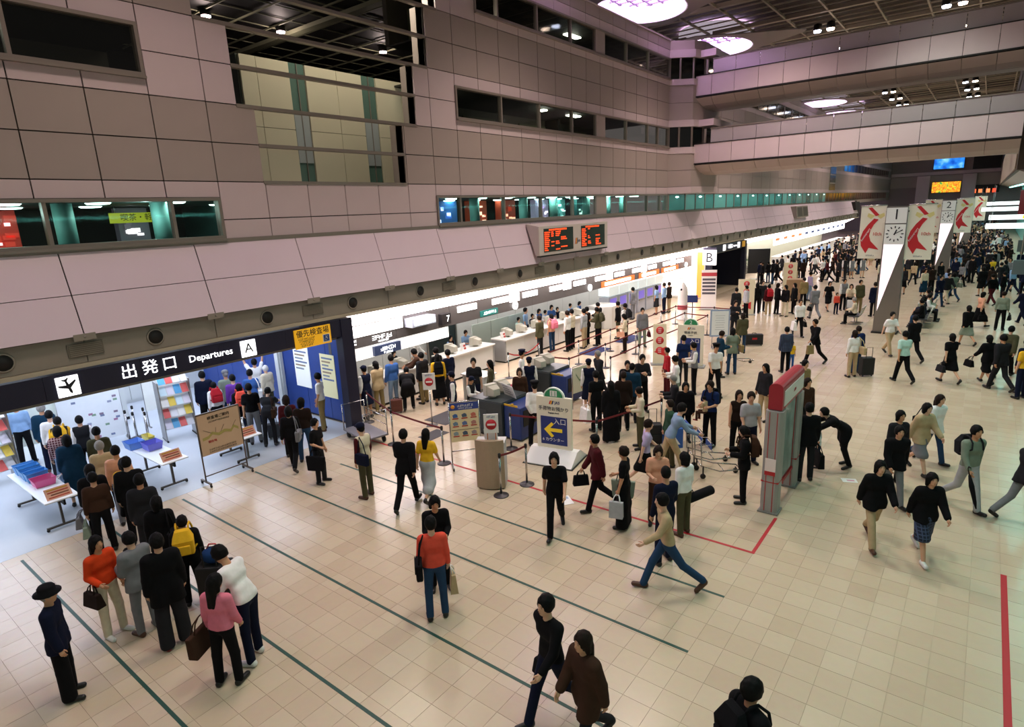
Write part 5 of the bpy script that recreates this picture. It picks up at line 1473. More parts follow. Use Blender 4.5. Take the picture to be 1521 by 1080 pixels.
clock_pillar(-2.3, 53.5, 'steel clock pillar numbered 2 in the crowd', '2')
banner(-3.21, 53.6, 'white anniversary banner on the check-in side of the second clock pillar', None, 1); banner(-1.39, 53.35, 'white anniversary banner on the teal-wall side of the second clock pillar', None, -1)
clock_pillar(-1.7, 76, 'steel clock pillar numbered 3 far down the hall', '3'); banner(-.79, 75.85, 'white anniversary banner by the farthest clock pillar', None, -1)

# --- hanging signs at the far right
for x, y, z, L, lab in ((1.9, 30.5, 2.85, 1.9, 'lower grey hanging sign with white arrow patch'), (2.2, 38, 3.15, 1.9, 'higher grey hanging sign with white arrow patch'), (1.6, 52, 3.6, 3.4, 'long white lit hanging sign over the crowd'), (1.6, 60, 3.9, 3.2, 'lit hanging sign with yellow end over the crowd'), (1.2, 70, 4.3, 3.6, 'white lit hanging sign far over the crowd'), (.8, 82, 4.6, 3.6, 'white lit hanging sign farthest over the crowd')):
    t = thing('hanging_sign', lab, 'sign', (x, y, z))
    s = MB(); s.box(-L/2, L/2, -.08, .08, 0, .55 if y < 45 else .35); s.build('sign_box', mat('#5c6668', .5) if y < 45 else mat('#eef4f4', .5, emit=1.8), t, bevel=.015)
    if y < 45: s = MB(); s.box(-.1, L/2-.1, -.09, -.08, .1, .45); s.build('lit_patch', mat('#ffffff', .5, emit=1.6), t); text('→', .3, M_LETD, t, (.1, -.092, .27), (math.pi/2, 0, 0))
    elif y == 60: s = MB(); s.box(L/2-1.2, L/2-.5, -.09, -.08, .05, .3); s.build('yellow_patch', mat('#e8c020', .5, emit=1.2), t)
    s = MB(); s.tube([(-L/2+.2, 0, .3), (-L/2+.2, 0, 6.42-z)], .015); s.tube([(L/2-.2, 0, .3), (L/2-.2, 0, 6.42-z)], .015); s.build('hanger_rods', M_STEEL, t)

# --- benches
def bench(x, y, rz, lab, n=3, grp=None):
    t = thing('bench', lab, 'bench', (x, y, 0), rz, grp); L = .56*n
    for k in range(n):
        u = -L/2+.56*k+.28
        s = MB(); s.box(u-.25, u+.25, -.2, .25, .4, .45); s.build('seat', mat('#33363a', .5), t, bevel=.015)
        s = MB(); s.add([(u-.25, -.2, .5), (u+.25, -.2, .5), (u+.25, -.3, .86), (u-.25, -.3, .86), (u-.25, -.25, .5), (u+.25, -.25, .5), (u+.25, -.35, .86), (u-.25, -.35, .86)], [(0, 1, 2, 3), (7, 6, 5, 4), (0, 4, 5, 1), (1, 5, 6, 2), (2, 6, 7, 3), (3, 7, 4, 0)]); s.build('backrest', mat('#a9a79c', .5), t)
    s = MB(); s.box(-L/2, L/2, -.05, .03, .33, .39); s.build('beam', M_STEEL, t)
    for u in (-L/2+.2, L/2-.2): s = MB(); s.box(u-.03, u+.03, -.03, .01, .02, .34); s.box(u-.03, u+.03, -.3, .26, 0, .025); s.build('leg', M_STEEL, t)
BENCH = [(-1.9, 33.9), (-1.9, 35.8), (-1.9, 37.7)]
for k, (x, y) in enumerate(BENCH): bench(x, y, math.pi/2 if k % 2 == 0 else -math.pi/2, 'row of joined seats facing %s beyond the clock pillar' % ('the check-in counters' if k % 2 == 0 else 'the teal wall'), 3, 'bench rows facing %s' % ('the counters' if k % 2 == 0 else 'the teal wall'))
bench(-4.6, 33.3, math.pi/2, 'single joined seat pair at the foot of the first clock pillar', 2)

# --- ticket machines, display rocket and price sign
for k in range(6):
    t = thing('ticket_machine', 'white ticket machine with purple screen in the row past the counters', 'ticket machine', (-15.6, 29.0+1.15*k, 0), 0, 'purple ticket machines')
    s = MB(); s.box(-.6, 0, -.5, .5, 0, 1.35); s.build('cabinet', mat('#b9bcc6', .45), t, bevel=.02)
    s = MB(); s.box(-.6, .06, -.55, .55, 1.42, 1.9); s.build('hood', mat('#e8f2f0', .4, emit=.5), t)
    s = MB(); s.box(-.05, .01, -.36, .36, .8, 1.25); s.build('screen', mat('#7a6ad0', .3, emit=.5), t); s = MB(); s.box(0, .06, -.36, .36, .7, .76); s.build('shelf', M_STEEL, t)
t = thing('rocket_display', 'white rocket-shaped standing display with red nose past the rope queue', 'display', (-12.5, 31.0, 0))
s = MB(); s.lathe([(.3, 0), (.32, .03), (.26, .05), (.26, 1.5), (.2, 1.75), (.06, 1.98), (.01, 2.02)], n=20); s.build('body', mat('#e0d8d2', .4), t)
s = MB(); s.lathe([(.262, .55), (.262, .8)], n=20); s.build('red_band', mat('#b8505a', .5), t)
s = MB(); s.ell((0, -.2, 1.62), (.06, .05, .08)); s.build('porthole', M_SCREEN, t)
t = thing('route_board', 'tall white board with red header and black text lines by the far gate', 'sign', (-12.4, 34.6, 0), hd(160))
s = MB(); s.box(-.42, .42, -.04, .04, .05, 2.3); s.build('board', mat('#efe9e6', .5), t); s = MB(); s.box(-.42, .42, .04, .05, 1.95, 2.15); s.build('red_header', mat('#c0404a', .5), t)
for k in range(5): s = MB(); s.box(-.36, .36, .04, .046, .9+.2*k, 1.02+.2*k); s.build('text_line', mat('#54505a', .6), t)
s = MB(); s.box(-.5, .5, -.25, .25, 0, .05); s.build('base', M_STEEL, t)
t = thing('queue_tv', 'small dark blue screen on a black stand in the rope queue', 'screen', (-11.8, 30.6, 0), hd(160))
s = MB(); s.lathe([(.2, 0), (.2, .02), (.025, .04), (.025, 1.05)], n=14); s.build('stand', M_DARK, t); s = MB(); s.box(-.26, .26, -.05, .05, 1.02, 1.4); s.build('screen_box', mat('#26356e', .4), t)
# --- things inside gate A
def wheeled_table(x, y, L, lab, dirx=-1):
    """flip-top table running from (x,y) toward the back wall"""
    t = thing('flip_top_table', lab, 'table', (x, y, 0))
    s = MB(); s.box(-L, 0, -.3, .3, .69, .72); s.build('table_top', mat('#e9ecee', .35), t, bevel=.008)
    dk = mat('#4d463e', .4, metal=.5)
    for u in (-.3, -L+.3):
        s = MB(); s.box(u-.03, u+.03, -.02, .02, .06, .69); s.build('leg', dk, t)
        s = MB(); s.box(u-.025, u+.025, -.3, .3, .05, .085); f = s.build('foot', dk, t)
        for v in (-.28, .28): c = MB(); c.lathe([(.03, -.014), (.03, .014)], (u, v, .032), n=12, axis='x'); c.build('castor', M_BLACK, f)
    s = MB(); s.box(-L+.33, -.33, .08, .12, .45, .6); s.build('modesty_bar', M_DARK, t)
    return t
wheeled_table(-14.3, 3.2, 2.6, 'white flip-top table with blue and pink trays inside gate A')
wheeled_table(-14.35, 5.45, 2.1, 'white flip-top table with blue bins behind the map board gap')
wheeled_table(-14.3, 7.3, 1.5, 'white flip-top table standing behind the map board')
def tray(x, y, z, c, lab, grp=None, w_=.34, d=.26, h=.13, rz=0):
    t = thing('tray', lab, 'tray', (x, y, z), rz, grp); m = mat(c, .4, alpha=.92)
    s = MB(); s.box(-w_/2, w_/2, -d/2, d/2, 0, .012); s.build('tray_floor', m, t)
    s = MB(); o = .03
    for (a, b) in (((-1, -1), (1, -1)), ((1, -1), (1, 1)), ((1, 1), (-1, 1)), ((-1, 1), (-1, -1))):
        p0 = (a[0]*w_/2, a[1]*d/2); p1 = (b[0]*w_/2, b[1]*d/2); q0 = (a[0]*(w_/2+o), a[1]*(d/2+o)); q1 = (b[0]*(w_/2+o), b[1]*(d/2+o))
        s.add([(*p0, .01), (*p1, .01), (*q1, h), (*q0, h)], [(0, 1, 2, 3)])
    s.build('tray_wall', m, t); 
    s = MB(); s.tube([(-w_/2-o, -d/2-o, h), (w_/2+o, -d/2-o, h), (w_/2+o, d/2+o, h), (-w_/2-o, d/2+o, h)], .008, 6, closed=True); s.build('rim', m, t)
for k in range(4): tray(-16.7+.275*k, 3.2, .72+.03*(k % 2), '#4f9ad8', 'sky blue tray leaning in the row of trays inside gate A', 'sky blue trays', .2, .34, .2)
tray(-15.5, 3.22, .72, '#e0609a', 'pink tray at the end of the blue trays', None, .3, .34, .16)
tray(-16.15, 5.27, .72, '#6f9fe8', 'light blue bin on the table behind the map board gap', None, .36, .3, .18); tray(-15.68, 5.5, .72, '#7a7ae0', 'violet-blue bin on the table behind the map board gap', None, .36, .3, .18); tray(-16.2, 5.63, .72, '#e8d860', 'pale yellow tray behind the two blue bins', None, .36, .1, .2)
def small_placard(x, y, lab):
    t = thing('table_placard', lab, 'placard', (x, y, .72), math.pi/2*3)
    s = MB(); s.add([(-.22, .08, 0), (.22, .08, 0), (.22, -.05, .2), (-.22, -.05, .2), (-.22, .068, 0), (.22, .068, 0), (.22, -.062, .2), (-.22, -.062, .2)], [(0, 1, 2, 3), (7, 6, 5, 4), (0, 4, 5, 1), (1, 5, 6, 2), (2, 6, 7, 3), (3, 7, 4, 0)]); s.build('card', mat('#dba48c', .5), t)
    for k, c in enumerate(('#b8402c', '#7a4a3a', '#b8402c', '#d8a020')):
        zz = .035+.045*k; yy = .08-.13*zz/.2+.004; s = MB(); s.box(-.18, .18-.05*(k == 1), yy-.003, yy+.003, zz-.012, zz+.012); s.build('print_line', mat(c, .6), t)
small_placard(-14.5, 3.2, 'orange placard on the table with blue and pink trays'); small_placard(-14.55, 5.45, 'orange placard on the table with blue bins'); small_placard(-14.5, 7.3, 'orange placard on the table behind the map board')
t = thing('map_board', 'tan map board on a wheeled brown steel frame before gate A', 'board', (-14.0, 6.42, 0), hd(90))
fm = mat('#5a4a3c', .4, metal=.4)
s = MB(); s.tube([(-.52, 0, .1), (-.52, 0, 1.72)], .018); s.tube([(.52, 0, .1), (.52, 0, 1.72)], .018); s.tube([(-.52, 0, .22), (.52, 0, .22)], .014); s.build('frame', fm, t)
for u in (-.52, .52):
    s = MB(); s.box(u-.02, u+.02, -.24, .24, .075, .11); f = s.build('foot', fm, t)
    for v in (-.22, .22): c = MB(); c.lathe([(.036, -.015), (.036, .015)], (u, v, .036), n=12, axis='x'); c.build('castor', M_BLACK, f)
s = MB(); s.box(-.5, .5, -.015, .015, .72, 1.72); s.build('board', mat('#c9a88a', .55), t); s = MB(); s.box(-.52, .52, -.02, .02, 1.72, 1.75); s.build('top_rail', fm, t)
text('検査場ご案内', .09, mat('#3a2a20', .6), t, (0, .018, 1.6), RF); blocks(14, .04, mat('#3a2a20', .6), t, (0, .018, 1.51), RF)
s = MB(); pts = [(.44, 1.14), (.3, 1.16), (.2, 1.24), (.05, 1.17), (-.1, 1.22), (-.25, 1.17), (-.33, 1.26), (-.44, 1.18)]
for a, b in zip(pts[:-1], pts[1:]): s.prism([(a[0], a[1]-.05), (a[0], a[1]+.02), (b[0], b[1]+.02), (b[0], b[1]-.05)], 'y', .015, .019)
s.build('map_shape', mat('#a89a58', .6), t)
s = MB(); 
for a, b in (((.4, 1.35), (.2, 1.22)), ((-.1, 1.36), (0, 1.2)), ((-.4, 1.38), (-.3, 1.25)), ((.1, 1.34), (.12, 1.22))): s.tube([(a[0], .019, a[1]), (b[0], .019, b[1])], .004, 5)
s.build('map_leader', mat('#6a5a48', .6), t); text('現在地', .07, M_RED, t, (.22, .018, 1.03), RF)
for k in range(2): blocks(18, .04, mat('#3a2a20', .6), t, (.0, .018, .84-.06*k), RF)
def easel(x, y, rz, w_, z0, z1, lab, c, hdr=None, pics=0):
    t = thing('notice_board', lab, 'board', (x, y, 0), rz)
    s = MB(); s.box(-w_/2, w_/2, -.02, .02, z0, z1); s.build('panel', mat(c, .5, noise=.05, nscale=5), t)
    s = MB(); s.tube([(-w_/2, 0, 0), (-w_/2, 0, z1)], .018); s.tube([(w_/2, 0, 0), (w_/2, 0, z1)], .018); s.build('frame', M_STEEL, t)
    for u in (-w_/2, w_/2): s = MB(); s.box(u-.02, u+.02, -.2, .2, 0, .03); s.build('foot', M_STEEL, t)
    if hdr: s = MB(); s.box(-w_/2+.1, w_/2-.1, .02, .024, z1-.12, z1-.07); s.build('header_line', mat(hdr, .5), t)
    r = random.Random(int(w_*100+pics))
    for k in range(pics):
        u = -w_/2+.12+(w_-.24)*r.random(); z = z0+.1+(z1-z0-.35)*r.random()
        s = MB(); s.box(u-.05, u+.05, .02, .024, z-.03, z+.03); s.build('picture', mat(('#7a86a8', '#a87a9a', '#86a890', '#9aa0b8', '#8a7a90')[k % 5], .6), t)
easel(-19.6, 5.5, hd(100), 1.5, .12, 1.7, 'large white notice board with many small pictures inside gate A', '#eef2f6', '#d8888a', 20)
easel(-19.9, 4.3, hd(100), 1.1, .4, 2.0, 'white board of vehicle pictures behind the queue inside gate A', '#e9efe4', None, 10)
easel(-19.9, 7.5, hd(95), .95, .5, 2.3, 'white poster stand with a red line inside gate A', '#f4f6ee', '#d0483a', 0)
t = thing('metal_cabinet', 'pale grey metal cabinet against the back of gate A', 'cabinet', (-21.6, 6.4, 0))
for k in range(2): s = MB(); s.box(-.35, .25, -.6+.61*k, 0+.6*k, .1, 1.5); b = s.build('cabinet_door', M_LWALL, t); c = MB(); c.box(.25, .28, -.08+.12*k, -.05+.12*k, .7, .9); c.build('handle', M_STEEL, b)
s = MB(); s.box(-.4, .22, -.62, .62, 0, .1); s.build('plinth', M_DARK, t)
t = thing('exit_sign', 'dark hanging sign with white square symbol above the metal cabinet', 'sign', (-21.2, 6.6, 2.1)); s = MB(); s.box(-.03, .03, -.9, .9, 0, .45); s.build('sign_box', mat('#4b5356', .5), t); s = MB(); s.box(.03, .04, -.2, .15, .08, .38); s.build('symbol', mat('#ffffff', .5, emit=1.2), t); s = MB(); s.tube([(0, -.8, .45), (0, -.8, 1.36)], .012); s.tube([(0, .8, .45), (0, .8, 1.36)], .012); s.build('hanger_rods', M_STEEL, t)
def rack(x, y, rz, lab):
    t = thing('leaflet_rack', lab, 'rack', (x, y, 0), rz)
    s = MB(); s.box(-.42, -.39, -.25, .25, .0, 1.75); s.box(.39, .42, -.25, .25, 0, 1.75); s.build('side_frame', M_STEEL, t)
    for k in range(5):
        z = .35+.33*k
        s = MB(); s.add([(-.39, .2, z), (.39, .2, z), (.39, -.02, z+.27), (-.39, -.02, z+.27), (-.39, .18, z), (.39, .18, z), (.39, -.04, z+.27), (-.39, -.04, z+.27)], [(0, 1, 2, 3), (7, 6, 5, 4), (0, 4, 5, 1), (1, 5, 6, 2), (2, 6, 7, 3), (3, 7, 4, 0)]); sh = s.build('shelf', M_WHITE, t)
        for j in range(4):
            u = -.29+.19*j; c = ('#e8e6ea', '#d8ecf4', '#e0605a', '#f0d050', '#58a8d8', '#f4f0ea', '#ece4f0')[(k*3+j*2) % 7]
            s = MB(); s.add([(u-.085, .205, z+.02), (u+.085, .205, z+.02), (u+.085, .02, z+.25), (u-.085, .02, z+.25), (u-.085, .215, z+.02), (u+.085, .215, z+.02), (u+.085, .03, z+.25), (u-.085, .03, z+.25)], [(3, 2, 1, 0), (4, 5, 6, 7), (0, 1, 5, 4), (1, 2, 6, 5), (2, 3, 7, 6), (3, 0, 4, 7)]); s.build('leaflet', mat(c, .5), sh)
    for u in (-.4, .4): s = MB(); s.box(u-.02, u+.02, -.28, .3, .0, .04); s.build('foot', M_DARK, t)
rack(-18.6, 3.0, hd(80), 'white leaflet rack filled with brochures beside the tray table'); rack(-18.1, 7.15, hd(100), 'white leaflet rack filled with brochures behind the map board')
for k, (x, y) in enumerate(((-18.9, 6.1), (-18.5, 6.15), (-18.2, 6.35), (-18.7, 6.5), (-19.2, 6.4))): stanchion(x, y, 'chrome stanchion parked inside gate A by the poster stand', 'parked stanchions inside gate A')
def wall_poster(x0, x1, z0, z1, lab, c, lines):
    t = thing('wall_poster', lab, 'poster', ((x0+x1)/2, 10.455, z0)); w_ = abs(x1-x0)
    s = MB(); s.box(-w_/2, w_/2, -.01, .004, 0, z1-z0); s.build('sheet', mat(c, .5, emit=.1), t)
    for k in range(lines): s = MB(); h = z1-z0; s.box(-w_/2+.08, w_/2-.1-.1*(k % 3), -.014, -.01, h-.15-.11*k, h-.1-.11*k); s.build('print_line', mat(('#6a7898', '#a08a6a', '#88909a')[k % 3], .6), t)
wall_poster(-17.0, -16.2, .9, 2.5, 'white printed poster on the blue gate wall', '#f4f6ee', 9); wall_poster(-15.6, -14.9, .75, 2.1, 'pale yellow printed poster on the blue gate wall', '#e6dfae', 7)

# --- baggage cage cart
t = thing('cage_cart', 'steel platform cart with wire sides beside the gate post', 'cart', (-13.1, 9.95, 0), math.radians(-12))
s = MB(); s.box(-.65, .65, -.36, .36, .2, .25); s.build('platform', mat('#77747a', .5, metal=.3), t, bevel=.01)
for u in (-.52, .52):
    for v in (-.27, .27): s = MB(); s.lathe([(.09, -.025), (.09, .025)], (u, v, .09), n=16, axis='y'); s.box(u-.03, u+.03, v-.03, v+.03, .1, .2); s.build('castor', M_BLACK, t)
for u in (-.64, .64):
    s = MB(); s.tube([(u, -.34, .25), (u, -.34, .95), (u, .34, .95), (u, .34, .25)], .018); s.build('end_frame', M_CHROME, t)
s = MB()
for k in range(15): s.tube([(-.6+.086*k, .34, .25), (-.6+.086*k, .34, .72)], .006, 5)
s.tube([(-.64, .34, .72), (.64, .34, .72)], .012); s.tube([(-.64, .34, .5), (.64, .34, .5)], .008); s.build('wire_side', M_CHROME, t)

# --- luggage carts
def luggage_cart(x, y, rz, lab):
    t = thing('luggage_cart', lab, 'cart', (x, y, 0), rz); c = M_CHROME
    s = MB()
    for u in (-.24, .24): s.tube([(u, -.45, .95), (u, -.42, .3), (u, .0, .16), (u*.6, .5, .14)], .016)
    s.tube([(-.24, -.42, .3), (.24, -.42, .3)], .012); s.tube([(-.144, .5, .14), (.144, .5, .14)], .014); s.tube([(-.2, .1, .155), (.2, .1, .155)], .01); s.build('frame', c, t)
    s = MB(); s.tube([(-.3, -.46, .97), (.3, -.46, .97)], .022); s.build('handle', mat('#2a4a9a', .5), t)
    s = MB()
    for k in range(7): s.tube([(-.22+.073*k, -.44, .62), (-.22+.073*k, -.2, .64)], .005, 5)
    s.tube([(-.24, -.43, .8), (-.24, -.16, .8), (.24, -.16, .8), (.24, -.43, .8)], .008); s.tube([(-.24, -.43, .62), (-.24, -.18, .64), (.24, -.18, .64), (.24, -.43, .62)], .008); s.build('basket', c, t)
    s = MB(); s.box(-.2, .2, -.2, -.19, .66, .79); s.build('advert_plate', mat('#3a5aa8', .5), t)
    for u, v in ((-.24, -.38), (.24, -.38), (0, .44)):
        s = MB(); s.lathe([(.06, -.018), (.06, .018)], (u, v, .06), n=14, axis='x'); s.box(u-.02, u+.02, v-.012, v+.012, .06, .3 if v < 0 else .15); s.build('wheel', M_BLACK, t)
luggage_cart(-4.27, 12.84, hd(52), 'steel luggage cart with blue handle pushed by the beige-trousered person'); luggage_cart(-4.68, 13.36, hd(52), 'steel luggage cart with blue handle standing empty beside the pushed one')
luggage_cart(-6.9, 22.9, hd(40), 'steel luggage cart behind the check-in sign')

# --- luggage standing on the floor
def suitcase(x, y, rz, c, lab, w_=.42, d=.24, h=.62, handle=True, band=None):
    t = thing('suitcase', lab, 'suitcase', (x, y, 0), rz)
    s = MB(); s.box(-w_/2, w_/2, -d/2, d/2, .05, h); s.build('shell', mat(c, .6, noise=.08, nscale=20), t, bevel=.035)
    for u in (-w_/2+.06, w_/2-.06):
        for v in (-d/2+.05, d/2-.05): s = MB(); s.lathe([(.028, -.012), (.028, .012)], (u, v, .028), n=10, axis='x'); s.build('wheel', M_BLACK, t)
    if handle: s = MB(); s.tube([(-.1, -d/2+.035, h-.02), (-.1, -d/2+.035, h+.36), (.1, -d/2+.035, h+.36), (.1, -d/2+.035, h-.02)], .01, 6); s.build('pull_handle', M_DARK, t)
    else: s = MB(); s.tube([(-.09, 0, h-.01), (-.07, 0, h+.05), (.07, 0, h+.05), (.09, 0, h-.01)], .012, 6); s.build('grip', M_DARK, t)
    if band: s = MB(); s.box(-.1, .1, -d/2-.006, d/2+.006, h*.45, h*.72); s.build('ribbon', mat(band, .7), t)
    s = MB(); s.box(-w_/2+.05, w_/2-.05, d/2, d/2+.03, .15, h*.55); s.build('front_pocket', mat(c, .7), t, bevel=.012)
suitcase(-7.4, 26.35, hd(150), '#101012', 'black suitcase with a red ribbon standing alone on the floor', .72, .26, .5, False, '#b01c24')
suitcase(-2.75, 23.3, hd(-38), '#15181a', 'black wheeled suitcase with pale corners beside the person in dark blue', .42, .28, .66)
suitcase(-6.22, 13.72, hd(142), '#121214', 'black wheeled suitcase with raised handle near the grey-haired person', .4, .26, .58)
suitcase(-6.9, 5.35, hd(-40), '#0d0e10', 'tall black suitcase behind the red-shoed person', .5, .32, .8) if False else suitcase(-9.15, 3.75, hd(-40), '#0d0e10', 'tall black suitcase behind the red-shoed person', .5, .32, .78)
suitcase(-14.12, 12.02, hd(-48), '#5a2a20', 'small brown case beside the stooping long black coat', .36, .2, .45, False)
suitcase(-14.6, 8.55, hd(-60), '#a01c28', 'red wheeled case in the queue by the blue wall', .36, .24, .42, False)
suitcase(-15.5, 8.6, hd(-60), '#3a3c42', 'charcoal wheeled case in the queue by the blue wall', .34, .22, .45, True)
t = thing('blue_bag', 'round dark blue bag lying on the tall black suitcase', 'bag', (-9.15, 3.75, .78), hd(-40)); s = MB(); s.ell((0, .045, .12), (.2, .15, .13), 16, 10); s.build('bag_body', cloth('#1c3a6a'), t); s = MB(); s.tube([(-.1, .045, .22), (-.05, .045, .31), (.05, .045, .31), (.1, .045, .22)], .012, 6); s.build('strap', M_RED, t)
t = thing('printed_bag', 'blue printed shopping bag with white triangle by the black wheeled suitcase', 'bag', (-5.75, 13.84, 0), hd(142)); s = MB(); s.box(-.24, .24, -.12, .12, 0, .52); s.build('bag_body', mat('#2a5aa8', .6), t, bevel=.01); s = MB(); s.prism([(-.17, .1), (.17, .1), (0, .36)], 'y', .12, .124); s.build('triangle', M_WHITE, t); s = MB(); s.tube([(-.1, 0, .51), (-.07, 0, .64), (.07, 0, .64), (.1, 0, .51)], .008, 6); s.build('handle', M_WHITE, t)
t = thing('crate', 'tan cardboard crate standing by the person in lavender shirt', 'crate', (-9.0, 40.0, 0), .2); s = MB(); s.box(-.45, .45, -.45, .45, 0, 1.3); s.build('box', mat('#a98a68', .7), t, bevel=.01); s = MB(); s.box(-.46, .46, -.04, .04, 1.301, 1.305); s.build('tape', mat('#c9b08c', .5), t)
# pushchair
t = thing('pushchair', 'dark pushchair with white cushion at the family group', 'pushchair', (-5.13, 35.18, 0), hd(170))
s = MB(); s.tube([(-.22, -.35, .98), (-.22, .1, .35), (-.22, .4, .12)], .015); s.tube([(.22, -.35, .98), (.22, .1, .35), (.22, .4, .12)], .015); s.tube([(-.22, -.35, .98), (.22, -.35, .98)], .018); s.tube([(-.22, .1, .4), (-.22, -.3, .1)], .013); s.tube([(.22, .1, .4), (.22, -.3, .1)], .013); s.build('frame', M_DARK, t)
s = MB(); s.box(-.2, .2, -.12, .22, .38, .44); s.build('seat', cloth('#25252b'), t, bevel=.02); s = MB(); s.box(-.18, .18, -.16, -.1, .44, .85); s.build('backrest', cloth('#e0dcd8'), t, bevel=.02)
for u in (-.22, .22):
    for v in (-.3, .4): s = MB(); s.lathe([(.09, -.02), (.09, .02)], (u, v, .09), n=14, axis='x'); s.build('wheel', M_BLACK, t)
t = thing('paper_sheet', 'white sheet of paper lying on the floor by the bending person', 'paper', (-1.75, 14.0, 0), .4); s = MB(); s.box(-.15, .15, -.1, .1, .001, .006); s.build('sheet', M_WHITE, t); s = MB(); s.box(-.05, .1, -.04, .03, .006, .008); s.build('print_patch', mat('#d8a0b0', .6), t)
t = thing('paper_sheet', 'white flyer lying on the floor at the red line', 'paper', (-6.45, 9.85, 0), .9); s = MB(); s.box(-.14, .14, -.2, .2, .004, .009); s.build('sheet', M_WHITE, t); s = MB(); s.box(-.1, .1, .05, .15, .009, .011); s.build('print_patch', mat('#9ab0c8', .6), t)

# --- portal B furniture and green fence beyond it
t = thing('gate_table', 'pale table inside the far departures gate', 'table', (-15.2, 41.5, 0)); s = MB(); s.box(-.4, .4, -1.2, 1.2, .7, .74); s.build('table_top', M_WHITE, t)
for u in (-.3, .3):
    for v in (-1.1, 1.1): s = MB(); s.box(u-.025, u+.025, v-.025, v+.025, 0, .7); s.build('leg', M_STEEL, t)
t = thing('dark_screen', 'black upright display panel before the cream wall', 'display', (-14.0, 50.0, 0), hd(150)); s = MB(); s.box(-.8, .8, -.1, .1, .5, 2.4); s.build('panel', M_BLACK, t); s = MB(); s.box(-.5, .5, -.3, .3, 0, .06); s.box(-.06, .06, -.06, .06, .06, .5); s.build('stand', M_STEEL, t)
t = thing('planter_hedge', 'low green hedge in a planter along the cream wall', 'hedge', (-16.3, 47.5, 0)); s = MB(); s.box(-.3, .3, 0, 9, 0, .5); s.build('planter', mat('#6a665c', .6), t)
s = MB(); r = random.Random(5)
for k in range(500):
    c = (-.3+.6*r.random(), .1+8.8*r.random(), .55+.75*r.random()); a = r.random()*6.28; L = .14
    d = (math.cos(a)*L, math.sin(a)*L, .08*r.random()); s.add([c, (c[0]+d[0]-.05*math.sin(a), c[1]+d[1]+.05*math.cos(a), c[2]+d[2]), (c[0]+2*d[0], c[1]+2*d[1], c[2]+.04), (c[0]+d[0]+.05*math.sin(a), c[1]+d[1]-.05*math.cos(a), c[2]+d[2])], [(0, 1, 2, 3)])
o = s.build('foliage', mat('#2f5a34', .7), t, fix=False); o['kind'] = 'stuff'

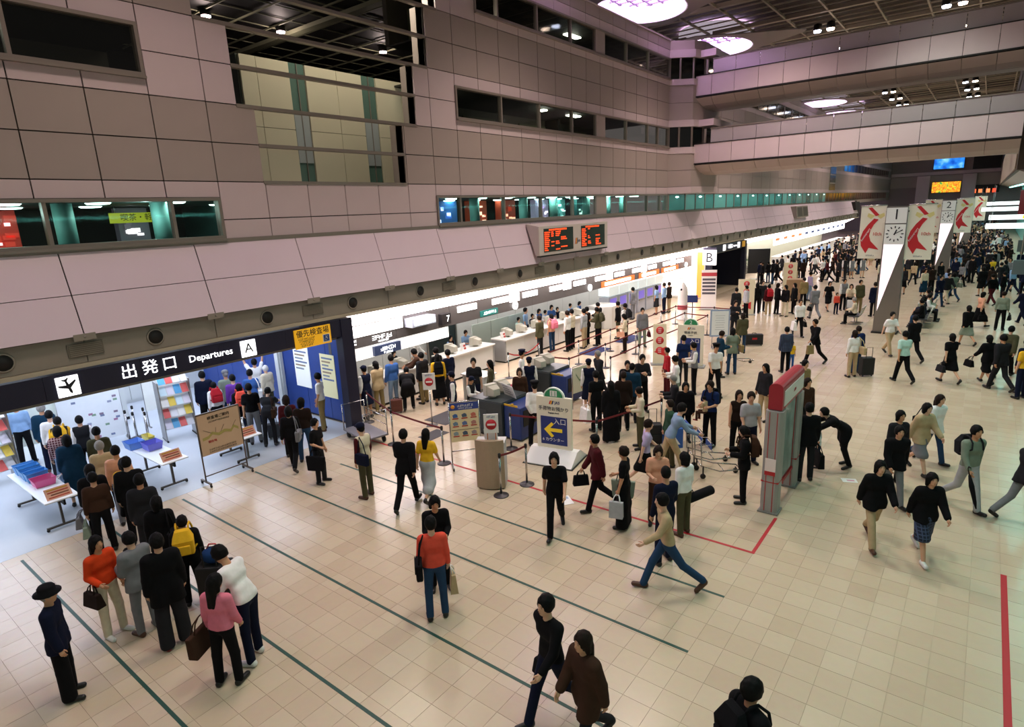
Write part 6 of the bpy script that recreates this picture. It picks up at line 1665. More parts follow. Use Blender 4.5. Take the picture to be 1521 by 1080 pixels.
# --- concourse seen through the lower windows
def concourse():
    s = MB(); s.box(-21, -14.75, -4, 33.5, 5.2, 5.35); fl = struct('floor_concourse', s, mat('#2a302c', .4))
    s = MB(); s.box(-21, -14.75, -4, 33.5, 6.60, 6.7); ce = struct('ceiling_concourse', s, mat('#5a6a64', .6))
    s = MB(); s.box(-21.2, -21, -4, 33.5, 5.2, 6.7); struct('wall_concourse', s, mat('#1c1612', .7))
    for y0 in (9.6, 13.6):
        s = MB(); s.box(-21, -14.75, y0, y0+.1, 5.3, 6.8); struct('wall_concourse_%d' % int(y0), s, mat('#2c4a48', .6))
    cy = mat('#c8fff0', .5, emit=14)
    y = -2.9
    while y < 33:
        if not 9.3 < y < 13.9:
            for x in (-16.3, -18.6):
                s = MB(); s.lathe([(.22, -.03), (.26, 0)], (x, y+(.6 if x < -17 else 0), 6.60), n=14); s.build('downlight', cy, ce)
        y += 1.7
    ld_pos = [(-16, 3.5), (-16, 6.5), (-16, 17), (-16, 21), (-16, 25), (-16, 29.5), (-16, 32)]
    for x, y in ld_pos:
        ld = D.lights.new('concourse_light', 'POINT'); ld.energy = 14; ld.color = (.62, 1, .92); ld.shadow_soft_size = .1; o = obj('concourse_light', ld); o.location = (x, y, 6.4)
    for y in (2.4, 4.9, 6.95, 15.4, 18.9, 22.2, 24.6, 27.6, 29.8, 31.6):
        s = MB(); s.lathe([(.2, 5.35), (.2, 6.6)], (-16.4, y, 0), n=16); c = s.build('concourse_column', mat('#7fb8b0', .5), fl)
    shops = [(-19.5, 2.6, 1.3, '#e08a40', '#fff0d0', 'orange-lit shop behind the window'), (-19.5, 4.4, .8, '#d84030', '#ffe0e0', 'red-lit shop behind the window'), (-19.5, 7.5, .8, '#6a6470', '#ffffff', 'bright white shop shelving behind the window'), (-18.6, 15.3, .9, '#2f62b8', '#bcd8ff', 'blue poster shop behind the right-hand window'), (-18.6, 16.9, 1.6, '#8a7058', '#ffe8c8', 'crowded gift shop behind the window'), (-18.6, 19.4, 1.7, '#4a8ae0', '#e8f4ff', 'large blue lit advert front behind the window'), (-18.6, 21.7, 1.2, '#d05a38', '#ffe0c0', 'red and gold restaurant front behind the window'), (-18.6, 23.9, 1.2, '#c04830', '#ffc8a0', 'deep red restaurant front behind the window'), (-18.6, 26.8, 1.2, '#d8c8f0', '#ffffff', 'pale lilac boutique front behind the window'), (-18.6, 28.6, .9, '#70c8c0', '#e0fff8', 'teal boutique front behind the window'), (-18.6, 30.9, 1.2, '#3a6a6a', '#c8ffe8', 'dark green shop behind the window')]
    r = random.Random(11)
    for i, (x, y, w_, c1, c2, lab) in enumerate(shops):
        t = thing('shop', lab.replace('right-hand ', ''), 'shop front', (x, y, 5.35))
        s = MB(); s.box(-.3, 0, -w_/2, w_/2, 0, 1.22); s.build('fascia', mat(c1, .5, emit=.12), t)
        for k in range(9):
            a = -w_/2+.1+(w_-.35)*r.random(); z = .2+.75*r.random(); s = MB(); s.box(0, .04, a, a+.12+.15*r.random(), z, z+.06+.12*r.random()); s.build('display', mat(c2 if k % 2 else c1, .5, emit=1.6 if k % 2 else .6), t)
    t = thing('shop_sign', 'yellow-green shop sign with dark characters behind the window', 'sign', (-18.2, 7.2, 6.15)); s = MB(); s.box(-.03, 0, -.75, .75, 0, .26); s.build('board', mat('#b8c832', .5, emit=.6), t); text('喫茶・軽食', .2, M_LETD, t, (.004, 0, .13), RX)
    s = MB(); s.tube([(-.015, -.6, .26), (-.015, -.6, .45)], .01); s.tube([(-.015, .6, .26), (-.015, .6, .45)], .01); s.build('hanger_rods', M_STEEL, t)
concourse()
def upper_rooms():
    """dim rooms behind the two upper window rows"""
    for n, (z0, z1, y0, y1) in enumerate(((8.75, 10.4, -3.5, 7.2), (8.75, 10.4, 15.7, 33), (12.2, 13.9, 16.9, 33))):
        s = MB(); s.box(-18.6, -18.4, y0, y1, z0, z1); b = struct('wall_room_%d' % n, s, mat('#4a463a', .7))
        s = MB(); s.box(-18.4, -14.7, y0, y1, z1, z1+.06); s.build('room_ceiling', mat('#24231c', .7), b); s = MB(); s.box(-18.4, -14.7, y0, y1, z0-.06, z0); s.build('room_floor', mat('#24231c', .7), b)
        for y, L in (((2.6, .9),) if n == 0 else ((17.5, .4), (26.6, .9), (24.0, .3)) if n == 1 else ((26.6, 1.1),)):
            s = MB(); s.box(-16.6, -16.3, y-L/2, y+L/2, z1-.05, z1); s.build('tube_light', mat('#f6ffe8', .5, emit=14), b)
            ld = D.lights.new('room_light', 'POINT'); ld.energy = 14; ld.color = (.95, 1, .8); ld.shadow_soft_size = .2; o = obj('room_light', ld, b); o.location = (-16.4, y, z1-.25)
        if n: 
            for k in range(4): s = MB(); s.box(-18.38, -18.3, y0+4*k+1, y0+4*k+3.2, z0+.1, z1-.3); s.build('blind', mat('#6a6a52', .7), b)
upper_rooms()
PEOPLE = [
(-8.93, 1.6, 30, 'stand', 'jacket', 'navy', 'wide', 'black', 'hat', 'hairgrey', 'shoeblack', 1.58, 'person in black brimmed hat, navy jacket and wide black trousers standing alone', ()),
(-9.84, 2.46, 75, 'bag', 'shirt', 'orange', 'trousers', 'cream', 'long', 'hairblack', 'shoewhite', 1.6, 'person in orange sweater and cream trousers with long black hair', (('hand', 'r', 'darkbrown', 'dark brown handbag on the arm of the person in orange'),)),
(-9.46, 2.79, -100, 'hold', 'jacket', 'grey', 'trousers', 'grey', 'short', 'hairblack', 'shoebrown', 1.62, 'person in grey suit carrying a toddler in red', ()),
(-8.79, 2.9, -75, 'stand', 'coat', 'black', 'wide', 'charcoal', 'short', 'hairblack', 'shoered', 1.74, 'person in black coat and red shoes beside the grey suit with toddler', ()),
(-7.35, 2.96, -30, 'stand2', 'shirt', 'pink', 'trousers', 'black', 'long', 'hairblack', 'shoeblack', 1.6, 'person in pink top and black trousers seen from behind', (('tote', 'l', 'brown', 'brown patterned tote bag hanging from the shoulder of the person in pink'),)),
(-7.53, 3.42, -112, 'talk', 'tee', 'white', 'jeans', 'navy', 'short', 'hairblack', 'shoewhite', 1.76, 'person in white T-shirt leaning down to the person in pink', ()),
(-12.5, 3.88, -62, 'stand', 'jacket', 'black', 'trousers', 'black', 'short', 'hairblack', 'shoeblack', 1.72, 'broad person in black suit with white collar in the gate queue', ()),
(-13.09, 3.44, -70, 'stand2', 'long_coat', 'black', 'trousers', 'black', 'bob', 'hairblack', 'shoeblack', 1.6, 'person in long black coat in the gate queue', (('hand', 'l', 'grey', 'grey handbag low in the hand of the person in long black coat'),)),
(-12.64, 3.34, -72, 'stand', 'shirt', 'brown', 'trousers', 'black', 'short', 'hairblack', 'shoeblack', 1.58, 'person in brown top in the gate queue', (('hand', 'l', 'sage', 'grey-green handbag of the person in brown top'),)),
(-11.49, 3.71, -58, 'stand', 'jacket', 'charcoal', 'trousers', 'charcoal', 'short', 'hairblack', 'shoeblack', 1.68, 'person in charcoal suit beside the broad black suit in the queue', ()),
(-10.5, 3.57, -50, 'stand', 'coat', 'black', 'skirt', 'black', 'bob', 'hairblack', 'shoeblack', 1.58, 'person in black coat and skirt at the queue edge', (('shoulder', 'r', 'black', 'black square shoulder bag at the queue edge'),)),
(-9.58, 3.56, -60, 'stand', 'jacket', 'black', 'trousers', 'black', 'short', 'hairblack', 'shoeblack', 1.5, 'person in black wearing a yellow rucksack behind the red-shoed person', (('back', 'b', 'yellow', 'yellow rucksack on the back of a person in black'),)),
(-12.97, 3.98, -62, 'stand', 'shirt', 'yellow', 'skirt', 'black', 'pony', 'hairblack', 'shoeblack', 1.56, 'person in yellow top with a ponytail in the gate queue', ()),
(-13.57, 4.07, -66, 'stand', 'shirt', 'peach', 'trousers', 'grey', 'short', 'hairblack', 'shoeblack', 1.66, 'person in pale pink shirt in the gate queue', ()),
(-14.25, 4.01, -66, 'stand', 'shirt', 'beige', 'trousers', 'navy', 'short', 'hairgrey', 'shoeblack', 1.64, 'grey-haired person in beige shirt in the gate queue', ()),
(-15.52, 3.79, -66, 'stand', 'long_coat', 'teal', 'midi', 'teal', 'bob', 'hairblack', 'shoeblack', 1.6, 'person in long dark teal coat in the gate queue', (('shop', 'l', 'white', 'round white carrier bag beside the teal coat'),)),
(-16.54, 3.9, -70, 'stand2', 'shirt', 'plaid', 'jeans', 'paledenim', 'bob', 'hairblack', 'shoewhite', 1.58, 'person in red plaid shirt and pale jeans in the gate queue', ()),
(-18.41, 4.13, -70, 'stand', 'jacket', 'teal', 'jeans', 'navy', 'short', 'hairgrey', 'shoebrown', 1.74, 'stout person in dark teal jacket and jeans inside gate A', ()),
(-17.28, 4.13, -70, 'stand', 'vest', 'charcoal', 'trousers', 'charcoal', 'short', 'hairblack', 'shoeblack', 1.6, 'person in charcoal vest with yellow sleeves nearest the leaflet rack', (('back', 'b', 'yellow', 'yellow daypack on the person nearest the leaflet rack'),)),
(-16.88, 4.46, -70, 'stand', 'vest', 'charcoal', 'trousers', 'black', 'short', 'hairblack', 'shoeblack', 1.6, 'person in charcoal vest before the white notice board', ()),
(-15.38, 4.33, -68, 'stand', 'shirt', 'olive', 'trousers', 'black', 'short', 'hairblack', 'shoeblack', 1.64, 'person in olive shirt next to the white notice board', ()),
(-19.55, 3.87, -70, 'stand', 'shirt', 'lightblue', 'trousers', 'black', 'short', 'hairgrey', 'shoeblack', 1.7, 'person in light blue shirt and black trousers inside gate A', ()),
(-17.85, 4.13, -72, 'stand', 'shirt', 'white', 'trousers', 'charcoal', 'short', 'hairblack', 'shoeblack', 1.66, 'person in white shirt deep inside gate A', ()),
(-17.88, 7.94, -80, 'stand', 'jacket', 'navy', 'wide', 'black', 'short', 'hairblack', 'shoeblack', 1.76, 'tall person in navy jacket and black trousers behind the map board', ()),
(-17.37, 7.99, -78, 'stand', 'shirt', 'white', 'trousers', 'black', 'short', 'hairblack', 'shoeblack', 1.5, 'person in white with a red rucksack behind the map board', (('back', 'b', 'red', 'red rucksack behind the map board'),)),
(-17.59, 8.49, -76, 'stand', 'jacket', 'sage', 'jeans', 'denim', 'cap', 'hairgrey', 'shoeblack', 1.7, 'person in grey-green jacket, jeans and grey cap behind the map board', ()),
(-17.06, 8.42, -72, 'stand', 'shirt', 'purple', 'trousers', 'navy', 'short', 'hairblack', 'shoeblack', 1.66, 'person in purple sweater inside gate A', ()),
(-17.03, 8.94, -60, 'stand2', 'tee', 'blue', 'trousers', 'navy', 'short', 'hairblack', 'shoeblack', 1.7, 'person in blue shirt beside the blue wall inside gate A', (('shoulder', 'r', 'white', 'white shoulder bag of the person in blue shirt'),)),
(-16.25, 8.16, -70, 'stand', 'jacket', 'black', 'trousers', 'black', 'bob', 'hairblack', 'shoeblack', 1.56, 'person in black with an orange-red rucksack inside gate A', (('back', 'b', 'coral', 'orange-red rucksack on a person inside gate A'),)),
(-15.57, 8.09, -64, 'stand', 'tee', 'black', 'trousers', 'grey', 'short', 'hairblack', 'shoeblack', 1.68, 'person in black T-shirt and grey trousers in the gate queue by the blue wall', (('shop', 'l', 'white', 'white carrier bag held low beside the grey trousers'),)),
(-15.03, 8.22, -48, 'stoop', 'tee', 'charcoal', 'jeans', 'charcoal', 'short', 'hairblack', 'shoeblack', 1.64, 'person in charcoal stooping over luggage in the gate queue by the blue wall', (('shoulder', 'r', 'brown', 'small brown waist bag of the stooping person'),)),
(-17.62, 9.8, -100, 'stand', 'jacket', 'cream', 'trousers', 'olive', 'short', 'hairwhite', 'shoeblack', 1.56, 'white-haired person in cream jacket by the blue wall', ()),
(-18.27, 9.8, -70, 'raise', 'tee', 'white', 'trousers', 'grey', 'short', 'hairblack', 'shoeblack', 1.7, 'person in white with both arms raised by the blue wall', ()),
(-13.84, 8.12, -52, 'stand', 'shirt', 'maroon', 'trousers', 'black', 'bob', 'hairbrown', 'shoeblack', 1.6, 'person in maroon top in the gate queue by the blue wall', ()),
(-13.02, 7.65, -45, 'walk2', 'shirt', 'black', 'trousers', 'black', 'bob', 'hairblack', 'shoeblack', 1.6, 'person in black with a round grey bag in the gate queue by the blue wall', (('shoulder', 'r', 'grey', 'round grey bag of a person in black'),)),
(-13.18, 8.12, -42, 'stand2', 'shirt', 'darkbrown', 'jeans', 'denim', 'bob', 'hairblack', 'shoeblack', 1.64, 'person in dark brown sweater and blue jeans in the gate queue by the blue wall', ()),
(-11.75, 7.52, 66, 'bag', 'dress', 'black', 'trousers', 'charcoal', 'short', 'hairblack', 'shoeblack', 1.54, 'person in black turned away from the queue holding a wide black tote', (('tote', 'r', 'black', 'wide black tote bag held beside the green floor line'),)),
(-14.82, 9.8, -128, 'stand2', 'tee', 'white', 'trousers', 'khaki', 'short', 'hairblack', 'shoebrown', 1.68, 'person in white T-shirt and khaki cargo trousers by the gate post', ()),
(-10.21, 7.64, -96, 'stand', 'vest', 'cream', 'trousers', 'olive', 'cap', 'hairblack', 'shoebrown', 1.66, 'person in cream vest and navy cap crossing the green floor lines', (('shoulder', 'l', 'navy', 'navy shoulder bag of the person in cream vest'),)),
(-9.08, 7.8, -28, 'walk', 'jacket', 'black', 'trousers', 'black', 'short', 'hairblack', 'shoeblack', 1.72, 'person in black jacket walking with a red bag', (('hand', 'l', 'red', 'red round bag of a walking person in black'),)),
(-8.97, 8.33, -22, 'walk2', 'tee', 'yellow', 'midi', 'lightgrey', 'long', 'hairblack', 'shoeblack', 1.58, 'person in yellow top and pale skirt walking beside the red bag', ()),
(-6.51, 6.13, 128, 'hold', 'shirt', 'black', 'trousers', 'black', 'bob', 'hairblack', 'shoeblack', 1.62, 'person in black facing the person in coral top', ()),
(-6.0, 5.54, -48, 'stand', 'shirt', 'coral', 'jeans', 'denim', 'short', 'hairblack', 'shoeblack', 1.64, 'person in coral top and blue jeans seen from behind', (('shoulder', 'l', 'black', 'black cross-body bag of the person in coral'), ('paper', 'r', 'beige', 'brown paper bag in the hand of the person in coral'))),
(-5.87, 8.63, 150, 'walk', 'tee', 'black', 'trousers', 'black', 'bob', 'hairblack', 'shoeblack', 1.66, 'person in black T-shirt walking over the red floor line', ()),
(-5.68, 9.87, -135, 'walk2', 'jacket', 'maroon', 'trousers', 'black', 'short', 'hairblack', 'shoeblack', 1.62, 'person in dark red and black hurrying by the advert sign', (('hand', 'r', 'black', 'large black bag of the person in dark red'),)),
(-4.91, 9.56, -106, 'bag', 'dress', 'black', 'maxi', 'black', 'short', 'hairbrown', 'shoeblack', 1.6, 'person in long black dress standing at the red floor line', (('tote', 'r', 'sage', 'grey-blue tote on the arm of the person in long black dress'), ('paper', 'l', 'lightgrey', 'pale paper carrier beside the long black dress'))),
(-5.27, 11.24, 60, 'walk', 'tee', 'lavender', 'skirt', 'black', 'short', 'hairbrown', 'shoeblack', 1.6, 'person in lavender shirt and black skirt walking through the hall', ()),
(-4.44, 10.01, 150, 'hold', 'tee', 'peach', 'trousers', 'brown', 'bob', 'hairbrown', 'shoeblack', 1.58, 'person in peach blouse facing the navy sweater', ()),
(-3.77, 8.85, -60, 'stand2', 'shirt', 'navy', 'trousers', 'navy', 'thin', 'hairblack', 'shoeblack', 1.72, 'person in navy sweater with white collar seen from behind', ()),
(-3.87, 9.91, -70, 'stand', 'shirt', 'white', 'trousers', 'olive', 'bob', 'hairblack', 'shoebrown', 1.58, 'person in white blouse beside the navy sweater', (('tube', 'r', 'black', 'long black instrument case at the hip of the person in white blouse'),)),
(-3.42, 8.14, -128, 'stride', 'shirt', 'beige', 'jeans', 'denim', 'short', 'hairblack', 'shoebrown', 1.72, 'person in beige top and blue jeans striding over the green line', ()),
(-3.48, 4.95, -165, 'walk', 'shirt', 'black', 'jeans', 'navy', 'short', 'hairblack', 'shoeblack', 1.74, 'tall person in black top and dark jeans walking with a black bag', (('hand', 'r', 'black', 'black bag with orange edge of the tall walking person'),)),
(-2.89, 4.76, -160, 'walk2', 'coat', 'brown', 'jeans', 'charcoal', 'long', 'hairbrown', 'shoeblack', 1.62, 'person in brown coat with long brown hair walking beside the tall person', ()),
(-1.23, 4.91, 35, 'stand', 'jacket', 'black', 'trousers', 'black', 'short', 'hairblack', 'shoeblack', 1.7, 'person in black jacket alone past the ends of the green lines', (('back', 'b', 'black', 'black rucksack on the person past the green line ends'),)),
(-3.36, 11.79, -112, 'hold', 'jacket', 'black', 'trousers', 'black', 'bob', 'hairblack', 'shoeblack', 1.6, 'person in black jacket standing at the side of the kiosk', (('back', 'b', 'brown', 'brown rucksack of the person beside the kiosk'),)),
(-3.85, 13.76, 140, 'stand2', 'tee', 'lightgrey', 'trousers', 'navy', 'short', 'hairbrown', 'shoeblack', 1.72, 'person in light grey T-shirt with a dark strap behind the kiosk', ()),
(-4.23, 14.12, 150, 'stand', 'tank', 'darkbrown', 'trousers', 'black', 'long', 'hairbrown', 'shoeblack', 1.6, 'person with long brown hair next to the light grey T-shirt', ()),
(-4.39, 16.94, -150, 'stand', 'jacket', 'charcoal', 'trousers', 'beige', 'long', 'hairblack', 'shoeblack', 1.6, 'person in charcoal top and beige trousers with long black hair', ()),
(-2.56, 13.5, -30, 'stand', 'jacket', 'black', 'trousers', 'charcoal', 'short', 'hairblack', 'shoeblack', 1.72, 'person in dark suit standing on the far side of the kiosk', (('tote', 'r', 'black', 'black tote bag carried on the far side of the kiosk'),)),
(-3.58, 17.76, 120, 'stand', 'shirt', 'khaki', 'trousers', 'brown', 'short', 'hairblack', 'shoeblack', 1.62, 'person in khaki shirt beyond the kiosk top', ()),
(-3.14, 16.05, 130, 'stand', 'shirt', 'brown', 'trousers', 'black', 'bob', 'hairbrown', 'shoeblack', 1.58, 'person in brown with wavy hair beyond the kiosk', ()),
(-2.48, 14.38, -100, 'stand', 'tee', 'white', 'jeans', 'denim', 'short', 'hairblack', 'shoeblack', 0.98, 'toddler in white T-shirt and jeans by the kiosk', ()),
(-2.02, 14.68, -122, 'bend', 'jacket', 'black', 'trousers', 'black', 'short', 'hairblack', 'shoeblack', 1.62, 'person in black bending down toward the toddler', ()),
(-1.0, 11.39, 150, 'walk', 'jacket', 'black', 'trousers', 'beige', 'bob', 'hairblack', 'shoebrown', 1.6, 'person in black jacket and beige trousers walking alone', ()),
(-0.91, 13.28, 150, 'walk2', 'jacket', 'black', 'jeans', 'grey', 'short', 'hairblack', 'shoeblack', 1.64, 'person in open black cardigan and grey jeans walking in a group', ()),
(-0.98, 14.29, 140, 'stand', 'shirt', 'charcoal', 'trousers', 'black', 'bob', 'hairblack', 'shoeblack', 1.6, 'person in charcoal scarf among the walking group', ()),
(-0.61, 15.22, 132, 'walk', 'jacket', 'beige', 'skirt', 'grey', 'bob', 'hairblack', 'shoeblack', 1.62, 'person in beige cardigan and grey skirt in the walking group', ()),
(-0.42, 15.99, 128, 'walk2', 'jacket', 'white', 'jeans', 'denim', 'long', 'hairbrown', 'shoeblack', 1.62, 'person in white top and flared jeans with hand raised', (('shoulder', 'r', 'black', 'black shoulder bag of the person in white top and flared jeans'),)),
(-0.26, 11.37, 150, 'walk', 'jacket', 'black', 'skirt', 'navyplaid', 'bob', 'hairblack', 'shoewhite', 1.56, 'person in black jacket and navy plaid skirt with white sneakers', ()),
(0.26, 13.76, 140, 'walk2', 'shirt', 'sage', 'trousers', 'lightgrey', 'short', 'hairblack', 'shoeblack', 1.72, 'person in grey-green sweatshirt and pale trousers with an umbrella', (('umbrella', 'r', 'black', 'folded black umbrella in the hand of the person in grey-green'), ('back', 'b', 'charcoal', 'dark rucksack of the person in grey-green sweatshirt'))),
(1.1, 13.8, 55, 'walk', 'jacket', 'charcoal', 'trousers', 'grey', 'bob', 'hairblack', 'shoeblack', 1.62, 'person in grey trousers and heels stepping toward the teal wall', ()),
(-0.45, 23.6, -38, 'walk2', 'dress', 'black', 'skirt', 'black', 'bob', 'hairblack', 'shoeblack', 1.6, 'person in black short-sleeved dress walking away', (('hand', 'l', 'charcoal', 'small dark handbag of the person in black dress'),)),
(0.5, 23.95, -38, 'walk', 'jacket', 'black', 'skirt', 'black', 'bob', 'hairblack', 'shoeblack', 1.58, 'person in black jacket and skirt walking beside the grey suit', (('hand', 'l', 'black', 'black handbag of the person beside the grey suit'),)),
(0.82, 23.3, -38, 'walk2', 'jacket', 'charcoal', 'trousers', 'charcoal', 'short', 'hairblack', 'shoeblack', 1.74, 'person in grey suit walking away from the kiosk', ()),
(1.0, 25.18, 20, 'walk', 'jacket', 'olive', 'trousers', 'black', 'short', 'hairblack', 'shoeblack', 1.7, 'person in olive jacket walking past the grey suit', ()),
(1.35, 22.64, -38, 'stand', 'tee', 'yellow', 'trousers', 'navy', 'short', 'hairblack', 'shoeblack', 1.66, 'person in yellow T-shirt near the red floor line', ()),
(1.36, 23.29, -38, 'stand', 'shirt', 'navy', 'jeans', 'denim', 'bob', 'hairblack', 'shoeblack', 1.62, 'person in navy next to the yellow T-shirt', ()),
(-0.17, 30.0, -38, 'walk2', 'jacket', 'black', 'skirt', 'sage', 'bob', 'hairblack', 'shoeblack', 1.6, 'person in black jacket and grey skirt walking away', ()),
(0.18, 34.46, 52, 'walk', 'shirt', 'peach', 'midi', 'black', 'bob', 'hairblack', 'shoeblack', 1.6, 'person in pink blouse and long black skirt', (('hand', 'r', 'black', 'black bag swinging from the person in pink blouse'),)),
(0.93, 33.94, 10, 'stand', 'shirt', 'sage', 'trousers', 'black', 'short', 'hairbrown', 'shoeblack', 1.68, 'person in grey-green shirt and black trousers standing still', (('hand', 'r', 'black', 'large black bag of the person in grey-green shirt'),)),
(1.74, 35.91, -38, 'walk', 'jacket', 'navy', 'trousers', 'navy', 'short', 'hairblack', 'shoeblack', 1.68, 'person in navy walking near the teal wall', ()),
(-1.67, 22.94, -38, 'walk2', 'tee', 'mint', 'trousers', 'black', 'short', 'hairblack', 'shoeblack', 1.7, 'person in mint shirt and black trousers walking away from the kiosk', ()),
(-2.51, 26.93, 142, 'walk', 'tee', 'white', 'trousers', 'beige', 'short', 'hairblack', 'shoeblack', 1.68, 'person in white T-shirt and beige trousers before the clock pillar', ()),
(-1.66, 26.05, -38, 'walk2', 'jacket', 'black', 'trousers', 'black', 'short', 'hairblack', 'shoeblack', 1.72, 'person in black suit before the clock pillar', ()),
(-3.13, 22.9, -38, 'stand', 'shirt', 'white', 'trousers', 'beige', 'bob', 'hairbrown', 'shoeblack', 1.58, 'person in white shirt and beige trousers with a shoulder strap', (('shoulder', 'r', 'beige', 'beige shoulder bag of the person in white shirt'),)),
(-3.11, 23.51, -38, 'stand', 'jacket', 'darkblue', 'jeans', 'denim', 'short', 'hairbrown', 'shoeblack', 1.62, 'person in dark blue beside the wheeled black suitcase', ()),
(-5.19, 22.48, -38, 'stand', 'jacket', 'navyplaid', 'trousers', 'black', 'short', 'hairblack', 'shoeblack', 1.6, 'person in navy plaid jacket holding a child', ()),
(-5.12, 23.06, 142, 'stand', 'tee', 'yellow', 'trousers', 'blue', 'bob', 'hairblack', 'shoeblack', 1.0, 'small child in yellow beside the navy plaid jacket', ()),
(-6.23, 28.98, 150, 'walk2', 'shirt', 'white', 'trousers', 'black', 'short', 'hairbrown', 'shoeblack', 1.68, 'person in white shirt carrying a white and a black bag', (('shop', 'r', 'white', 'white carrier bag of the person with two bags'), ('hand', 'l', 'black', 'black holdall of the person with two bags'))),
(-4.58, 24.14, -140, 'walk', 'jacket', 'black', 'trousers', 'black', 'short', 'hairbrown', 'shoeblack', 1.7, 'person in black suit hurrying with a paper bag', (('paper', 'l', 'khaki', 'brown paper carrier of the hurrying person in black suit'),)),
(-8.76, 12.07, -38, 'behind', 'shirt', 'white', 'trousers', 'black', 'peaked', 'hairblack', 'shoeblack', 1.7, 'guard in white shirt, black trousers and cap by the advert sign', ()),
(-7.97, 13.84, -60, 'stand', 'tee', 'black', 'trousers', 'black', 'short', 'hairblack', 'shoeblack', 1.66, 'person in black T-shirt with a big white bag', (('shop', 'l', 'white', 'big white bag printed in red beside the advert sign'),)),
(-7.24, 13.34, -38, 'stand', 'coat', 'black', 'maxi', 'black', 'long', 'hairblack', 'shoeblack', 1.6, 'person in long black coat behind the big white bag', (('hand', 'l', 'black', 'soft black bag next to the big white bag'),)),
(-7.34, 14.22, -38, 'stand', 'jacket', 'darkbrown', 'trousers', 'black', 'short', 'hairbrown', 'shoeblack', 1.64, 'person in dark brown jacket next to the long black coat', ()),
(-7.44, 14.92, -20, 'stand2', 'jacket', 'teal', 'trousers', 'charcoal', 'thin', 'hairblack', 'shoeblack', 1.7, 'person in blue-grey jacket bowing over the queue rope', ()),
(-7.64, 15.98, 140, 'cross', 'shirt', 'charcoal', 'trousers', 'black', 'short', 'hairblack', 'shoeblack', 1.72, 'person in charcoal sweater with folded arms facing the blue-grey jacket', ()),
(-7.87, 15.49, 150, 'stand', 'jacket', 'black', 'trousers', 'black', 'short', 'hairblack', 'shoeblack', 1.6, 'person in black by the stone-coloured sign frame', ()),
(-6.4, 13.32, -128, 'hold', 'shirt', 'cream', 'trousers', 'olive', 'short', 'hairblack', 'shoeblack', 1.58, 'person in cream shirt reading papers', ()),
(-6.06, 14.65, -120, 'hold', 'jacket', 'charcoal', 'trousers', 'charcoal', 'thin', 'hairgrey', 'shoeblack', 1.62, 'grey-haired person in black jacket and yellow collar', ()),
(-6.76, 16.43, -120, 'hold', 'shirt', 'white', 'trousers', 'sage', 'short', 'hairblack', 'shoeblack', 1.68, 'person in white sweater and pale green trousers', ()),
(-7.72, 18.0, -130, 'stand', 'shirt', 'red', 'trousers', 'maroon', 'short', 'hairblack', 'shoeblack', 1.5, 'person in red beside the striped pillar sign', ()),
(-5.63, 14.31, 150, 'stand', 'jacket', 'black', 'trousers', 'black', 'bob', 'hairblack', 'shoeblack', 1.56, 'person in black with bob hair beside the white sweater', ()),
(-5.34, 12.69, -130, 'stand', 'jacket', 'green', 'trousers', 'olive', 'short', 'hairbrown', 'shoeblack', 1.58, 'person in dark green jacket by the luggage cart', ()),
(-5.12, 12.18, 52, 'push', 'shirt', 'paledenim', 'trousers', 'beige', 'short', 'hairblack', 'shoeblack', 1.72, 'person in grey-blue shirt and beige trousers pushing a luggage cart', ()),
(-5.0, 14.38, -170, 'hold', 'tee', 'darkblue', 'trousers', 'black', 'short', 'hairbrown', 'shoeblack', 1.68, 'person in dark blue T-shirt carrying a small child', (('back', 'b', 'black', 'black rucksack of the person carrying a small child'),)),
(-6.35, 18.53, 142, 'walk2', 'tee', 'white', 'trousers', 'black', 'peaked', 'hairblack', 'shoeblack', 1.7, 'guard in white short-sleeved shirt and black cap walking', ()),
(-7.67, 19.21, -38, 'stand', 'tee', 'darkblue', 'trousers', 'charcoal', 'short', 'hairblack', 'shoeblack', 1.68, 'person in dark blue T-shirt in front of the check-in sign', ()),
(-6.98, 18.43, -120, 'hold', 'vest', 'grey', 'trousers', 'black', 'short', 'hairblack', 'shoeblack', 1.66, 'person in grey vest in front of the check-in sign', ()),
(-6.96, 20.78, 52, 'hold', 'jacket', 'teal', 'trousers', 'black', 'short', 'hairbrown', 'shoeblack', 1.62, 'person in dark teal jacket beside a luggage trolley', ()),
(-6.71, 21.34, -38, 'hold', 'jacket', 'sage', 'jeans', 'denim', 'bob', 'hairblack', 'shoeblack', 1.64, 'person in grey jacket with a brown shoulder bag', (('shoulder', 'r', 'khaki', 'olive-brown shoulder bag near the frosted notice frame'),)),
(-7.39, 24.66, -38, 'stand2', 'jacket', 'olive', 'jeans', 'denim', 'bob', 'hairbrown', 'shoeblack', 1.62, 'person in olive jacket and jeans by the black suitcase', ()),
(-8.61, 27.49, 142, 'cross', 'jacket', 'charcoal', 'trousers', 'charcoal', 'short', 'hairbrown', 'shoeblack', 1.68, 'person in charcoal suit behind the frosted notice frame', ()),
(-11.55, 11.95, -130, 'stand', 'vest', 'navy', 'trousers', 'navy', 'cap', 'hairblack', 'shoeblack', 1.62, 'staff member in navy vest and cap at the screening desk', ()),
(-11.3, 12.42, 80, 'hold', 'vest', 'charcoal', 'trousers', 'navy', 'cap', 'hairblack', 'shoeblack', 1.42, 'staff member in charcoal vest and cap leaning on the screening desk', ()),
(-11.89, 13.26, 140, 'stand', 'tee', 'charcoal', 'trousers', 'navy', 'short', 'hairblack', 'shoeblack', 1.7, 'person in charcoal T-shirt with pale print at the screening desk', ()),
(-11.53, 13.62, -140, 'stand', 'shirt', 'olive', 'trousers', 'black', 'long', 'hairblack', 'shoeblack', 1.6, 'person in olive top with long black hair at the screening desk', ()),
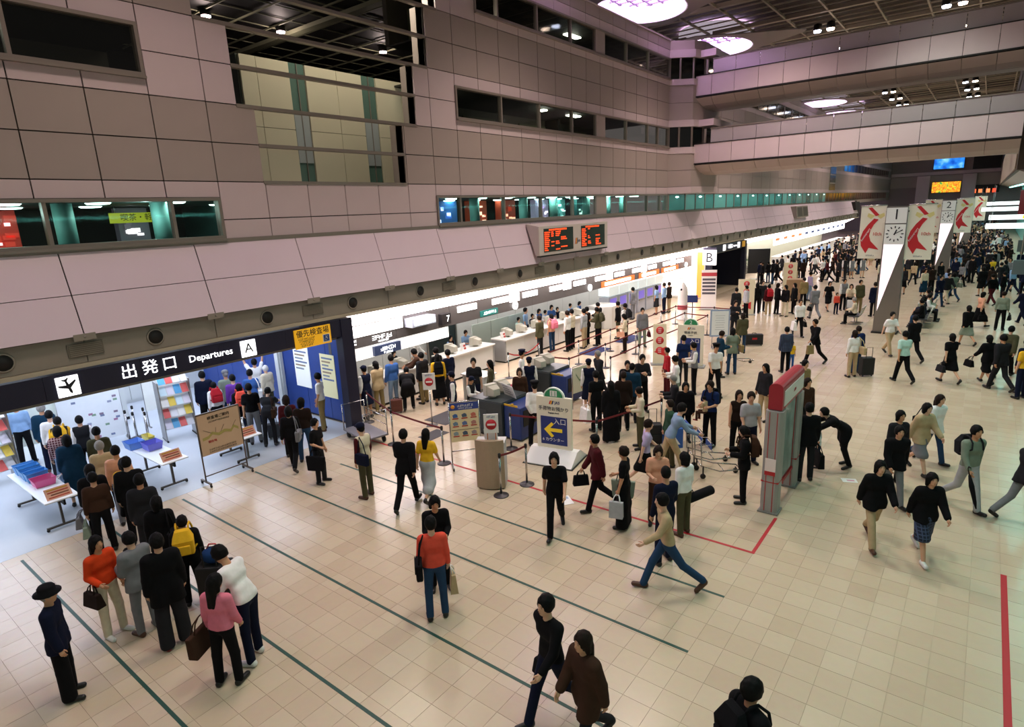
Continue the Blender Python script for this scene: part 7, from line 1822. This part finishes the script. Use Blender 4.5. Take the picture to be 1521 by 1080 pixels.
(-10.26, 13.41, 142, 'stand', 'shirt', 'brown', 'trousers', 'black', 'bob', 'hairbrown', 'shoeblack', 1.56, 'person with brown hair behind the white desk panel', ()),
(-11.28, 14.88, 60, 'stand', 'shirt', 'white', 'trousers', 'navy', 'peaked', 'hairblack', 'shoeblack', 1.68, 'guard in white uniform and peaked cap by the red rope', ()),
(-10.62, 14.39, -38, 'stand', 'vest', 'navy', 'skirt', 'navy', 'cap', 'hairblack', 'shoeblack', 1.62, 'staff member in navy vest and blue cap by the second screening machine', ()),
(-8.94, 15.09, -38, 'stand', 'vest', 'navy', 'skirt', 'navy', 'cap', 'hairblack', 'shoeblack', 1.6, 'staff member in navy vest beyond the second screening machine', ()),
(-9.21, 16.2, -150, 'walk', 'jacket', 'charcoal', 'trousers', 'charcoal', 'short', 'hairgrey', 'shoeblack', 1.66, 'grey-haired person in charcoal jacket inside the queue ropes', ()),
(-14.5, 11.2, -90, 'stand', 'vest', 'navy', 'skirt', 'navy', 'cap', 'hairblack', 'shoeblack', 1.6, 'staff member in navy vest and skirt beside the baggage cage cart', ()),
(-14.55, 11.72, -90, 'hold', 'jacket', 'beige', 'trousers', 'khaki', 'bob', 'hairblack', 'shoeblack', 1.64, 'person in khaki jacket and trousers with a dark strap at the counter', ()),
(-14.52, 12.3, -80, 'stand2', 'shirt', 'blue', 'jeans', 'paledenim', 'short', 'hairblack', 'shoeblack', 1.72, 'person in blue shirt and pale jeans at the counter', ()),
(-13.8, 12.25, -48, 'crouch', 'long_coat', 'black', 'trousers', 'black', 'short', 'hairblack', 'shoeblack', 1.62, 'person in long black coat stooping over a brown case', ()),
(-14.5, 13.53, -128, 'reach', 'jacket', 'brown', 'trousers', 'charcoal', 'short', 'hairblack', 'shoeblack', 1.7, 'person in dark brown jacket leaning on the counter', ()),
(-14.06, 13.18, -90, 'stand', 'jacket', 'charcoal', 'trousers', 'khaki', 'short', 'hairblack', 'shoeblack', 1.66, 'person in charcoal top and khaki trousers at the counter', ()),
(-13.94, 13.74, -90, 'stand', 'tee', 'black', 'trousers', 'black', 'short', 'hairblack', 'shoeblack', 1.72, 'person in black T-shirt at the counter', ()),
(-13.48, 13.32, -50, 'stand', 'shirt', 'yellow', 'midi', 'black', 'long', 'hairblack', 'shoeblack', 1.64, 'person in yellow top and black skirt behind the no-entry sign', (('back', 'b', 'black', 'long black pack on the person in yellow and black'),)),
(-13.49, 13.83, -80, 'stand', 'shirt', 'navy', 'trousers', 'charcoal', 'short', 'hairblack', 'shoeblack', 1.68, 'person in navy sweater behind the yellow top', ()),
(-16.2, 13.85, 92, 'hold', 'vest', 'charcoal', 'trousers', 'charcoal', 'bob', 'hairblack', 'shoeblack', 1.38, 'staff member in charcoal vest behind the first counter', ()),
(-16.9, 15.58, 60, 'walk', 'shirt', 'white', 'trousers', 'charcoal', 'short', 'hairblack', 'shoeblack', 1.51, 'staff member in white shirt walking along the back wall', ()),
(-16.15, 16.76, 95, 'stand', 'vest', 'darkbrown', 'trousers', 'charcoal', 'short', 'hairblack', 'shoeblack', 1.38, 'staff member in dark vest and blue blouse at the second counter', ()),
(-16.15, 17.63, 110, 'hold', 'tee', 'lightblue', 'trousers', 'navy', 'short', 'hairbrown', 'shoeblack', 1.44, 'staff member in light blue shirt at the second counter', ()),
(-16.15, 21.19, 95, 'stand', 'tee', 'mint', 'skirt', 'navy', 'short', 'hairblack', 'shoeblack', 1.38, 'staff member in mint blouse and teal scarf at the long counter', ()),
(-16.15, 21.72, 70, 'stand', 'tee', 'lightblue', 'skirt', 'navy', 'short', 'hairblack', 'shoeblack', 1.72, 'staff member in light blue at the long counter', ()),
(-16.15, 22.77, 107, 'hold', 'vest', 'blue', 'skirt', 'navy', 'bob', 'hairblack', 'shoeblack', 1.53, 'staff member in blue vest at the long counter', ()),
(-16.15, 22.24, 94, 'stand2', 'tee', 'navy', 'skirt', 'navy', 'short', 'hairblack', 'shoeblack', 1.38, 'staff member in navy at the long counter', ()),
(-16.15, 23.3, 81, 'stand', 'vest', 'lightblue', 'skirt', 'navy', 'short', 'hairblack', 'shoeblack', 1.38, 'staff member in light blue vest beside the long counter screens', ()),
(-16.15, 23.82, 118, 'hold', 'tee', 'blue', 'skirt', 'navy', 'bob', 'hairblack', 'shoeblack', 1.56, 'staff member in blue blouse behind the long counter', ()),
(-16.15, 24.34, 105, 'stand2', 'vest', 'navy', 'skirt', 'navy', 'short', 'hairblack', 'shoeblack', 1.38, 'staff member in navy vest behind the long counter', ()),
(-16.15, 25.52, 92, 'stand', 'tee', 'lightblue', 'skirt', 'navy', 'short', 'hairblack', 'shoeblack', 1.38, 'staff member in pale blue vest close to the ticket machines', ()),
(-16.15, 26.37, 79, 'hold', 'vest', 'blue', 'skirt', 'navy', 'bob', 'hairblack', 'shoeblack', 1.38, 'staff member in blue blouse and tie close to the ticket machines', ()),
(-14.46, 20.43, -90, 'stand', 'jacket', 'olive', 'trousers', 'charcoal', 'short', 'hairbrown', 'shoeblack', 1.68, 'person in olive jacket with a cream coat over the arm at the long counter', ()),
(-14.5, 21.38, -80, 'stand', 'tank', 'peach', 'jeans', 'denim', 'long', 'hairblack', 'shoeblack', 1.6, 'person with a pink rucksack at the long counter', (('back', 'b', 'pink', 'bright pink rucksack at the long counter'),)),
(-13.93, 21.78, -90, 'stand', 'shirt', 'white', 'trousers', 'black', 'short', 'hairbrown', 'shoeblack', 1.72, 'person in white shirt holding a black coat at the long counter', ()),
(-14.03, 22.29, -90, 'stand', 'shirt', 'cream', 'trousers', 'black', 'short', 'hairblack', 'shoeblack', 1.7, 'person in cream shirt leaning to the long counter', ()),
(-13.6, 22.61, -90, 'stand', 'shirt', 'lightgrey', 'trousers', 'beige', 'short', 'hairblack', 'shoeblack', 1.7, 'person in pale grey shirt and beige trousers at the long counter', ()),
(-13.82, 23.23, -90, 'stand', 'jacket', 'darkbrown', 'trousers', 'black', 'short', 'hairblack', 'shoeblack', 1.68, 'person in dark brown jacket between the pale shirts', ()),
(-13.34, 23.36, -100, 'hold', 'jacket', 'olive', 'trousers', 'black', 'short', 'hairblack', 'shoeblack', 1.68, 'person in olive jacket with a round rucksack at the counter end', (('back', 'b', 'olive', 'round olive rucksack at the counter end'),)),
(-14.02, 24.64, -90, 'hold', 'jacket', 'black', 'trousers', 'black', 'short', 'hairblack', 'shoeblack', 1.68, 'person in black at the end of the long counter', ()),
(-13.22, 25.05, -100, 'stand', 'jacket', 'black', 'trousers', 'olive', 'short', 'hairblack', 'shoeblack', 1.7, 'person in black jacket and olive trousers near the ticket machines', ()),
(-11.61, 22.61, -110, 'hold', 'shirt', 'cream', 'trousers', 'darkbrown', 'bob', 'hairblack', 'shoeblack', 1.62, 'person in cream cardigan with a tan handbag in the rope queue', (('hand', 'l', 'peach', 'tan handbag in the rope queue'),)),
(-12.64, 24.65, -80, 'stand', 'shirt', 'white', 'trousers', 'olive', 'short', 'hairblack', 'shoeblack', 1.7, 'person in white shirt with a dark rucksack in the rope queue', (('back', 'b', 'charcoal', 'dark rucksack in the rope queue'),)),
(-14.9, 29.95, -90, 'stand', 'jacket', 'grey', 'trousers', 'grey', 'short', 'hairblack', 'shoeblack', 1.7, 'person in grey suit at a purple ticket machine', ()),
(-11.44, 23.91, 142, 'stand', 'jacket', 'grey', 'trousers', 'sage', 'short', 'hairblack', 'shoeblack', 1.68, 'person in grey shirt with a maroon bag inside the ropes', (('hand', 'l', 'maroon', 'maroon bag inside the ropes'),)),
(-14.4, 31.87, -90, 'stand', 'tee', 'lightblue', 'skirt', 'charcoal', 'bob', 'hairblack', 'shoeblack', 1.6, 'staff member in light blue blouse and dark skirt at the ticket machines', ()),
(-14.12, 32.29, -90, 'stand', 'shirt', 'lightblue', 'trousers', 'navy', 'short', 'hairbrown', 'shoeblack', 1.7, 'person in light blue shirt and navy trousers at the ticket machines', ()),
(-14.06, 32.85, -90, 'stand', 'jacket', 'darkbrown', 'trousers', 'beige', 'short', 'hairbrown', 'shoeblack', 1.68, 'person in dark jacket and beige trousers at the ticket machines', ()),
(-9.81, 31.43, -38, 'stand', 'jacket', 'charcoal', 'trousers', 'charcoal', 'short', 'hairblack', 'shoeblack', 1.7, 'person in charcoal suit seen from behind near the first red-circle sign', ()),
(-9.71, 32.78, -128, 'stand', 'jacket', 'lightgrey', 'trousers', 'black', 'short', 'hairblack', 'shoeblack', 1.66, 'person in grey jacket before the first red-circle sign', ()),
(-9.58, 34.24, -38, 'stand', 'jacket', 'black', 'trousers', 'black', 'long', 'hairblack', 'shoeblack', 1.62, 'person with long black hair and a white scarf in the group by the signs', ()),
(-9.51, 35.01, 142, 'stand', 'jacket', 'charcoal', 'trousers', 'charcoal', 'short', 'hairbrown', 'shoeblack', 1.68, 'person in charcoal coat in the group by the signs', ()),
(-8.86, 33.84, -38, 'stand', 'jacket', 'maroon', 'trousers', 'beige', 'short', 'hairblack', 'shoewhite', 1.62, 'person in beige trousers with a red rucksack in the group by the signs', (('back', 'b', 'red', 'red rucksack in the group by the signs'),)),
(-8.57, 34.44, 52, 'stand', 'jacket', 'black', 'trousers', 'black', 'bob', 'hairbrown', 'shoeblack', 1.64, 'person in black jacket in the group by the signs', ()),
(-8.04, 33.97, -150, 'stand2', 'jacket', 'black', 'trousers', 'cream', 'bob', 'hairblack', 'shoeblack', 1.62, 'person in black top and cream trousers in the group by the signs', ()),
(-7.84, 34.99, -128, 'stand', 'long_coat', 'black', 'trousers', 'black', 'bob', 'hairblack', 'shoeblack', 1.6, 'person in long black coat in the group by the signs', ()),
(-10.83, 45.39, -38, 'stand', 'shirt', 'white', 'trousers', 'grey', 'short', 'hairblack', 'shoeblack', 1.7, 'person in white shirt before the second red-circle sign', ()),
(-7.87, 37.23, -38, 'stand', 'jacket', 'khaki', 'trousers', 'black', 'short', 'hairblack', 'shoeblack', 1.66, 'person in khaki jacket and black trousers beyond the group', ()),
(-8.12, 39.92, 52, 'stand', 'shirt', 'lavender', 'jeans', 'paledenim', 'short', 'hairblack', 'shoeblack', 1.7, 'person in lavender shirt and pale jeans beside the tan crate', ()),
(-6.57, 33.74, -38, 'walk2', 'jacket', 'grey', 'trousers', 'grey', 'short', 'hairblack', 'shoeblack', 1.72, 'person in grey suit with a black briefcase walking to the family', (('hand', 'l', 'black', 'black briefcase of the person in grey suit'),)),
(-6.45, 36.55, 150, 'walk', 'dress', 'black', 'skirt', 'black', 'bob', 'hairblack', 'shoeblack', 1.62, 'person in black dress behind the pushchair family', ()),
(-5.88, 35.61, 142, 'stand', 'shirt', 'coral', 'jeans', 'navy', 'bob', 'hairbrown', 'shoeblack', 1.12, 'child in coral shirt beside the pushchair', ()),
(-5.81, 37.07, 142, 'stand', 'vest', 'grey', 'trousers', 'black', 'short', 'hairblack', 'shoeblack', 1.68, 'person in grey vest behind the pushchair', ()),
(-5.32, 36.06, 170, 'push', 'tee', 'cream', 'trousers', 'black', 'bob', 'hairbrown', 'shoeblack', 1.6, 'person in cream blouse pushing the pushchair', ()),
(-4.96, 36.48, 142, 'stand', 'jacket', 'olive', 'trousers', 'khaki', 'short', 'hairblack', 'shoeblack', 1.7, 'person in olive jacket and khaki trousers next to the pushchair', ()),
(-8.35, 52.61, 142, 'stand', 'vest', 'grey', 'mini', 'grey', 'bob', 'hairblack', 'shoeblack', 1.55, 'schoolgirl in grey pinafore and white blouse standing farthest from the clock pillar', ()),
(-7.8, 52.3, 142, 'stand', 'vest', 'grey', 'mini', 'grey', 'bob', 'hairblack', 'shoeblack', 1.55, 'schoolgirl in grey pinafore and white blouse standing between two others', ()),
(-7.17, 52.95, 142, 'stand', 'vest', 'grey', 'mini', 'grey', 'bob', 'hairblack', 'shoeblack', 1.55, 'schoolgirl in grey pinafore and white blouse standing nearest the clock pillar', ()),
(-5.44, 48.35, 142, 'stand', 'shirt', 'cream', 'trousers', 'black', 'short', 'hairblack', 'shoeblack', 1.68, 'person in cream shirt with a shoulder bag beside the clock pillar', ()),
(-4.17, 35.67, -38, 'stand', 'coat', 'navy', 'trousers', 'black', 'short', 'hairbrown', 'shoeblack', 1.7, 'person in navy coat beside the bench at the clock pillar', ()),
(-1.14, 42.36, -38, 'walk2', 'jacket', 'sage', 'jeans', 'denim', 'bob', 'hairblack', 'shoeblack', 1.62, 'person in grey-green jacket and blue jeans walking past the benches', (('shoulder', 'r', 'sage', 'grey-green shoulder bag passing the benches'),)),
(-1.38, 41.46, 142, 'walk', 'jacket', 'charcoal', 'trousers', 'cream', 'short', 'hairblack', 'shoeblack', 1.7, 'person in charcoal jacket and cream trousers walking past the benches', ()),
(-1.68, 40.29, 142, 'walk2', 'jacket', 'navy', 'jeans', 'denim', 'short', 'hairblack', 'shoeblack', 1.68, 'person in navy jacket and jeans walking past the benches', ()),
(-2.65, 44.13, 142, 'stand', 'shirt', 'cream', 'midi', 'teal', 'bob', 'hairbrown', 'shoeblack', 1.6, 'person in cream blouse and long teal skirt by the benches', ()),
(0.6, 41.73, -38, 'walk', 'shirt', 'black', 'trousers', 'maroon', 'short', 'hairblack', 'shoeblack', 1.66, 'person in black shirt and maroon trousers walking down the hall', ()),
(1.57, 46.61, -38, 'walk2', 'shirt', 'lightblue', 'trousers', 'navy', 'short', 'hairblack', 'shoeblack', 1.7, 'person in light blue shirt beneath the hanging grey sign', ()),
(1.01, 48.35, -38, 'walk', 'jacket', 'charcoal', 'jeans', 'navy', 'short', 'hairblack', 'shoeblack', 1.7, 'person in charcoal jacket beneath the hanging grey sign', ()),
(0.6, 52.25, -38, 'walk2', 'tee', 'yellow', 'trousers', 'black', 'short', 'hairblack', 'shoeblack', 1.66, 'person in yellow shirt walking into the far crowd', ()),
(-0.29, 55.36, -38, 'walk', 'jacket', 'navy', 'trousers', 'black', 'short', 'hairblack', 'shoeblack', 1.7, 'person in navy jacket at the edge of the far crowd', (('hand', 'l', 'black', 'black bag at the edge of the far crowd'),)),
]
CARRIED = [(-9.71, 2.75, -10, 0.68, 'red', 'toddler in red held in the arms of the grey suit'), (-5.04, 14.13, -80, 0.72, 'beige', 'small child in beige held by the person in dark blue')]
# ------------------------------------------------------------------ place the people and what they carry
def bag(kind, c, loc, rz, lab, off=0., fy=1, out=0.):
    m = cloth(CN.get(c, c)); nm = {'hand': 'handbag', 'tote': 'tote_bag', 'shop': 'carrier_bag', 'paper': 'paper_bag', 'back': 'rucksack', 'shoulder': 'shoulder_bag', 'umbrella': 'umbrella', 'tube': 'instrument_case'}[kind]
    t = thing(nm, lab, 'bag' if kind not in ('umbrella', 'tube') else ('umbrella' if kind == 'umbrella' else 'case'), loc, rz)
    s = MB()
    def trap(w0, w1, d, h):
        return s.add([(-w0, -d, 0), (w0, -d, 0), (w0, d, 0), (-w0, d, 0), (-w1, -d*.5, h), (w1, -d*.5, h), (w1, d*.5, h), (-w1, d*.5, h)], [(3, 2, 1, 0), (4, 5, 6, 7), (0, 1, 5, 4), (1, 2, 6, 5), (2, 3, 7, 6), (3, 0, 4, 7)])
    if kind in ('hand', 'tote', 'shop', 'paper'):
        w0, w1, d, h, g = {'hand': (.17, .15, .07, .22, .12), 'tote': (.2, .24, .07, .34, .2), 'shop': (.2, .2, .1, .38, .1), 'paper': (.13, .13, .06, .32, .1)}[kind]
        trap(d*1.0, d*.5, w0, h) if False else trap(w0, w1, d, h)
        b = s.build('bag_body', m, t, bevel=.02 if kind != 'paper' else .004); b.location = (off, 0, -h-g); b.rotation_euler = (0, 0, math.pi/2)
        for e in (1, -1):
            s = MB(); s.tube([(off+e*d*.4, -w1*.55, -g-.01), (off*.5+e*d*.2, -w1*.4, -g*.35), (0, -.03, -.005), (0, .03, -.005), (off*.5+e*d*.2, w1*.4, -g*.35), (off+e*d*.4, w1*.55, -g-.01)], .009, 6); s.build('handle', m if kind != 'paper' else M_WHITE, t)
        if kind == 'shop': s = MB(); s.box(-.1, .1, d*.8, d*.81, -g-.24, -g-.16); o = s.build('print', mat('#c04a4a', .6), t); o.rotation_euler = (0, 0, math.pi/2); o.location = (off+.02, 0, 0)
    elif kind == 'back':
        s.add([(-.14, 0, 0), (.14, 0, 0), (.14, -.15, .02), (-.14, -.15, .02), (-.15, 0, .3), (.15, 0, .3), (.15, -.17, .26), (-.15, -.17, .26), (-.1, 0, .43), (.1, 0, .43), (.1, -.09, .41), (-.1, -.09, .41)],
              [(0, 1, 2, 3), (0, 4, 5, 1), (1, 5, 6, 2), (2, 6, 7, 3), (3, 7, 4, 0), (4, 8, 9, 5), (5, 9, 10, 6), (6, 10, 11, 7), (7, 11, 8, 4), (8, 11, 10, 9)])
        s.build('pack_body', m, t, bevel=.025); s = MB(); s.box(-.1, .1, -.2, -.16, .05, .2); s.build('pocket', m, t, bevel=.015)
        for e in (1, -1): s = MB(); s.tube([(e*.08, .0, .38), (e*.09, .05, .43+out), (e*.095, .13, .435+out), (e*.1, .225+out, .34), (e*.11, .245+out, .22), (e*(.185+out), .13, .12), (e*.13, .0, .06)], .016, 6); s.build('strap', m, t)
    elif kind == 'shoulder':
        s.box(-.05, .05, -.16, .16, -.13, .13); s.build('bag_body', m, t, bevel=.03); s = MB(); s.box(.05, .062, -.15, .15, .0, .12); s.build('flap', m, t)
        s = MB(); s.tube([(0, -.12, .12), (-.03, -.03*fy, .34), (-.09, .13*fy, .455), (-.03, .1*fy, .34), (0, .12, .12)] if fy > 0 else [(0, .12, .12), (-.03, .03, .34), (-.09, -.13, .455), (-.03, -.1, .34), (0, -.12, .12)], .012, 6); s.build('strap', m, t)
    elif kind == 'umbrella':
        s.lathe([(.008, -.62), (.03, -.5), (.045, -.2), (.02, .0)], n=12); s.build('folded_cloth', m, t); s = MB(); s.tube([(0, 0, 0), (0, 0, .12), (0, .03, .16), (0, .07, .13)], .012, 8); s.build('handle', M_DARK, t)
        t.rotation_euler = (math.radians(25), 0, rz)
    else:
        s.lathe([(.05, -.08), (.09, -.04), (.09, .64), (.05, .68)], (0, 0, -.16), n=14, axis='x'); s.build('case_body', m, t); s = MB(); s.tube([(.0, 0, -.07), (.01, 0, -.005), (.1, 0, -.005), (.14, 0, -.07)], .01, 6); s.build('grip', M_DARK, t)
    return t
def place_people():
    for (x, y, hdg, pose, top, tc, bot, bc, hair, hc, shoe, h, lab, bags) in PEOPLE:
        dist = math.hypot(x, y); lod = 0 if dist < 11.5 else 1 if dist < 27 else 2
        bagsJ = []
        if lod == 2:
            o = person(x, y, hdg, pose, top, tc, bot, bc, hair if hair not in ('cap', 'hat', 'peaked') else 'short', hc, shoe, h, lab, None, 2); J = variant(pose, top, bot, hair if hair not in ('cap', 'hat', 'peaked') else 'short', 2)['J']; s = h/1.72
        else:
            r = []; o = person(x, y, hdg, pose, top, tc, bot, bc, hair, hc, shoe, h, lab, None, lod, ret=r, extra='black' if 'black' in lab and hair in ('hat', 'peaked') else 'grey' if 'grey cap' in lab else 'navy'); _, J, s = r[0]
        a = hd(hdg); ca, sa = math.cos(a), math.sin(a)
        def W(v): v = np.array(v)*s; return (x+v[0]*ca-v[1]*sa, y+v[0]*sa+v[1]*ca, v[2])
        for (k, sd, c, bl) in bags:
            n = 'r' if sd in ('r', 'b') else 'l'; q = 1 if n == 'r' else -1
            if k in ('hand', 'tote', 'shop', 'paper', 'umbrella'):
                p = J['wr'+n]+J['hd'+n]*.1
                if pose in ('bag', 'hold') and k in ('hand', 'tote') : p = J['elb'+n]+.5*(J['wr'+n]-J['elb'+n])-np.array([0, 0, .03])
                p = p+np.array([q*.03, 0, 0])
                if k == 'tote' and 'shoulder' in bl: p = J['sh'+n]+np.array([q*.12, -.02, -.28])
                if k in ('shop', 'paper', 'hand', 'tote'):
                    tot = {'hand': .34, 'tote': .54, 'shop': .48, 'paper': .42}[k]
                    if p[2]*s < tot+.03: p[2] = (tot+.03)/s
            elif k == 'back': p = J['chest']-J['fw']*.118-J['sp']*.2
            elif k == 'shoulder': p = J['pel']+np.array([q*(.245 if top in ('coat', 'jacket', 'long_coat') else .23), -.19, .06])
            elif k == 'tube': p = J['wr'+n]+J['hd'+n]*.1+np.array([q*.02, 0, 0])
            wide = bot in ('maxi', 'midi', 'skirt', 'wide') or top in ('coat', 'long_coat')
            bag(k, c, W(p), a+(math.pi if k == 'shoulder' and n == 'l' else 0), bl, q*({'hand': .03, 'tote': .05, 'shop': .07, 'paper': .03}.get(k, 0)+(.06 if wide else 0)), -1 if k == 'shoulder' and n == 'l' else 1, .025 if top in ('jacket', 'coat', 'long_coat') else 0.)
    # toddlers carried in arms
    for x, y, hdg, z, tc, lab in (CARRIED): person(x, y, hdg, 'sit', 'tee', tc, 'trousers', 'maroon' if tc == 'red' else 'brown', 'short', 'hairblack', 'shoered', .8, lab, None, 1, z=z)
place_people()

# --- seated people on the benches
def seated():
    r = random.Random(21)
    cols = ['black', 'charcoal', 'navy', 'white', 'sage', 'lightblue', 'darkbrown', 'grey', 'maroon', 'denim']
    used = set()
    nm = {'black': 'black', 'charcoal': 'charcoal', 'navy': 'navy', 'white': 'white', 'sage': 'grey-green', 'lightblue': 'light blue', 'darkbrown': 'dark brown', 'grey': 'grey', 'maroon': 'maroon', 'denim': 'denim blue'}
    for k, (x, y) in enumerate(BENCH):
        a = math.pi/2 if k % 2 == 0 else -math.pi/2
        for j in (-1, 0, 1):
            if (k, j) in ((1, 1), (3, 0)): continue
            c = cols[(k*3+j+1) % 10]; hdg = -90 if k % 2 == 0 else 90
            z = .45-J_SIT
            person(x+(-.02 if k % 2 == 0 else .02), y+.56*j, hdg, 'sit', 'jacket' if (k+j) % 2 else 'shirt', c, 'trousers', ('black', 'navy', 'charcoal', 'denim')[(k+j) % 4], ('short', 'bob', 'short')[(j+k) % 3], 'hairblack', 'shoeblack', 1.6,
                   'seated person in %s facing %s on the joined seats' % (nm[c], 'the check-in counters' if k % 2 == 0 else 'the teal wall'), 'people seated beyond the clock pillar', 2, z=max(0, z))
    person(-4.62, 33.02, -90, 'sit', 'shirt', 'cream', 'trousers', 'black', 'short', 'hairgrey', 'shoeblack', 1.6, 'seated person in cream on the seat pair at the clock pillar', None, 2, z=max(0, .45-J_SIT))
J_SIT = (VAR.get('x') or skel('sit'))['pel'][2]*1.6/1.72-.1
seated()

# --- the dense far crowd
FAR = []
def far_crowd():
    r = random.Random(4); pts = []
    zones = [('far queue beside the check-in counters', [(-13.4, -7.6, 46.5, 60, 42)]), ('crowd along the clock pillars', [(-4.5, .6, 44, 60, 36), (-4.0, 1.6, 60, 70, 10)]), ('crowd beneath the hanging signs', [(.6, 2.6, 42, 60, 10)])]
    tops = [('jacket', 'black', 'black jacket', 7), ('jacket', 'charcoal', 'charcoal jacket', 4), ('shirt', 'white', 'white shirt', 5), ('jacket', 'navy', 'navy jacket', 4), ('shirt', 'grey', 'grey top', 3), ('shirt', 'lightblue', 'light blue shirt', 2), ('shirt', 'beige', 'beige top', 2), ('shirt', 'maroon', 'maroon top', 1), ('tee', 'coral', 'coral top', 1), ('jacket', 'darkbrown', 'dark brown jacket', 3), ('tee', 'mint', 'mint shirt', 1)]
    bots = [('trousers', 'black', 'black trousers', 5), ('trousers', 'charcoal', 'charcoal trousers', 3), ('jeans', 'denim', 'jeans', 2), ('trousers', 'beige', 'beige trousers', 1), ('skirt', 'black', 'black skirt', 2)]
    poses = ['stand', 'stand2', 'walk', 'walk2', 'hold']
    tw = [t for t in tops for _ in range(t[3])]; bw = [b for b in bots for _ in range(b[3])]
    hbase = {'far queue beside the check-in counters': -90}
    posts = [(-3.15, 31.5), (-2.3, 53.5), (-1.7, 76), (-10.3, 44.3), (-9, 40), (-4.36, 32.6)]
    combos = {}
    FAR.clear()
    for zn, boxes in zones:
        for (x0, x1, y0, y1, n) in boxes:
            tries = 0; got = 0
            while got < n and tries < 2000:
                tries += 1
                x = r.uniform(x0, x1); y = r.uniform(y0, y1)
                if any((x-a)**2+(y-b)**2 < .36 for a, b in pts) or any((x-a)**2+(y-b)**2 < 1.3 for a, b in posts): continue
                if any((x-p[0])**2+(y-p[1])**2 < .4 for p in PEOPLE): continue
                pts.append((x, y)); FAR.append((x, y)); got += 1
                # limit the number of different meshes: five poses by a few outfits
                k = r.randrange(20)
                if k not in combos: combos[k] = (poses[k % 5], r.choice(tw), r.choice(bw), ('short', 'bob')[k % 2])
                pose, tt, bb, hair = combos[k]; tt2 = r.choice([q for q in tw if q[0] == tt[0]]); bb2 = r.choice([q for q in bw if q[0] == bb[0]])
                person(x, y, hbase.get(zn, r.choice((-38, 142, 10, 170)))+r.uniform(-40, 40), pose, tt[0], tt2[1], bb[0], bb2[1], hair, r.choice(('hairblack', 'hairblack', 'hairbrown')), 'shoeblack', r.uniform(1.54, 1.74),
                       'person in %s and %s in the %s' % (tt2[2], bb2[2], zn), 'people in the '+zn, 2)
far_crowd()
def distant_crowd():
    """the packed crowd beyond the nearest three hundred people, too far to tell apart"""
    r = random.Random(9); protos = []
    for pose, top, bot, hair in (('stand', 'jacket', 'trousers', 'short'), ('walk2', 'shirt', 'trousers', 'short'), ('hold', 'coat', 'trousers', 'bob'), ('stand2', 'tee', 'skirt', 'bob'), ('walk', 'jacket', 'jeans', 'short')):
        J = skel(pose); h = .05; parts = []
        for i, f in ((0, body_sdf(J, .045)), (1, top_sdf(J, h, top)), (2, bottom_sdf(J, h, bot)), (3, hair_sdf(J, .034, hair))):
            V, F = f.nets(); parts.append((V, F, i))
        protos.append(parts)
    tops = ['black', 'black', 'charcoal', 'navy', 'white', 'white', 'grey', 'lightblue', 'beige', 'darkbrown', 'olive', 'charcoal', 'black']; bots = ['black', 'charcoal', 'navy', 'beige']
    names = ['skin']+sorted(set(tops+bots))+['hairblack']; ms = [mat(SKIN[0], .6)]+[cloth(CN[n]) for n in names[1:-1]]+[mat(CN['hairblack'], .7)]
    P = []; n = 0; T = 0
    boxes = [(-13.5, -6.5, 57, 92, 95), (-4.2, 1.9, 60, 92, 105), (-5, 1.5, 92, 124, 55), (-12, -6, 92, 122, 25)]
    pil = [(-2.3, 53.5), (-1.7, 76)]
    for (x0, x1, y0, y1, cnt) in boxes:
        k = 0; t = 0; mine = []
        while k < cnt and t < 4000:
            t += 1; x, y = r.uniform(x0, x1), r.uniform(y0, y1)
            if any((x-a)**2+(y-b)**2 < .3 for a, b in mine) or any((x-a)**2+(y-b)**2 < 1.6 for a, b in pil) or any((x-a)**2+(y-b)**2 < .4 for a, b in FAR): continue
            mine.append((x, y)); k += 1; s = r.uniform(1.5, 1.72)/1.72; a = r.uniform(0, 6.28); c, q = math.cos(a), math.sin(a); tc = names.index(r.choice(tops)); bc = names.index(r.choice(bots))
            for V, F, i in protos[r.randrange(5)]:
                W = np.stack([x+s*(V[:, 0]*c-V[:, 1]*q), y+s*(V[:, 0]*q+V[:, 1]*c), s*V[:, 2]], 1); P.append((W, F, (0, tc, bc, len(names)-1)[i]))
    me = npmesh('distant_crowd', P, len(names))
    for i, m in enumerate(ms): me.materials[i] = m
    o = obj('distant_crowd', me); tag(o, 'packed distant crowd filling the far end of the hall', 'crowd', None, 'stuff')
distant_crowd()
